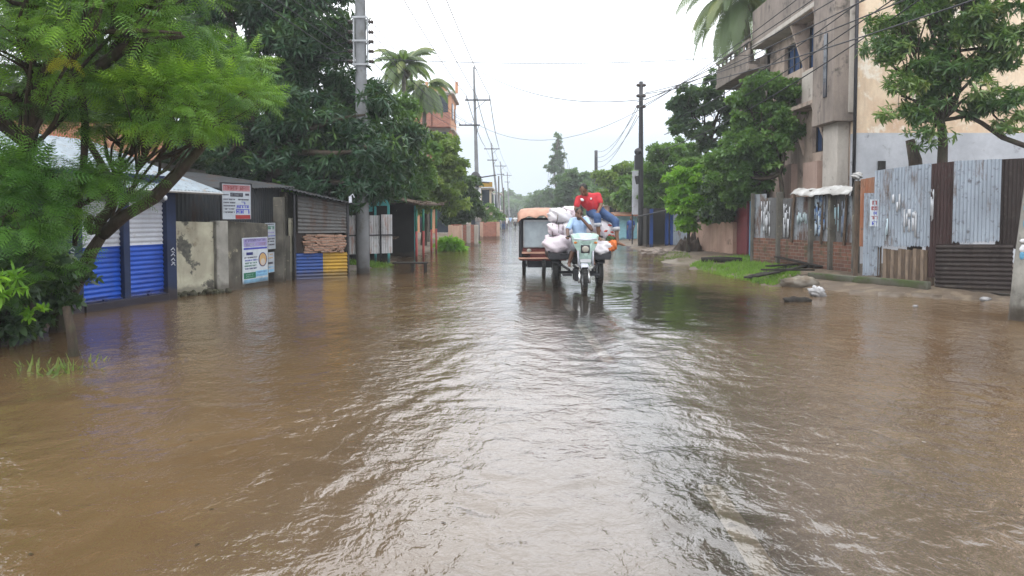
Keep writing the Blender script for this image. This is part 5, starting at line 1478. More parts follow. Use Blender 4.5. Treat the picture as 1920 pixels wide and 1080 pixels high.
# stake at the near left
a = G(140, 668); a.z = -.1
tag(MB().tube([a, P(133, 620, a.y + .05), P(124, 575, a.y + .1)], [.06, .055, .045], 8).build('wooden_stake', M['bark'], smooth=True), 'short stake standing in the flood by the grass tuft at left', 'stake')

# ------------------------------------------------------------------ trees
def L_(px, py, Y, r, w=1, sy=1.0, sz=1.0):
    p = P(px, py, Y); return (tuple(p), (r, r * sy, r * sz), w)
# leaning feathery tree at the near left
b0 = G(98, 622); b0.z = -.05
fk = P(192, 440, 9.9)
def lean_extra(mb):
    A = [fk, P(232, 405, 9.8), P(290, 372, 9.7), P(335, 325, 9.6), P(378, 275, 9.5), P(395, 240, 9.4), P(455, 190, 9.2)]
    mb.tube(A, [.085, .078, .070, .062, .055, .038, .022], 9)
    mb.tube([P(378, 275, 9.5), P(330, 250, 9.3), P(300, 215, 9.1), P(280, 190, 9.0)], [.05, .04, .03, .02], 7)
    mb.tube([fk, P(188, 412, 9.85), P(205, 395, 9.8), P(215, 350, 9.8), P(180, 290, 9.8), P(150, 240, 9.7)], [.085, .08, .07, .055, .045, .035], 9)
    mb.tube([P(172, 432, 10), P(165, 420, 9.8), P(170, 408, 9.7)], [.07, .06, .045], 8)
    mb.tube([P(245, 290, 9.3), P(262, 235, 9.2), P(278, 190, 9.1)], [.035, .025, .018], 6)
tree('feathery_tree', 'feathery light green tree leaning over the water before the blue shutters', 'tree', b0, fk,
     [L_(400, 155, 9.0, .62, 1.3, 1, .55), L_(330, 190, 8.8, .75, 1.2, 1, .6), L_(240, 225, 9.2, .5, 1, 1, .5), L_(300, 90, 9.4, .8, 1.1, 1, .6), L_(400, 215, 9.3, .32, 1, 1, .45), L_(440, 105, 9.6, .42, 1, 1, .5)],
     'fern', L_FERN, M['bark'], .22, 3000, 5, r=.085, trunk_pts=[b0 - Vector((0, 0, .2)), P(120, 570, 10.2), P(150, 520, 10.1), P(172, 470, 10), fk], sub=.24, twigs=110, gap=.55, extra=lean_extra, limb=.12, out=.8, up=.0, flat=.38)
# second feathery tree, trunk outside the frame on the left
b1 = Vector((-8.2, 9.6, 0)); fk1 = P(55, 275, 8.6)
def left_extra(mb):
    mb.tube([P(-60, 190, 8.7), P(0, 225, 8.6), fk1, P(68, 190, 8.5), P(82, 140, 8.4), P(105, 95, 8.3)], [.11, .10, .09, .07, .06, .04], 8)
    mb.tube([P(140, 160, 8.6), P(180, 130, 8.5), P(230, 92, 8.4), P(290, 75, 8.3), P(345, 68, 8.2)], [.075, .07, .06, .045, .02], 8)
    mb.tube([P(130, 80, 8.3), P(180, 60, 8.2), P(260, 57, 8.1), P(340, 62, 8.1)], [.03, .03, .025, .015], 7)
    mb.tube([P(240, 75, 8.6), P(215, 35, 8.6), P(165, -10, 8.6)], [.06, .04, .03], 7)
    mb.tube([P(265, 95, 8.9), P(235, 40, 9), P(205, -20, 9)], [.05, .035, .03], 7)
    mb.tube([P(120, 130, 8.6), P(150, 155, 8.7), P(160, 230, 9), P(158, 290, 9), P(150, 370, 9.2), P(140, 460, 9.4)], [.04, .045, .045, .04, .035, .03], 7)
tree('feathery_tree', 'spreading feathery tree whose limbs enter from the left edge', 'tree', b1, fk1,
     [L_(60, 60, 8.2, .8, 1.2, 1, .7), L_(180, 20, 8.0, .8, 1.1, 1, .6), L_(300, -10, 8.4, .8, 1.1, 1, .6), L_(30, 170, 8.4, .6, 1, 1, .7), L_(150, 190, 9.0, .5, 1, 1, .6), L_(-120, 20, 8, 1.3, .8), L_(80, -160, 8, 1.2, .8), L_(320, -130, 8.6, .9, .6), L_(-260, -60, 7.5, 1.3, .6)],
     'fern', L_FERN, M['bark'], .23, 4400, 6, r=.12, trunk_pts=[b1 - Vector((0, 0, .2)), Vector((-7.6, 9.3, 1.2)), P(20, 340, 8.8), fk1], sub=.27, twigs=110, gap=.55, extra=left_extra, limb=.14, out=.8, up=.0, flat=.38)
# deeper green ferny bush below them
b2 = Vector((-6.5, 9.3, .1))
tree('ferny_shrub', 'deep green ferny shrub hanging in front of the left shutter', 'shrub', b2, P(90, 400, 9.0),
     [L_(95, 320, 8.6, .50, 1.2, 1, .6), L_(190, 318, 9.0, .38, 1.2, 1, .5), L_(30, 380, 8.5, .5, 1, 1, .8), L_(105, 405, 8.9, .33, 1, 1, .6), L_(235, 345, 9.1, .24, 1, 1, .6)],
     'fern', L_FERN_DK, M['bark'], .25, 1150, 7, r=.05, sub=.17, twigs=70, gap=.5, out=.8, up=-.1, flat=.4)
mb_c, _ = crown('leaf_spray', [L_(118, 105, 8.0, .13, 1, .8, 1.0)], 'fern', L_YELLOW, None, .16, 26, 8, .1, up=-.6)
tag(mb_c, 'hanging spray of yellow leaves among the green at upper left', 'leaves')
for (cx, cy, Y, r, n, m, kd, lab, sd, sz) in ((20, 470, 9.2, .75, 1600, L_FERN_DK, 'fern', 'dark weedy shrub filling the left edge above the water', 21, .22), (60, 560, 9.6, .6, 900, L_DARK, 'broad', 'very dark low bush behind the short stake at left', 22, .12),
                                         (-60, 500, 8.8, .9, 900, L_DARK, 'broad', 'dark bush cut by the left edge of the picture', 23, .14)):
    p = P(cx, cy, Y); p.z = 0
    tree('shrub', lab, 'shrub', (p.x, p.y, 0), (p.x, p.y, .6), [(tuple(P(cx, cy, Y)), (r, r, r * .9)), ((p.x - r * .8, p.y + .5, .7), (r, r, r * .8))], kd, m, M['bark'], sz, n, sd, r=.04, sub=.28, twigs=25, gap=.1)
p = P(8, 530, 8.0)
o, _ = crown('leaf_spray', [((p.x, p.y, p.z), (.16, .2, .18), 1)], 'mango', L_BRIGHT, None, .16, 14, 9, .12)
tag(o, 'spray of pale green long leaves at the left edge near the water', 'leaves')
p = P(70, 583, 8.9)
o, _ = crown('leaf_spray', [((p.x, p.y, p.z), (.1, .1, .08), 1)], 'broad', L_BRIGHT, None, .10, 10, 10, .08)
tag(o, 'little bright green leaf tuft in the dark bush at lower left', 'leaves')

# big mango tree on the left
mb0 = Vector((-7.4, 21.6, 0))
tree('mango_tree', 'huge dark mango tree towering over the tin shed', 'tree', mb0, (-7.2, 21.8, 3.0),
     [L_(480, 60, 22.4, 2.2, 1, .9), L_(560, 120, 22.8, 1.9), L_(610, 210, 22.0, 1.6), L_(500, 215, 21.2, 1.6), L_(440, 270, 20.8, 1.15), L_(560, 270, 20.6, 1.1), L_(660, 300, 21.6, 1.25), L_(720, 330, 22.0, .85), L_(700, 235, 23.2, 1.35), L_(410, 120, 22, 1.8), L_(520, -80, 23, 2.4, .8), L_(410, -90, 22, 2.2, .7), L_(650, 360, 21.0, .55), L_(685, 215, 20.2, .55), L_(700, 275, 20.0, .6), L_(690, 335, 19.9, .6), L_(672, 370, 19.9, .33), L_(740, 345, 21.5, .6), L_(615, 335, 20.6, .7), L_(735, 280, 22.8, .9), L_(585, 20, 23.2, 1.5), L_(575, 70, 22.2, 1.3)],
     'mango', L_MANGO, M['bark'], .27, 8500, 11, r=.28, sub=.55, twigs=90, gap=.25, up=-.15)
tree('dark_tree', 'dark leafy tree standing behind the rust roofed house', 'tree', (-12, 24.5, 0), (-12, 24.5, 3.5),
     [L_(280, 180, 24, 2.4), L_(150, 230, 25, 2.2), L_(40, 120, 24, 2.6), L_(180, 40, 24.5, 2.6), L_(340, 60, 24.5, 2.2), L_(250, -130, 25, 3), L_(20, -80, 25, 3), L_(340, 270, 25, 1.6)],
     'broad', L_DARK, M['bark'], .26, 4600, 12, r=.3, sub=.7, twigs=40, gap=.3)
tree('garden_tree', 'pale green small tree seen under the mango crown above the shed roof', 'tree', (-8.5, 30, 0), (-8.5, 30, 1.8),
     [L_(500, 338, 30, 1.1), L_(560, 340, 31, 1.2), L_(450, 345, 31, 1.1), L_(610, 350, 31, 1.0), L_(530, 320, 33, 1.2)], 'broad', L_BRIGHT, M['bark'], .16, 2400, 13, r=.1, sub=.4, twigs=20)
# trees behind, going up the street on the left
tree('roadside_tree', 'bluish green tree behind the thick pole, right of the mango', 'tree', (-5.6, 30.5, 0), (-5.6, 30.5, 2.6),
     [L_(735, 235, 30, 1.3), L_(760, 290, 30.5, 1.3), L_(720, 330, 30, 1.1), L_(745, 370, 30, .9), L_(790, 345, 31, .9), L_(700, 270, 31, 1.3)], 'broad', L_MID, M['bark'], .19, 3800, 14, r=.16, sub=.42, twigs=40)
tree('roadside_tree', 'rounded yellow green tree above the awning', 'tree', (-4.5, 38, 0), (-4.6, 38, 2.4),
     [L_(815, 300, 38, 1.2), L_(845, 330, 38.4, 1.1), L_(800, 345, 37.4, 1.2), L_(845, 375, 38, .8), L_(825, 270, 38.6, .7), L_(785, 375, 37, .8)], 'broad', L_OLIVE, M['bark'], .20, 3400, 15, r=.15, sub=.42, twigs=40)
tree('roadside_tree', 'low dark tree just left of the two armed pole', 'tree', (-3.2, 44, 0), (-3.3, 44, 1.6),
     [L_(868, 375, 44, 1.1), L_(850, 395, 43.5, .9), L_(885, 398, 44, .7), L_(872, 350, 45, .8), L_(845, 350, 46, .9)], 'broad', L_DARK, M['bark'], .22, 2200, 16, r=.12, sub=.4, twigs=25)
for i, (cx, cy, Y, r, m, lab) in enumerate(((842, 448, 34, .38, L_BRIGHT, 'leafy green weeds with long blades beside the awning posts'), (880, 447, 41, .35, L_MID, 'small weed clump at the foot of the brick stub wall'), (915, 400, 62, .9, L_MID, 'small hazy tree over the rough red brick stack'), (920, 425, 60, .5, L_OLIVE, 'olive weed bush beside the leaning poles'))):
    p = P(cx, cy, Y)
    tree('bush', lab, 'bush', (p.x, Y, 0), (p.x, Y, .12), [((p.x, Y, r * .55), (r * 1.1, r * .7, r * .6)), ((p.x + r * .8, Y + .3, r * .4), (r * .7, r * .6, r * .5)), ((p.x - r * .7, Y + .2, r * .7), (r * .5, r * .5, r * .8))] if i < 2 else [((p.x, Y, p.z), (r * 1.2, r, r)), ((p.x + r * .7, Y + .4, p.z * .8), (r * .8, r, r * .7))], 'mango' if i == 0 else 'broad', m, M['bark'], .34 if i == 0 else .16, 420, 30 + i, r=.03, sub=.22, twigs=10, gap=.1, up=1.2 if i < 2 else .25)
# right side trees
tree('street_tree', 'airy dark blue green tree against the sky left of the apartment house', 'tree', (X(1330, 33), 33, 0), P(1325, 285, 33),
     [L_(1312, 190, 33, .95, 1, 1, .8), L_(1275, 235, 33, .65, 1, 1, .8), L_(1345, 160, 33.3, .55, 1, 1, .8), L_(1350, 215, 33.4, .75), L_(1285, 185, 33, .45), L_(1268, 205, 33.2, .4), L_(1340, 260, 33, .7), L_(1310, 245, 32.6, .5), L_(1350, 140, 33.5, .3)], 'broad', L_BLUE, M['bark'], .20, 1500, 41, r=.10, sub=.32, twigs=80, gap=.45)
tree('street_tree', 'green tree behind the slim black pole', 'tree', (X(1270, 40), 40, 0), P(1265, 380, 40),
     [L_(1245, 300, 40, 1.0), L_(1280, 290, 40, 1.0), L_(1225, 330, 40, .7), L_(1260, 345, 40, 1.0), L_(1300, 330, 39, 1.0), L_(1230, 375, 40, .7)], 'broad', L_MID, M['bark'], .19, 2400, 42, r=.12, sub=.4, twigs=30)
tree('street_tree', 'bright lime green bush like tree overhanging the pink wall', 'tree', (X(1295, 30.5), 30.5, 0), P(1292, 430, 30.5),
     [L_(1275, 340, 30.5, .6), L_(1310, 335, 30.5, .65), L_(1290, 380, 30, .75), L_(1335, 355, 30.3, .55), L_(1330, 400, 30, .55), L_(1285, 415, 30, .45), L_(1262, 365, 30.5, .4)], 'broad', L_BRIGHT, M['bark'], .15, 3000, 43, r=.08, sub=.28, twigs=40, gap=.2)
tree('street_tree', 'dense green tree hiding the lower front of the apartment house', 'tree', (X(1478, 24.5), 24.5, 0), P(1462, 325, 24.6),
     [L_(1440, 175, 25.5, .85, 1.0), L_(1480, 190, 25.2, .55), L_(1405, 205, 26, .8), L_(1440, 240, 25.0, .95), L_(1395, 275, 25.8, .95), L_(1455, 285, 24.8, .65), L_(1370, 320, 26.2, .9), L_(1415, 330, 25.5, .75), L_(1495, 235, 25, .42), L_(1385, 365, 26.5, .6)], 'broad', L_MID, M['bark'], .15, 5200, 44, r=.09, sub=.32, twigs=70, gap=.2)
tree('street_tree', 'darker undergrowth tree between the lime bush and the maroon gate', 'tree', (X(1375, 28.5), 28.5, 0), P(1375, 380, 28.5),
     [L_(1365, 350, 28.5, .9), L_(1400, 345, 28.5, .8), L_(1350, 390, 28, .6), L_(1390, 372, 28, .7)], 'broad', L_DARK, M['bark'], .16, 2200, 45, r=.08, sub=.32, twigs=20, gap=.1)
tree('roadside_tree', 'round light green tree in the distance right of the red shirted man', 'tree', (X(1152, 60), 60, 0), P(1152, 400, 60),
     [L_(1140, 335, 60, 1.0), L_(1165, 330, 60, 1.0), L_(1150, 365, 59, 1.2), L_(1172, 372, 60, 1.0), L_(1185, 345, 61, .9)], 'broad', L_OLIVE, M['bark'], .30, 2200, 46, r=.15, sub=.5, twigs=20)
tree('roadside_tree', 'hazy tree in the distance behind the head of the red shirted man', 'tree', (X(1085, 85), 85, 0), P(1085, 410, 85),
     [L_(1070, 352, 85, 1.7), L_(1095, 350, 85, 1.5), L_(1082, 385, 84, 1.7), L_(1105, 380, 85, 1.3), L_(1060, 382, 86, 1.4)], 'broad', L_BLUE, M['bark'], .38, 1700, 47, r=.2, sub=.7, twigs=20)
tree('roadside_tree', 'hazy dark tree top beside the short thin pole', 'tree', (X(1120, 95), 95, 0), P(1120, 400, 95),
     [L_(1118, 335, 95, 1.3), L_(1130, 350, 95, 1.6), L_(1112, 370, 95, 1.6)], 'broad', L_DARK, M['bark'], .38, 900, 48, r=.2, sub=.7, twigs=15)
def wispy(name, label, px, Y, ytop, ybot, wmax, seed, n):
    b = Vector((X(px, Y), Y, 0)); H = Z(ytop, Y); h0 = Z(ybot, Y); g = random.Random(seed)
    lobes = []
    for k in range(20):
        u = k / 19; z = h0 + (H - h0) * u; r = wmax * (1 - u) ** .7 * .42 + .30
        lobes.append(((b.x + g.uniform(-1, 1) * wmax * (1 - u) * .6, Y + g.uniform(-1, 1), z), (r, r, r * .55)))
    return tree(name, label, 'tree', b, b + Vector((0, 0, H * .95)), lobes, 'broad', L_BLUE, M['bark_grey'], .34, n, seed, r=.11, sub=.45, twigs=50, gap=.35, up=.9, limb=.15)
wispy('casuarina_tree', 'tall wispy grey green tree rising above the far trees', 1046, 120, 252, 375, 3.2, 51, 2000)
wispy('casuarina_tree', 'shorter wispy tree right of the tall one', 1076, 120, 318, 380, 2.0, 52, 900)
# far wood closing the street
g = np.random.default_rng(60)
lobes = []
for k in range(150):
    x = g.uniform(-75, 85) if k > 40 else g.uniform(-6, 14); y = g.uniform(225, 275) if abs(x) > 20 or k <= 40 else g.uniform(235, 275)
    h = g.uniform(6.0, 9.6) if k > 40 else g.uniform(6.0, 8.6); lobes.append(((x, y, h * .55), (g.uniform(3, 5), 4, h * .45)))
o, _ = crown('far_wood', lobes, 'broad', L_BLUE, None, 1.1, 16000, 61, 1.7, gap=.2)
tag(o, 'distant wood closing the street at the horizon', 'wood', None, 'stuff')
# closer fillers of gardens behind both building rows (each a tree)
for i, (x, y, h, r, m, lab) in enumerate(((-9, 45, 7, 3.2, L_MID, 'garden tree behind the coconut palms and the awning'), (-8, 68, 7, 3.4, L_BLUE, 'hazy garden tree beside the orange apartment block'), (-6.5, 90, 6, 2.8, L_BLUE, 'hazy tree beyond the pale low house'),
                                          (11, 50, 6.5, 3.0, L_MID, 'garden tree behind the dark stall'), (12, 75, 7, 3.2, L_BLUE, 'hazy garden tree beyond the aqua stall'), (17, 42, 8, 3.5, L_MID, 'garden tree hidden behind the apartment house'),
                                          (-16, 30, 7, 3.6, L_DARK, 'broad garden tree far behind the blue shop'), (-20, 20, 7, 3.5, L_DARK, 'garden tree behind the rust roofed house at the left edge'), (-6.0, 125, 6, 2.6, L_BLUE, 'faint tree near the fourth far pole'), (6.5, 140, 7, 3.0, L_BLUE, 'faint tree at the far right of the street end'))):
    tree('garden_tree', lab, 'tree', (x, y, 0), (x, y, h * .4), [((x, y, h * .62), (r, r, h * .34)), ((x + r * .6, y + 1, h * .5), (r * .8, r, h * .3)), ((x - r * .6, y - .5, h * .45), (r * .8, r, h * .3))], 'broad', m, M['bark'], .42, 1500, 70 + i, r=.2, sub=.8, twigs=15, gap=.2)

# mango tree on the right before the ochre wall
mr = Vector((X(1766, 17.6), 17.6, 0))
def mr_extra(mb):
    q = P(1764, 225, 17.6)
    mb.tube([q, P(1790, 205, 17.5), P(1840, 230, 17.2), P(1880, 258, 16.9), P(1940, 280, 16.6)], [.05, .045, .05, .055, .06], 8)
    mb.tube([q, P(1775, 150, 17.6), P(1800, 95, 17.5), P(1860, 88, 17.3), P(1930, 95, 17)], [.06, .05, .04, .04, .045], 8)
    mb.tube([q, P(1720, 190, 17.5), P(1690, 180, 17.3)], [.05, .035, .02], 7)
    mb.tube([P(1775, 150, 17.6), P(1740, 40, 17.5), P(1790, 0, 17.4)], [.045, .03, .02], 7)
tree('mango_tree', 'young mango tree with mixed green and rusty leaves before the ochre wall', 'tree', mr, P(1764, 225, 17.6),
     [L_(1690, 45, 17.4, .72), L_(1665, 95, 17.3, .42), L_(1745, 110, 17.3, .65), L_(1690, 185, 17.2, .50), L_(1720, 225, 17.3, .36), L_(1760, 180, 17.4, .42), L_(1830, 95, 17.0, .75), L_(1880, 60, 16.8, .8), L_(1850, 170, 17.0, .48), L_(1900, 200, 16.7, .45), L_(1790, 30, 17.4, .7), L_(1740, -60, 17.5, 1.1), L_(1860, -70, 17, 1.2), L_(1740, 255, 17.4, .25)],
     'mango', L_MANGO_R, M['bark'], .205, 2700, 81, r=.11, sub=.34, twigs=70, gap=.35, extra=mr_extra, limb=.4, up=-.35,
     trunk_pts=[mr, P(1766, 330, 17.6), P(1768, 270, 17.6), P(1764, 225, 17.6)])
q = [P(1718, 330, 18.2), P(1716, 300, 18.2), P(1706, 262, 18.2)]; q0 = q[0].copy(); q0.z = 0
tag(MB().tube([q0] + q, [.17, .16, .15, .10], 10).build('tree_stump', M['bark'], smooth=True), 'dark cut leaning stem sticking up behind the silver sheets', 'stump')

# coconut palms
def palm(label, base, top, nf, Lf, seed, droopy=1.0, r=.13, m=None, leafw=.028):
    base, top = Vector(base), Vector(top); t = thing('coconut_palm', base, label, 'palm tree')
    pts = bend(base - Vector((0, 0, .2)), top, 14, seed, .03)
    MB().tube(pts, [r * (1.3 - .5 * i / 14) * (1.04 if i % 2 else .97) for i in range(15)], 9).build('trunk', M['palm_bark'], t, smooth=True)
    g = np.random.default_rng(seed); V, F, Rn = [], [], []
    def quad(a, b, c, d, rn):
        k = len(V); V.extend([a, b, c, d]); F.append([k, k + 1, k + 2, k + 3]); Rn.extend([rn] * 4)
    for f in range(nf):
        az = f * 2.399 + g.uniform(-.2, .2); el = g.uniform(-.25, 1.25); L = Lf * g.uniform(.8, 1.1); rn = g.random()
        d = np.array([math.cos(az) * math.cos(el), math.sin(az) * math.cos(el), math.sin(el)]); p = np.array(top) + np.array([0, 0, .05])
        k = 26; step = L / k; pr_ = p.copy()
        for i in range(k):
            u = i / k
            d = d + np.array([0, 0, -1]) * (.055 + .06 * u) * droopy * (1.3 if el < .3 else 1); d /= np.linalg.norm(d)
            q = pr_ + d * step
            side = np.cross(d, [0, 0, 1]); side /= (np.linalg.norm(side) + 1e-9)
            w_ = .028 * (1 - u) + .006
            quad(pr_ - side * w_, pr_ + side * w_, q + side * w_, q - side * w_, rn)
            if u > .12:
                ll = .62 * L / 3 * math.sin(math.pi * min(1, .25 + u * .72)) * g.uniform(.85, 1.1)
                for s in (-1, 1):
                    for hh in (0, .5):
                        o = pr_ + (q - pr_) * hh
                        e1 = o + side * s * ll * .45 + d * ll * .30 + np.array([0, 0, -.18 * ll])
                        e2 = e1 + side * s * ll * .22 + d * ll * .18 + np.array([0, 0, -(.42 + g.uniform(0, .2)) * ll])
                        ww = d * leafw
                        quad(o - ww, o + ww, e1 + ww, e1 - ww, rn); quad(e1 - ww, e1 + ww, e2 + ww * .2, e2 - ww * .2, rn)
            pr_ = q
    np_mesh('crown', np.array(V), np.array(F), m or L_PALM, t, rnd=np.array(Rn))
    mb = MB(); gg = random.Random(seed)
    for k in range(7): mb.ell(top + Vector((gg.uniform(-.3, .3), gg.uniform(-.3, .1), gg.uniform(-.45, -.15))), (.13, .13, .16), None, 8, 6)
    mb.build_each('coconut', plain('coconut_husk', (.12, .10, .04), .5) if 'coconut_husk' not in bpy.data.materials else bpy.data.materials['coconut_husk'], t, smooth=True)
    return t
L_PALM = leaf_mat('palm_leaf', [(0, (.07, .10, .05)), (.6, (.12, .18, .075)), (1, (.26, .27, .10))], .45, .3)
palm('coconut palm with green crown behind the thick pole', (X(770, 40), 40, 0), P(757, 128, 40), 26, 2.1, 91, 1.0)
palm('coconut palm with drooping fronds in front of the orange block', (X(800, 43), 43, 0), P(797, 165, 43), 24, 2.2, 92, 1.25)
palm('coconut palm hanging over the roof end of the apartment house', (X(1425, 33.5), 33.5, 0), P(1392, 2, 31), 42, 3.5, 93, 1.2, .16)

# ------------------------------------------------------------------ far street life and vehicles
def capsule(mb, a, b, ra, rb, n=12):
    a, b = Vector(a), Vector(b); d = (b - a); L = d.length; d.normalize(); pts, rr = [], []
    for k in range(5): an = math.pi / 2 * k / 4; pts.append(a - d * ra * math.cos(an)); rr.append(max(ra * math.sin(an), .002))
    for k in range(5): an = math.pi / 2 * k / 4; pts.append(b + d * rb * math.sin(an)); rr.append(max(rb * math.cos(an), .002))
    mb.tube(pts, rr, n)
def fuse(mb, name, m, parent, voxel, smooth_it=4):
    """weld overlapping closed shapes into one continuous skin"""
    o = mb.build(name, m, parent, smooth=True, uv=False)
    r = o.modifiers.new('r', 'REMESH'); r.mode = 'VOXEL'; r.voxel_size = voxel
    s = o.modifiers.new('s', 'SMOOTH'); s.iterations = smooth_it; s.factor = .5
    dg = bpy.context.evaluated_depsgraph_get(); dg.update()
    me = bpy.data.meshes.new_from_object(o.evaluated_get(dg)); o.modifiers.clear()
    old = o.data; o.data = me; me.name = name; bpy.data.meshes.remove(old)
    me.polygons.foreach_set('use_smooth', [True] * len(me.polygons))
    return o
def hand(mb, wrist, tip_dir, palm_n, s=1.0, curl=.5, side=1):
    w = Vector(wrist); d = Vector(tip_dir).normalized(); n = Vector(palm_n); n = (n - d * n.dot(d)).normalized(); x = d.cross(n) * side
    mb.ell(w + d * .045 * s, (.022 * s, .022 * s, .022 * s)); pc = w + d * .05 * s
    rot = Matrix((x, d, n)).transposed()
    mb.ell(pc, (.040 * s, .052 * s, .017 * s), rot, 12, 8)
    for i, (o, L) in enumerate(((-.030, .070), (-.010, .080), (.011, .075), (.030, .058))):
        p = pc + d * .042 * s + x * o * s; c = curl + .1 * i; dd = d
        for j, f in enumerate((.42, .32, .26)):
            q = p + dd * L * f * s; capsule(mb, p, q, (.0105 - .001 * j) * s, (.0098 - .001 * j) * s, 7); p = q
            dd = (dd * math.cos(c * .8) + n * math.sin(c * .8)).normalized() if j == 0 else (dd * math.cos(c) + n * math.sin(c)).normalized()
    p = pc - d * .01 * s - x * .032 * s; q = p + (d * .55 - x * .75 + n * .25).normalized() * .042 * s; capsule(mb, p, q, .013 * s, .011 * s, 7)
    capsule(mb, q, q + (d * .8 - x * .3 + n * .4).normalized() * .032 * s, .011 * s, .009 * s, 7)
def head(mb, c, look, up, s=1.0):
    """skull, jaw, nose, ears, brow, lips; returns frame (x right, y face, z up)"""
    y = Vector(look).normalized(); z = Vector(up); z = (z - y * z.dot(y)).normalized(); x = y.cross(z); rot = Matrix((x, y, z)).transposed(); c = Vector(c)
    mb.ell(c + z * .02 * s, (.076 * s, .095 * s, .105 * s), rot, 18, 12)
    mb.ell(c + y * .030 * s - z * .055 * s, (.055 * s, .060 * s, .065 * s), rot, 14, 10)
    mb.ell(c + y * .055 * s - z * .095 * s, (.026 * s, .024 * s, .02 * s), rot, 10, 8)
    mb.ell(c + y * .102 * s - z * .018 * s, (.013 * s, .020 * s, .026 * s), rot, 10, 8)
    mb.ell(c + y * .085 * s + z * .022 * s, (.055 * s, .014 * s, .010 * s), rot, 12, 6)
    mb.ell(c + y * .086 * s - z * .058 * s, (.026 * s, .012 * s, .011 * s), rot, 10, 6)
    for sd in (-1, 1): mb.ell(c + x * .078 * sd * s - z * .008 * s, (.011 * s, .020 * s, .030 * s), rot, 8, 8)
    return x, y, z, rot
def face_bits(t, c, fr, s=1.0, beard=False):
    x, y, z, rot = fr; c = Vector(c); mb = MB()
    for sd in (-1, 1): mb.ell(c + y * .088 * s + x * .030 * sd * s + z * .004 * s, (.011 * s, .007 * s, .006 * s), rot, 8, 6)
    for sd in (-1, 1): mb.ell(c + y * .094 * s + x * .030 * sd * s + z * .026 * s, (.017 * s, .006 * s, .004 * s), rot, 8, 6)
    mb.build('eyes', M['hair'], t, smooth=True)
    h = MB(); h.ell(c - y * .018 * s + z * .045 * s, (.085 * s, .096 * s, .092 * s), rot, 18, 12, fn=lambda u: 1 + .03 * math.sin(17 * u.x + 9 * u.y) + .03 * math.sin(23 * u.z + 7 * u.x))
    for sd in (-1, 1): h.ell(c + x * .07 * sd * s - y * .01 * s + z * .01 * s, (.014 * s, .035 * s, .05 * s), rot, 8, 6)
    if beard: h.ell(c + y * .052 * s - z * .088 * s, (.045 * s, .035 * s, .030 * s), rot, 12, 8); h.ell(c + y * .094 * s - z * .044 * s, (.026 * s, .008 * s, .007 * s), rot, 10, 6)
    h.build('hair', M['hair'], t, smooth=True)

def standing(label, x, y, z0, face, shirt, trousers, skin, h=1.65, stride=.0, group=None):
    """small distant figure: one fused body, shirt and trousers as children"""
    t = thing('person', (x, y, z0), label, 'person', group); k = h / 1.7
    f = Vector((math.sin(face), -math.cos(face), 0)); s = Vector((f.y, -f.x, 0)); o = Vector((x, y, z0))
    U = lambda a, b, c: o + (s * a + f * b) * k + Vector((0, 0, c * k))
    b, sh, tr = MB(), MB(), MB()
    fr = head(b, U(0, .02, 1.58), f, (0, 0, 1), k)
    capsule(b, U(0, 0, 1.38), U(0, .01, 1.52), .055 * k, .05 * k)
    b.ell(U(0, 0, 1.22), (.15 * k, .11 * k, .24 * k)); b.ell(U(0, 0, .98), (.14 * k, .11 * k, .14 * k))
    sh.ell(U(0, 0, 1.25), (.18 * k, .13 * k, .22 * k)); capsule(sh, U(0, 0, 1.1), U(0, 0, .92), .155 * k, .16 * k); capsule(sh, U(-.16, 0, 1.38), U(.16, 0, 1.38), .075 * k, .075 * k)
    for sd in (-1, 1):
        S, E, W = U(.19 * sd, 0, 1.37), U(.24 * sd, -.02, 1.10), U(.24 * sd, .10, .88)
        capsule(b, S, E, .05 * k, .04 * k); capsule(b, E, W, .04 * k, .028 * k); hand(b, W, Vector((0, 0, -1)) + f * .3, -s * sd, k, .5, sd)
        capsule(sh, S, S.lerp(E, .75), .065 * k, .065 * k)
        H, K, A = U(.09 * sd, 0, .92), U(.10 * sd, .03 + stride * sd, .50), U(.10 * sd, -.02 + stride * 1.2 * sd, .07)
        capsule(b, H, K, .085 * k, .058 * k); capsule(b, K, A, .055 * k, .036 * k); capsule(b, A - Vector((0, 0, .03)), A + f * .15 * k - Vector((0, 0, .045)), .035 * k, .028 * k)
        capsule(tr, H, K, .105 * k, .085 * k); capsule(tr, K, K.lerp(A, .75), .085 * k, .07 * k)
    capsule(tr, U(-.07, 0, .95), U(.07, 0, .95), .12 * k, .12 * k)
    fuse(b, 'body', M[skin], t, .018); fuse(sh, 'shirt', shirt if not isinstance(shirt, str) else M[shirt], t, .022); fuse(tr, 'trousers', M[trousers], t, .022)
    face_bits(t, U(0, .02, 1.58), fr, k)
    return t
standing('person in white shirt walking on the far left roadside by the poles', X(950, 88), 88, -.08, .2, 'white_cloth', 'grey_cloth', 'skin', 1.7, .12)
standing('person in dark clothes standing close to the far leaning poles', X(944, 82), 82, -.05, -.4, 'grey_cloth', 'denim', 'skin', 1.68, .05)
standing('person in pale blue shirt far behind the white shirted walker', X(957, 120), 120, -.08, 3.0, 'lightblue_cloth', 'grey_cloth', 'skin', 1.65, .1)
standing('person in a long blue dress beside the aqua stall', X(1181, 46), 45.5, .05, -.5, M['deep_blue'], 'denim', 'skin', 1.5, .02)

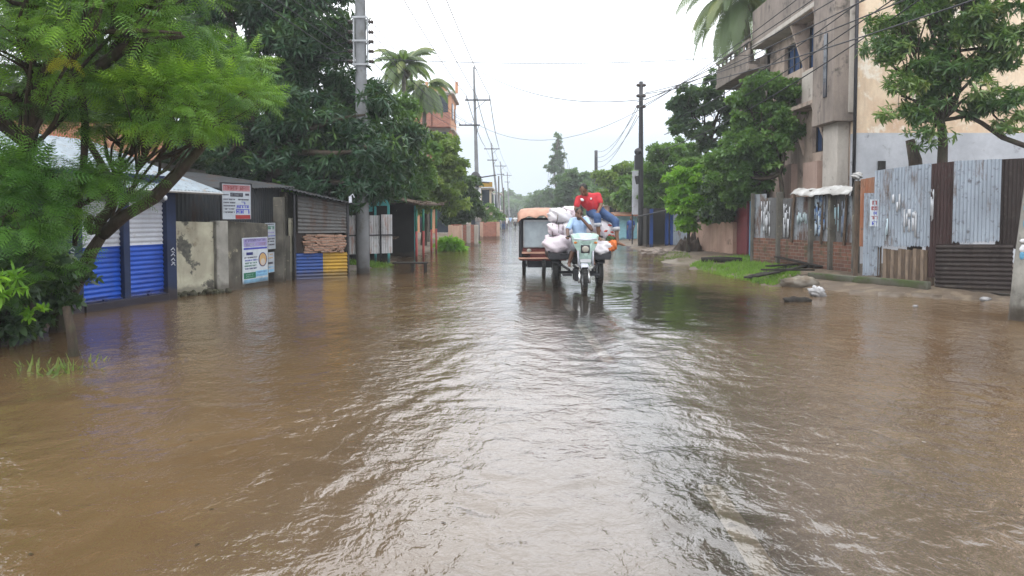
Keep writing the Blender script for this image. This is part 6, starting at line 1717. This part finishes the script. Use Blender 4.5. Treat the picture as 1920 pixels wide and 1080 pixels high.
def wheel(parent, c, R_, w, ax=Vector((1, 0, 0)), spokes=18, name='wheel'):
    c = Vector(c)
    t = MB(); pr = [(R_ * .80, -w / 2 * .8), (R_ * .90, -w / 2), (R_ * .97, -w / 2 * .75), (R_, -w / 4), (R_, w / 4), (R_ * .97, w / 2 * .75), (R_ * .90, w / 2), (R_ * .80, w / 2 * .8)]
    t.lathe_x(c, pr, 32, 0, ax)
    for k in range(30):
        a = 2 * math.pi * k / 30; u = ax.cross(Vector((0, 0, 1))).normalized(); v = ax.cross(u)
        t.box(c + (u * math.cos(a) + v * math.sin(a)) * R_, (w * .8, .022, .022), Matrix((ax, u * -math.sin(a) + v * math.cos(a), u * math.cos(a) + v * math.sin(a))).transposed())
    o = t.build(name, M['black_rubber'], parent, smooth=False)
    r = MB(); r.lathe_x(c, [(R_ * .74, -w * .32), (R_ * .82, -w * .36), (R_ * .82, w * .36), (R_ * .74, w * .32)], 28, 0, ax)
    r.lathe_x(c, [(.01, -w * .6), (.05, -w * .6), (.05, w * .6), (.01, w * .6)], 12, 0, ax)
    u = ax.cross(Vector((0, 0, 1))).normalized(); v = ax.cross(u)
    for k in range(spokes):
        a = 2 * math.pi * k / spokes; s = 1 if k % 2 else -1
        r.tube([c + ax * s * w * .4 + (u * math.cos(a) + v * math.sin(a)) * .045, c + (u * math.cos(a + .15) + v * math.sin(a + .15)) * R_ * .77], .005, 4)
    r.build('rim', M['steel'], o)
    return o
# cargo tricycle
fw = G(1098, 552); TX, TY = fw.x, fw.y + .28
tk = thing('cargo_tricycle', (TX, TY + .9, 0), 'mint green fronted motor tricycle carrying a load of sacks through the water', 'tricycle')
WR = .31
wheel(tk, (TX, TY, WR - .06), WR, .10)
RYW = TY + 1.65
for px in (1041, 1124): wheel(tk, (X(px, RYW), RYW, .35 - .04), .35, .13)
mb = MB()
for s in (-1, 1): mb.tube([(TX + s * .085, TY, WR - .06), (TX + s * .085, TY + .16, .70), (TX + s * .07, TY + .25, 1.02)], .024, 8)
for s in (-1, 1): mb.tube([(TX + s * .10, TY + .0, WR - .1), (TX + s * .085, TY + .08, .45)], .036, 8)
mb.build('fork', M['chrome'], tk, smooth=True)
mb = MB(); k = 12; vs = []; fs = []
for i in range(k + 1):
    a = R(-35) + R(130) * i / k; cc = Vector((TX, TY + math.sin(a - R(0)) * (WR + .05) * .9 - .0, WR - .06 + math.cos(a) * (WR + .06)))
    for x_, dz in ((-.085, -.035), (-.06, 0), (.06, 0), (.085, -.035)): vs.append(cc + Vector((x_, 0, dz)))
for i in range(k):
    for j in range(3): q = i * 4 + j; fs.append((q, q + 1, q + 5, q + 4))
fo = MB().add(vs, fs).build('mudguard', M['white_paint'], tk, smooth=True); s_ = fo.modifiers.new('t', 'SOLIDIFY'); s_.thickness = .008
# front shield: tapering panel with shoulders
fc = lambda px, py, dy=0.0: P(px, py, TY + .10 + dy)
sh_ = [fc(1071, 441, .05), fc(1083, 437), fc(1113, 437), fc(1123, 441, .05), fc(1120, 457, .03), fc(1114, 470), fc(1110, 487), fc(1106, 499), fc(1092, 499), fc(1087, 487), fc(1082, 470), fc(1075, 457, .03)]
mb = MB(); c0 = sum(sh_, Vector()) / len(sh_) + Vector((0, -.09, .02)); n = len(sh_); vs = sh_ + [p.lerp(c0, .55) + Vector((0, -.06, 0)) for p in sh_] + [c0] + [p + Vector((0, .05, 0)) for p in sh_]
fs = [(i, (i + 1) % n, n + (i + 1) % n, n + i) for i in range(n)] + [(n + i, n + (i + 1) % n, 2 * n) for i in range(n)] + [((i + 1) % n, i, 2 * n + 1 + i, 2 * n + 1 + (i + 1) % n) for i in range(n)] + [tuple(2 * n + 1 + i for i in range(n))[::-1]]
mb.add(vs, fs); so = mb.build('front_shield', M['mint'], tk, bevel=.008)
mb = MB(); q = fc(1097.5, 467, -.24); mb.box(q, (.19, .05, .17)); mb.build('headlight_housing', M['metal_dark'], so, bevel=.02)
mb = MB(); mb.ell(q + Vector((0, -.03, 0)), (.075, .02, .065)); mb.build('headlight', M['lamp_glass'], so, smooth=True)
mb = MB(); 
for px in (1079, 1117): mb.ell(fc(px, 455, -.06), (.035, .02, .025))
mb.build_each('indicator', M['lamp_orange'], so, smooth=True)
mb = MB()
for px in (1084, 1112):
    mb.tube([fc(px, 470, -.06), fc(px + (1 if px < 1098 else -1), 498, -.02)], .022, 6)
mb.tube([fc(1076, 448, -.10), fc(1098, 450, -.20), fc(1119, 448, -.10)], .02, 8); mb.build('shield_bar', M['white_paint'], so, smooth=True)
MB().box(fc(1098, 489, -.10), (.22, .015, .07)).build('number_plate', M['plastic_white'], so, bevel=.004)
# handlebar, mirrors, levers
mb = MB(); hb = [P(1061, 446, TY + .35), P(1075, 439, TY + .28), P(1098, 443, TY + .26), P(1117, 439, TY + .28), P(1130, 445, TY + .35)]
mb.tube(hb, .014, 8); mb.build('handlebar', M['chrome'], tk, smooth=True)
mb = MB(); mb.tube([hb[0], hb[0].lerp(hb[1], .6)], .02, 8); mb.tube([hb[4], hb[4].lerp(hb[3], .6)], .02, 8); mb.build_each('grip', M['black_rubber'], tk, smooth=True)
# frame, tank, seat, bed
mb = MB()
mb.tube([(TX, TY + .25, 1.0), (TX, TY + .55, .55), (TX, TY + 1.0, .38), (TX, TY + 2.6, .40)], .035, 8)
for s in (-1, 1): mb.tube([(TX + s * .25, TY + .75, .42), (TX + s * .38, TY + 1.1, .50), (TX + s * .38, TY + 2.8, .50)], .03, 8); mb.box((TX + s * .45, RYW, .52), (.05, .6, .07))
mb.tube([(TX - .45, RYW, .31), (TX + .50, RYW, .31)], .035, 8); mb.ell((TX, RYW, .31), (.12, .12, .12)); mb.box((TX + .0, TY + .75, .33), (.32, .5, .25)); mb.box((TX - .3, TY + .85, .32), (.2, .35, .04)); mb.box((TX + .3, TY + .85, .32), (.2, .35, .04))
mb.build('chassis', M['metal_dark'], tk, bevel=.006)
mb = MB(); mb.ell((TX, TY + .55, .86), (.13, .26, .12), None, 16, 10, pw=.8); mb.build('fuel_tank', M['oxide_red'], tk, smooth=True)
mb = MB(); mb.box((TX - .02, TY + .98, .76), (.42, .36, .14)); mb.box((TX - .02, TY + 1.0, .62), (.34, .30, .16)); mb.build('seat', M['black_rubber'], tk, bevel=.04)
bx0, bx1 = X(1028, RYW), X(1141, RYW)
mb = MB(); mb.box(((bx0 + bx1) / 2, TY + 2.05, .66), (bx1 - bx0, 1.6, .08)); mb.box(((bx0 + bx1) / 2, TY + 1.27, .70), (bx1 - bx0, .05, .12))
for s in (bx0, bx1): mb.box((s, TY + 2.05, .74), (.04, 1.6, .16)); 
mb.box(((bx0 + bx1) / 2, TY + 2.84, .85), (bx1 - bx0, .04, .4)); mb.build('cargo_bed', M['metal_dark'], tk, bevel=.008)
mb = MB()
for px in (1041, 1124): mb.lathe_x((X(px, RYW), RYW, .33), [(.39, -.09), (.40, -.09), (.40, .09), (.39, .09)], 24)
mb.v = [v for v in mb.v]
k_ = MB()
for px in (1041, 1124):
    for i in range(9):
        a0, a1 = R(-60 + i * 13.3), R(-60 + (i + 1) * 13.3); c = Vector((X(px, RYW), RYW, .33))
        k_.poly([c + Vector((-.09, math.sin(a0) * .41, math.cos(a0) * .41)), c + Vector((.09, math.sin(a0) * .41, math.cos(a0) * .41)), c + Vector((.09, math.sin(a1) * .41, math.cos(a1) * .41)), c + Vector((-.09, math.sin(a1) * .41, math.cos(a1) * .41))], .012)
k_.build('rear_mudguard', M['metal_dark'], tk)

# the sacks on the bed
def sack(px, py, Y, sx, sy, sz, m, label, seed, rot=0.0, tilt=0.0, cat='sack', rope=False, print_=None, group='sacks loaded on the motor tricycle'):
    c = P(px, py, Y); t = thing('sack', c - Vector((0, 0, sz)), label, cat, group)
    Rm = Matrix.Rotation(rot, 3, 'Z') @ Matrix.Rotation(tilt, 3, 'Y')
    fn = lambda u: 1 + .10 * math.sin(3.3 * u.x + 2 * u.z + seed) + .06 * math.sin(8 * u.x + 6 * u.z + seed * 2) + .035 * math.sin(15 * u.y + 11 * u.x + seed) + .03 * math.sin(21 * u.z + 17 * u.x + seed) - .10 * max(0, abs(u.x) - .75) * (2 + math.sin(19 * u.z))
    MB().ell(c, (sx, sy, sz), Rm, 36, 24, pw=.72, fn=fn).build('bag', M[m], t, smooth=True)
    if rope:
        mb = MB()
        for o in (-.35, .3):
            pts = []
            for k in range(25):
                a = 2 * math.pi * k / 24; sp = lambda v: math.copysign(abs(v) ** .72, v)
                pts.append(c + Rm @ Vector((o * sx, sp(math.cos(a)) * sy * 1.0, sp(math.sin(a)) * sz * 1.02)))
            mb.tube(pts, .010, 5, cap=False)
        mb.build('rope', M['rope'], t)
    if print_:
        mb = MB(); g2 = random.Random(seed)
        for k in range(7):
            u = Vector((g2.uniform(-.7, .7), -1, g2.uniform(-.5, .5))); u.normalize(); u = Vector((math.copysign(abs(u.x) ** .72, u.x), -abs(u.y) ** .72, math.copysign(abs(u.z) ** .72, u.z)))
            p = c + Rm @ (Vector((u.x * sx, u.y * sy, u.z * sz)) * fn(u) * .985); mb.ell(p, (.05, .02, .025), Matrix.Rotation(g2.uniform(-.5, .5), 3, 'Y'), 8, 6)
        mb.build('printed_mark', M[print_], t, smooth=True)
    return t
SYc = TY + 1.75
sack(1050, 405, SYc, .31, .35, .17, 'sack_white', 'roped white sack on top of the left side of the load', 1, .1, .06, rope=True)
sack(1043, 430, SYc - .05, .22, .33, .15, 'sack_pink', 'pinkish sack in the middle of the left side of the load', 2, -.1, .0, rope=True)
sack(1066, 430, SYc - .1, .17, .3, .17, 'sack_white', 'upright white sack just left of the driver', 3, .1, .2)
sack(1046, 457, SYc - .22, .32, .30, .20, 'sack_pink', 'big bulging pale sack at the lower left of the load', 4, .15, -.12)
sack(1078, 462, SYc + .1, .3, .4, .2, 'sack_white', 'white sack low behind the driver', 5)
sack(1110, 462, SYc + .1, .3, .4, .2, 'sack_pink', 'pinkish sack low under the seated red shirted man', 6)
sack(1086, 424, SYc + .35, .33, .4, .2, 'sack_white', 'white sack behind the driver at shoulder height', 7, 0, .0)
sack(1118, 421, SYc + .25, .33, .38, .19, 'sack_white', 'large white sack the red shirted man sits on', 8, .05, .1)
sack(1139, 430, SYc + .12, .27, .33, .21, 'sack_white', 'white sack with red print at the right side of the load', 9, -.1, .35, print_='sack_print')
sack(1126, 465, SYc - .25, .27, .28, .15, 'sack_white', 'low white sack sagging over the right edge of the bed', 10, .1, -.1)
sack(1147, 461, SYc - .34, .11, .14, .13, 'sack_orange', 'round orange sack at the lower right corner of the load', 11)
sack(1068, 400, SYc + .8, .3, .35, .16, 'sack_pink', 'pinkish sack at the rear top of the load', 12)
sack(1145, 448, SYc - .15, .12, .2, .07, 'foliage_debris', 'small greenish bundle above the orange sack', 13)
sack(1030, 452, SYc + .2, .12, .25, .14, 'sack_pink', 'pink bundle bulging out at the far left of the load', 14)

# driver
dv = thing('person', P(1086, 452, TY + .95), 'driver in light blue shirt, one hand at his mouth, steering the tricycle', 'person')
YD = TY + .95
b, sh, tr = MB(), MB(), MB()
hc = P(1086, 400, YD - .10); look = Vector((.05, -1, -.12)); fr = head(b, hc, look, (0, 0, 1), .98)
nk = P(1086, 411, YD - .02); ch = P(1086, 424, YD); pv = P(1088, 450, YD + .05)
capsule(b, nk - Vector((0, 0, .04)), hc - Vector((0, -.02, .06)), .055, .052)
b.ell(ch, (.15, .11, .18)); b.ell(pv, (.15, .12, .12)); capsule(b, ch, pv, .12, .13)
sh.ell(ch + Vector((0, 0, .01)), (.185, .13, .17)); capsule(sh, ch, pv, .15, .16); 
SR, SL = P(1073.5, 414, YD), P(1099, 413, YD); capsule(sh, SR, SL, .075, .075)
ER, HR = P(1064, 431, YD - .15), P(1065, 444, TY + .42)
EL, HL = P(1109, 430, YD - .28), P(1089, 408, YD - .22)
for S, E, H, sd in ((SR, ER, HR, -1), (SL, EL, HL, 1)):
    capsule(b, S, E, .052, .042); capsule(b, E, H, .043, .03); capsule(sh, S, S.lerp(E, .8 if sd < 0 else .5), .068, .062)
hand(b, HR, (-.1, -.8, -.1), (0, -.2, -1), .95, 1.1, -1); hand(b, HL, (-.8, -.1, .5), (-.3, .9, 0), .95, .9, 1)
for sd, kn, an in ((-1, P(1076, 466, YD - .42), P(1067, 494, YD - .42)), (1, P(1108, 466, YD - .42), P(1112, 490, YD - .42))):
    hp = pv + Vector((.09 * sd, 0, -.03)); capsule(b, hp, kn, .085, .06); capsule(b, kn, an, .055, .038); capsule(b, an - Vector((0, 0, .02)), an + Vector((.0, -.15, -.04)), .036, .028)
    for j in range(5): capsule(b, an + Vector(((j - 2) * .014, -.15, -.045)), an + Vector(((j - 2) * .017, -.185, -.05)), .010, .009, 7)
    capsule(tr, hp, kn, .11, .085)
capsule(tr, pv - Vector((.08, 0, .03)), pv + Vector((.08, 0, -.03)), .13, .13)
fuse(b, 'body', M['skin_dark'], dv, .009, 3); fuse(sh, 'shirt', M['lightblue_cloth'], dv, .014); fuse(tr, 'shorts', M['grey_cloth'], dv, .014)
face_bits(dv, hc, fr, .98, True)

# man in red on the sacks
YM = TY + 1.75
rm = thing('person', P(1116, 402, YM), 'barefoot person in red shirt and rolled jeans sitting on the sacks', 'person')
b, sh, tr, hm = MB(), MB(), MB(), MB()
hc = P(1093.5, 356, YM - .32); fr = head(b, hc, (-.35, -1, -.55), (-.12, -.35, 1), 1.05)
nk = P(1100, 366, YM - .18); ch = P(1104, 377, YM - .10); pv = P(1117, 397, YM + .02)
capsule(b, nk, hc + Vector((.03, .06, -.05)), .058, .055)
SR, SL = P(1085, 373, YM - .22), P(1121, 367, YM - .05)
b.ell(ch, (.16, .12, .17)); capsule(b, ch, pv, .13, .14); capsule(b, SR, SL, .055, .055)
capsule(sh, SR, SL, .080, .080); sh.ell(ch, (.195, .145, .20), Matrix.Rotation(R(-20), 3, 'Y')); capsule(sh, ch, pv + Vector((-.02, -.02, .05)), .17, .165); capsule(sh, nk + Vector((.01, .03, -.04)), nk + Vector((0, .0, .0)), .085, .065)
ER, HR = P(1079.5, 391, YM - .28), P(1083, 404, YM - .12)
EL, HL = P(1127, 385, YM - .18), P(1121, 397, YM - .42)
for S, E, H, sd in ((SR, ER, HR, -1), (SL, EL, HL, 1)):
    capsule(b, S, E, .055, .044); capsule(b, E, H, .045, .031); capsule(sh, S, S.lerp(E, .62), .078, .076)
hand(b, HR, (.2, .2, -1), (0, -1, 0), 1.0, .3, -1); hand(b, HL, (-.3, -.6, -.35), (0, .1, -1), 1.0, .35, 1)
for sd, kn, an, toe in ((-1, P(1120, 407, YM - .50), P(1123, 446, YM - .50), Vector((.03, -.17, -.05))), (1, P(1154, 415, YM - .30), P(1158, 455, YM - .38), Vector((.15, -.12, -.06)))):
    hp = pv + Vector((.10 * sd, 0, .0)); capsule(b, hp, kn, .09, .065); md = kn.lerp(an, .35)
    capsule(b, kn, md, .058, .056); capsule(b, md, an, .054, .036); b.ell(an + Vector((0, .03, -.03)), (.035, .045, .035))
    capsule(b, an, an + toe * .8, .036, .030)
    for j in range(5):
        w_ = Vector((-toe.y, toe.x, 0)).normalized() * (j - 2) * .016; capsule(b, an + toe * .85 + w_, an + toe * (1.12 - .03 * abs(j - 1)) + w_ * 1.15, .011, .009, 7)
    cuff = kn.lerp(an, .30); capsule(tr, hp, kn, .115, .092); capsule(tr, kn, cuff, .090, .080)
    d = (an - kn).normalized(); hm.tube([cuff - d * .01, cuff + d * .07], [.088, .084], 18)
capsule(tr, pv - Vector((.09, 0, 0)), pv + Vector((.09, 0, 0)), .14, .14)
fuse(b, 'body', M['skin'], rm, .009, 3); fuse(sh, 'shirt', M['red_cloth'], rm, .014); fuse(tr, 'jeans', M['denim'], rm, .014)
hm.build('rolled_hem', M['denim_hem'], rm, smooth=True)
mb = MB(); q = P(1091.5, 374.5, YM - .42); mb.ell(q, (.045, .012, .03), Matrix.Rotation(.5, 3, 'Y')); mb.ell(P(1108, 372.5, YM - .27), (.022, .01, .025)); mb.build('pale_print', M['white_cloth'], rm, smooth=True)
face_bits(rm, hc, fr, 1.05)

# battery rickshaw behind
RYf = 19.0; rx0, rx1 = X(974, RYf), X(1064, RYf); rc = (rx0 + rx1) / 2
rk_ = thing('rickshaw', (rc, RYf + 1.1, 0), 'battery rickshaw with salmon canvas roof and big windscreen behind the tricycle', 'rickshaw')
zp = lambda py: Z(py, RYf)
wheel(rk_, (X(1020, RYf), RYf + .12, .24), .25, .09, spokes=10)
for xx in (X(984, RYf + .4), rx1 - .1): wheel(rk_, (xx, RYf + 1.75 if xx > rc else RYf + 1.6, .24), .26, .10, spokes=10)
wheel(rk_, (X(983, RYf), RYf + .5, .22), .25, .09, spokes=10) if False else None
mb = MB()
hw = (rx1 - rx0) / 2
mb.box((rc, RYf + 1.15, .50), (hw * 2, 1.9, .10)); mb.box((rc, RYf + .12, zp(470) - .02), (hw * 1.9, .10, .16)); mb.box((rc, RYf + 1.5, .72), (hw * 2, 1.1, .38)); mb.box((rc, RYf + .15, .60), (hw * 1.1, .16, .30))
mb.build('body', M['oxide_red'], rk_, bevel=.025)
mb = MB(); mb.box((rc, RYf + .02, zp(474)), (hw * 1.8, .03, .05)); mb.tube([(rx0 - .03, RYf + .02, .52), (rx1 + .03, RYf + .02, .52)], .022, 8); mb.build('bumper', M['salmon'], rk_, bevel=.005)
mb = MB()
for x_ in (rx0 + .05, rx1 - .05):
    mb.tube([(x_, RYf + .08, .55), (x_, RYf + .14, zp(400))], .04, 8); mb.tube([(x_, RYf + 1.9, .55), (x_, RYf + 1.9, zp(398))], .04, 8); mb.tube([(x_, RYf + 1.0, .55), (x_, RYf + 1.0, zp(398))], .03, 8)
mb.box((rx0 + .02, RYf + .55, 1.25), (.05, .8, .7)); mb.box((rx0 + .02, RYf + .5, .8), (.05, .8, .5))
mb.tube([(rx0 + .15, RYf + .05, zp(414)), (rx1 - .15, RYf + .05, zp(414))], .02, 6); mb.box((rc, RYf + 1.9, 1.1), (hw * 1.9, .05, .9)); mb.box((rc, RYf + 1.5, 1.0), (hw * 1.8, .2, .6))
mb.box((rc, RYf + 1.2, .35), (hw * 1.3, 1.6, .18)); mb.tube([(X(984, RYf + .4), RYf + 1.6, .24), (rx1 - .1, RYf + 1.75, .24)], .04, 6); mb.tube([(X(1020, RYf), RYf + .12, .24), (X(1020, RYf), RYf + .3, .7)], .05, 6)
mb.build('frame', M['metal_dark'], rk_)
ws = MB().box(((rc + .03), RYf + .06, (zp(414) + zp(463)) / 2), (hw * 1.72, .02, zp(414) - zp(463))); ws.build('windscreen', M['windscreen'], rk_, bevel=.01)
mb = MB()
for s in (-1, 1): mb.box((rc + .03 + s * hw * .86, RYf + .045, (zp(414) + zp(463)) / 2), (.03, .03, zp(414) - zp(463)))
mb.box((rc + .03, RYf + .045, zp(414)), (hw * 1.75, .03, .04)); mb.box((rc + .03, RYf + .045, zp(463)), (hw * 1.75, .03, .03)); mb.tube([(rc - .1, RYf + .03, zp(462)), (rc + .14, RYf + .025, zp(446))], .008, 5); mb.build('windscreen_trim', M['steel'], rk_)
vs, fs = [], []; nx_, ny_ = 14, 8
for j in range(ny_ + 1):
    for i in range(nx_ + 1):
        u, v = i / nx_ * 2 - 1, j / ny_
        vs.append(Vector((rc + u * (hw + .05), RYf - .14 + v * 2.25, zp(391.5) + .03 - .05 * u * u - (.22 + .03 * math.sin(i * 1.7)) * (1 if j == 0 else 0) - (.04 if j == 1 else 0) - .12 * max(0, abs(u) - .86) * 6 + .012 * math.sin(i * 2.1 + j * 1.3))))
for j in range(ny_):
    for i in range(nx_): q = j * (nx_ + 1) + i; fs.append((q, q + 1, q + nx_ + 2, q + nx_ + 1))
cv = MB().add(vs, fs).build('canvas_roof', M['salmon'], rk_, smooth=True); s_ = cv.modifiers.new('t', 'SOLIDIFY'); s_.thickness = .015
mb = MB(); 
for s in (-1, 1): mb.ell((rc + s * hw * .6, RYf + .02, .72), (.06, .03, .05))
mb.build_each('headlight', M['lamp_glass'], rk_, smooth=True)
# far motorcycles at the street end
for i, (px, Y, lab, sc) in enumerate(((966, 98, 'tiny motorcycle with a rider far up the street', 'white_cloth'), (972, 135, 'farthest motorcycle, a speck beside the rickshaw roof', 'grey_cloth'))):
    x = X(px, Y); t = thing('motorcycle', (x, Y, 0), lab, 'motorcycle')
    wheel(t, (x, Y, .26), .30, .1, spokes=8); wheel(t, (x, Y + 1.25, .26), .30, .12, spokes=8)
    mb = MB(); mb.ell((x, Y + .5, .8), (.14, .3, .14)); mb.box((x, Y + 1.0, .8), (.26, .6, .1)); mb.tube([(x, Y, .28), (x, Y + .3, 1.0)], .04, 6); mb.tube([(x - .33, Y + .35, 1.05), (x + .33, Y + .35, 1.05)], .02, 6); mb.box((x, Y + .65, .45), (.25, .4, .35)); mb.build('body', M['metal_dark'], t, bevel=.01)
    MB().ell((x, Y + .12, .92), (.09, .05, .09)).build('headlight', M['lamp_glass'], t, smooth=True)
    r_ = thing('person', (x, Y + .9, .8), ('person in white shirt riding the nearer far motorcycle', 'person in grey riding the farthest motorcycle')[i], 'person')
    b, sh = MB(), MB(); o = Vector((x, Y + .9, .82)); fr = head(b, o + Vector((0, -.1, .70)), (0, -1, 0), (0, 0, 1))
    capsule(b, o + Vector((0, 0, .1)), o + Vector((0, -.08, .58)), .12, .06); capsule(sh, o + Vector((0, 0, .05)), o + Vector((0, -.05, .42)), .15, .17)
    for s in (-1, 1):
        S, E, H = o + Vector((.18 * s, -.06, .47)), o + Vector((.30 * s, -.28, .30)), o + Vector((.30 * s, -.52, .24)); capsule(b, S, E, .05, .04); capsule(b, E, H, .04, .03); capsule(sh, S, S.lerp(E, .6), .07, .06); hand(b, H, (0, -1, 0), (0, 0, -1), 1, 1, s)
        K, A = o + Vector((.22 * s, -.42, -.02)), o + Vector((.2 * s, -.30, -.48)); capsule(b, o + Vector((.09 * s, 0, 0)), K, .08, .06); capsule(b, K, A, .055, .04); capsule(b, A, A + Vector((0, -.15, -.02)), .035, .03)
    fuse(b, 'body', M['skin'], r_, .02); fuse(sh, 'shirt', M[sc], r_, .02); face_bits(r_, o + Vector((0, -.1, .70)), fr)

# ------------------------------------------------------------------ haze
hb_ = MB().box((0, 150, 19), (420, 400, 41.6)).build('haze', plain('haze_tmp', (1, 1, 1)), uv=False, loc=(0, 150, 0))
hm_ = bpy.data.materials.new('haze_air'); hm_.use_nodes = True; hn = hm_.node_tree.nodes; hn.clear()
ho = hn.new('ShaderNodeOutputMaterial'); hv = hn.new('ShaderNodeVolumePrincipled'); hv.inputs['Color'].default_value = (.93, .96, 1, 1); hv.inputs['Density'].default_value = .0012; hv.inputs['Anisotropy'].default_value = .0
hm_.node_tree.links.new(hv.outputs[0], ho.inputs['Volume'])
hb_.data.materials.clear(); hb_.data.materials.append(hm_)
tag(hb_, kind='stuff')
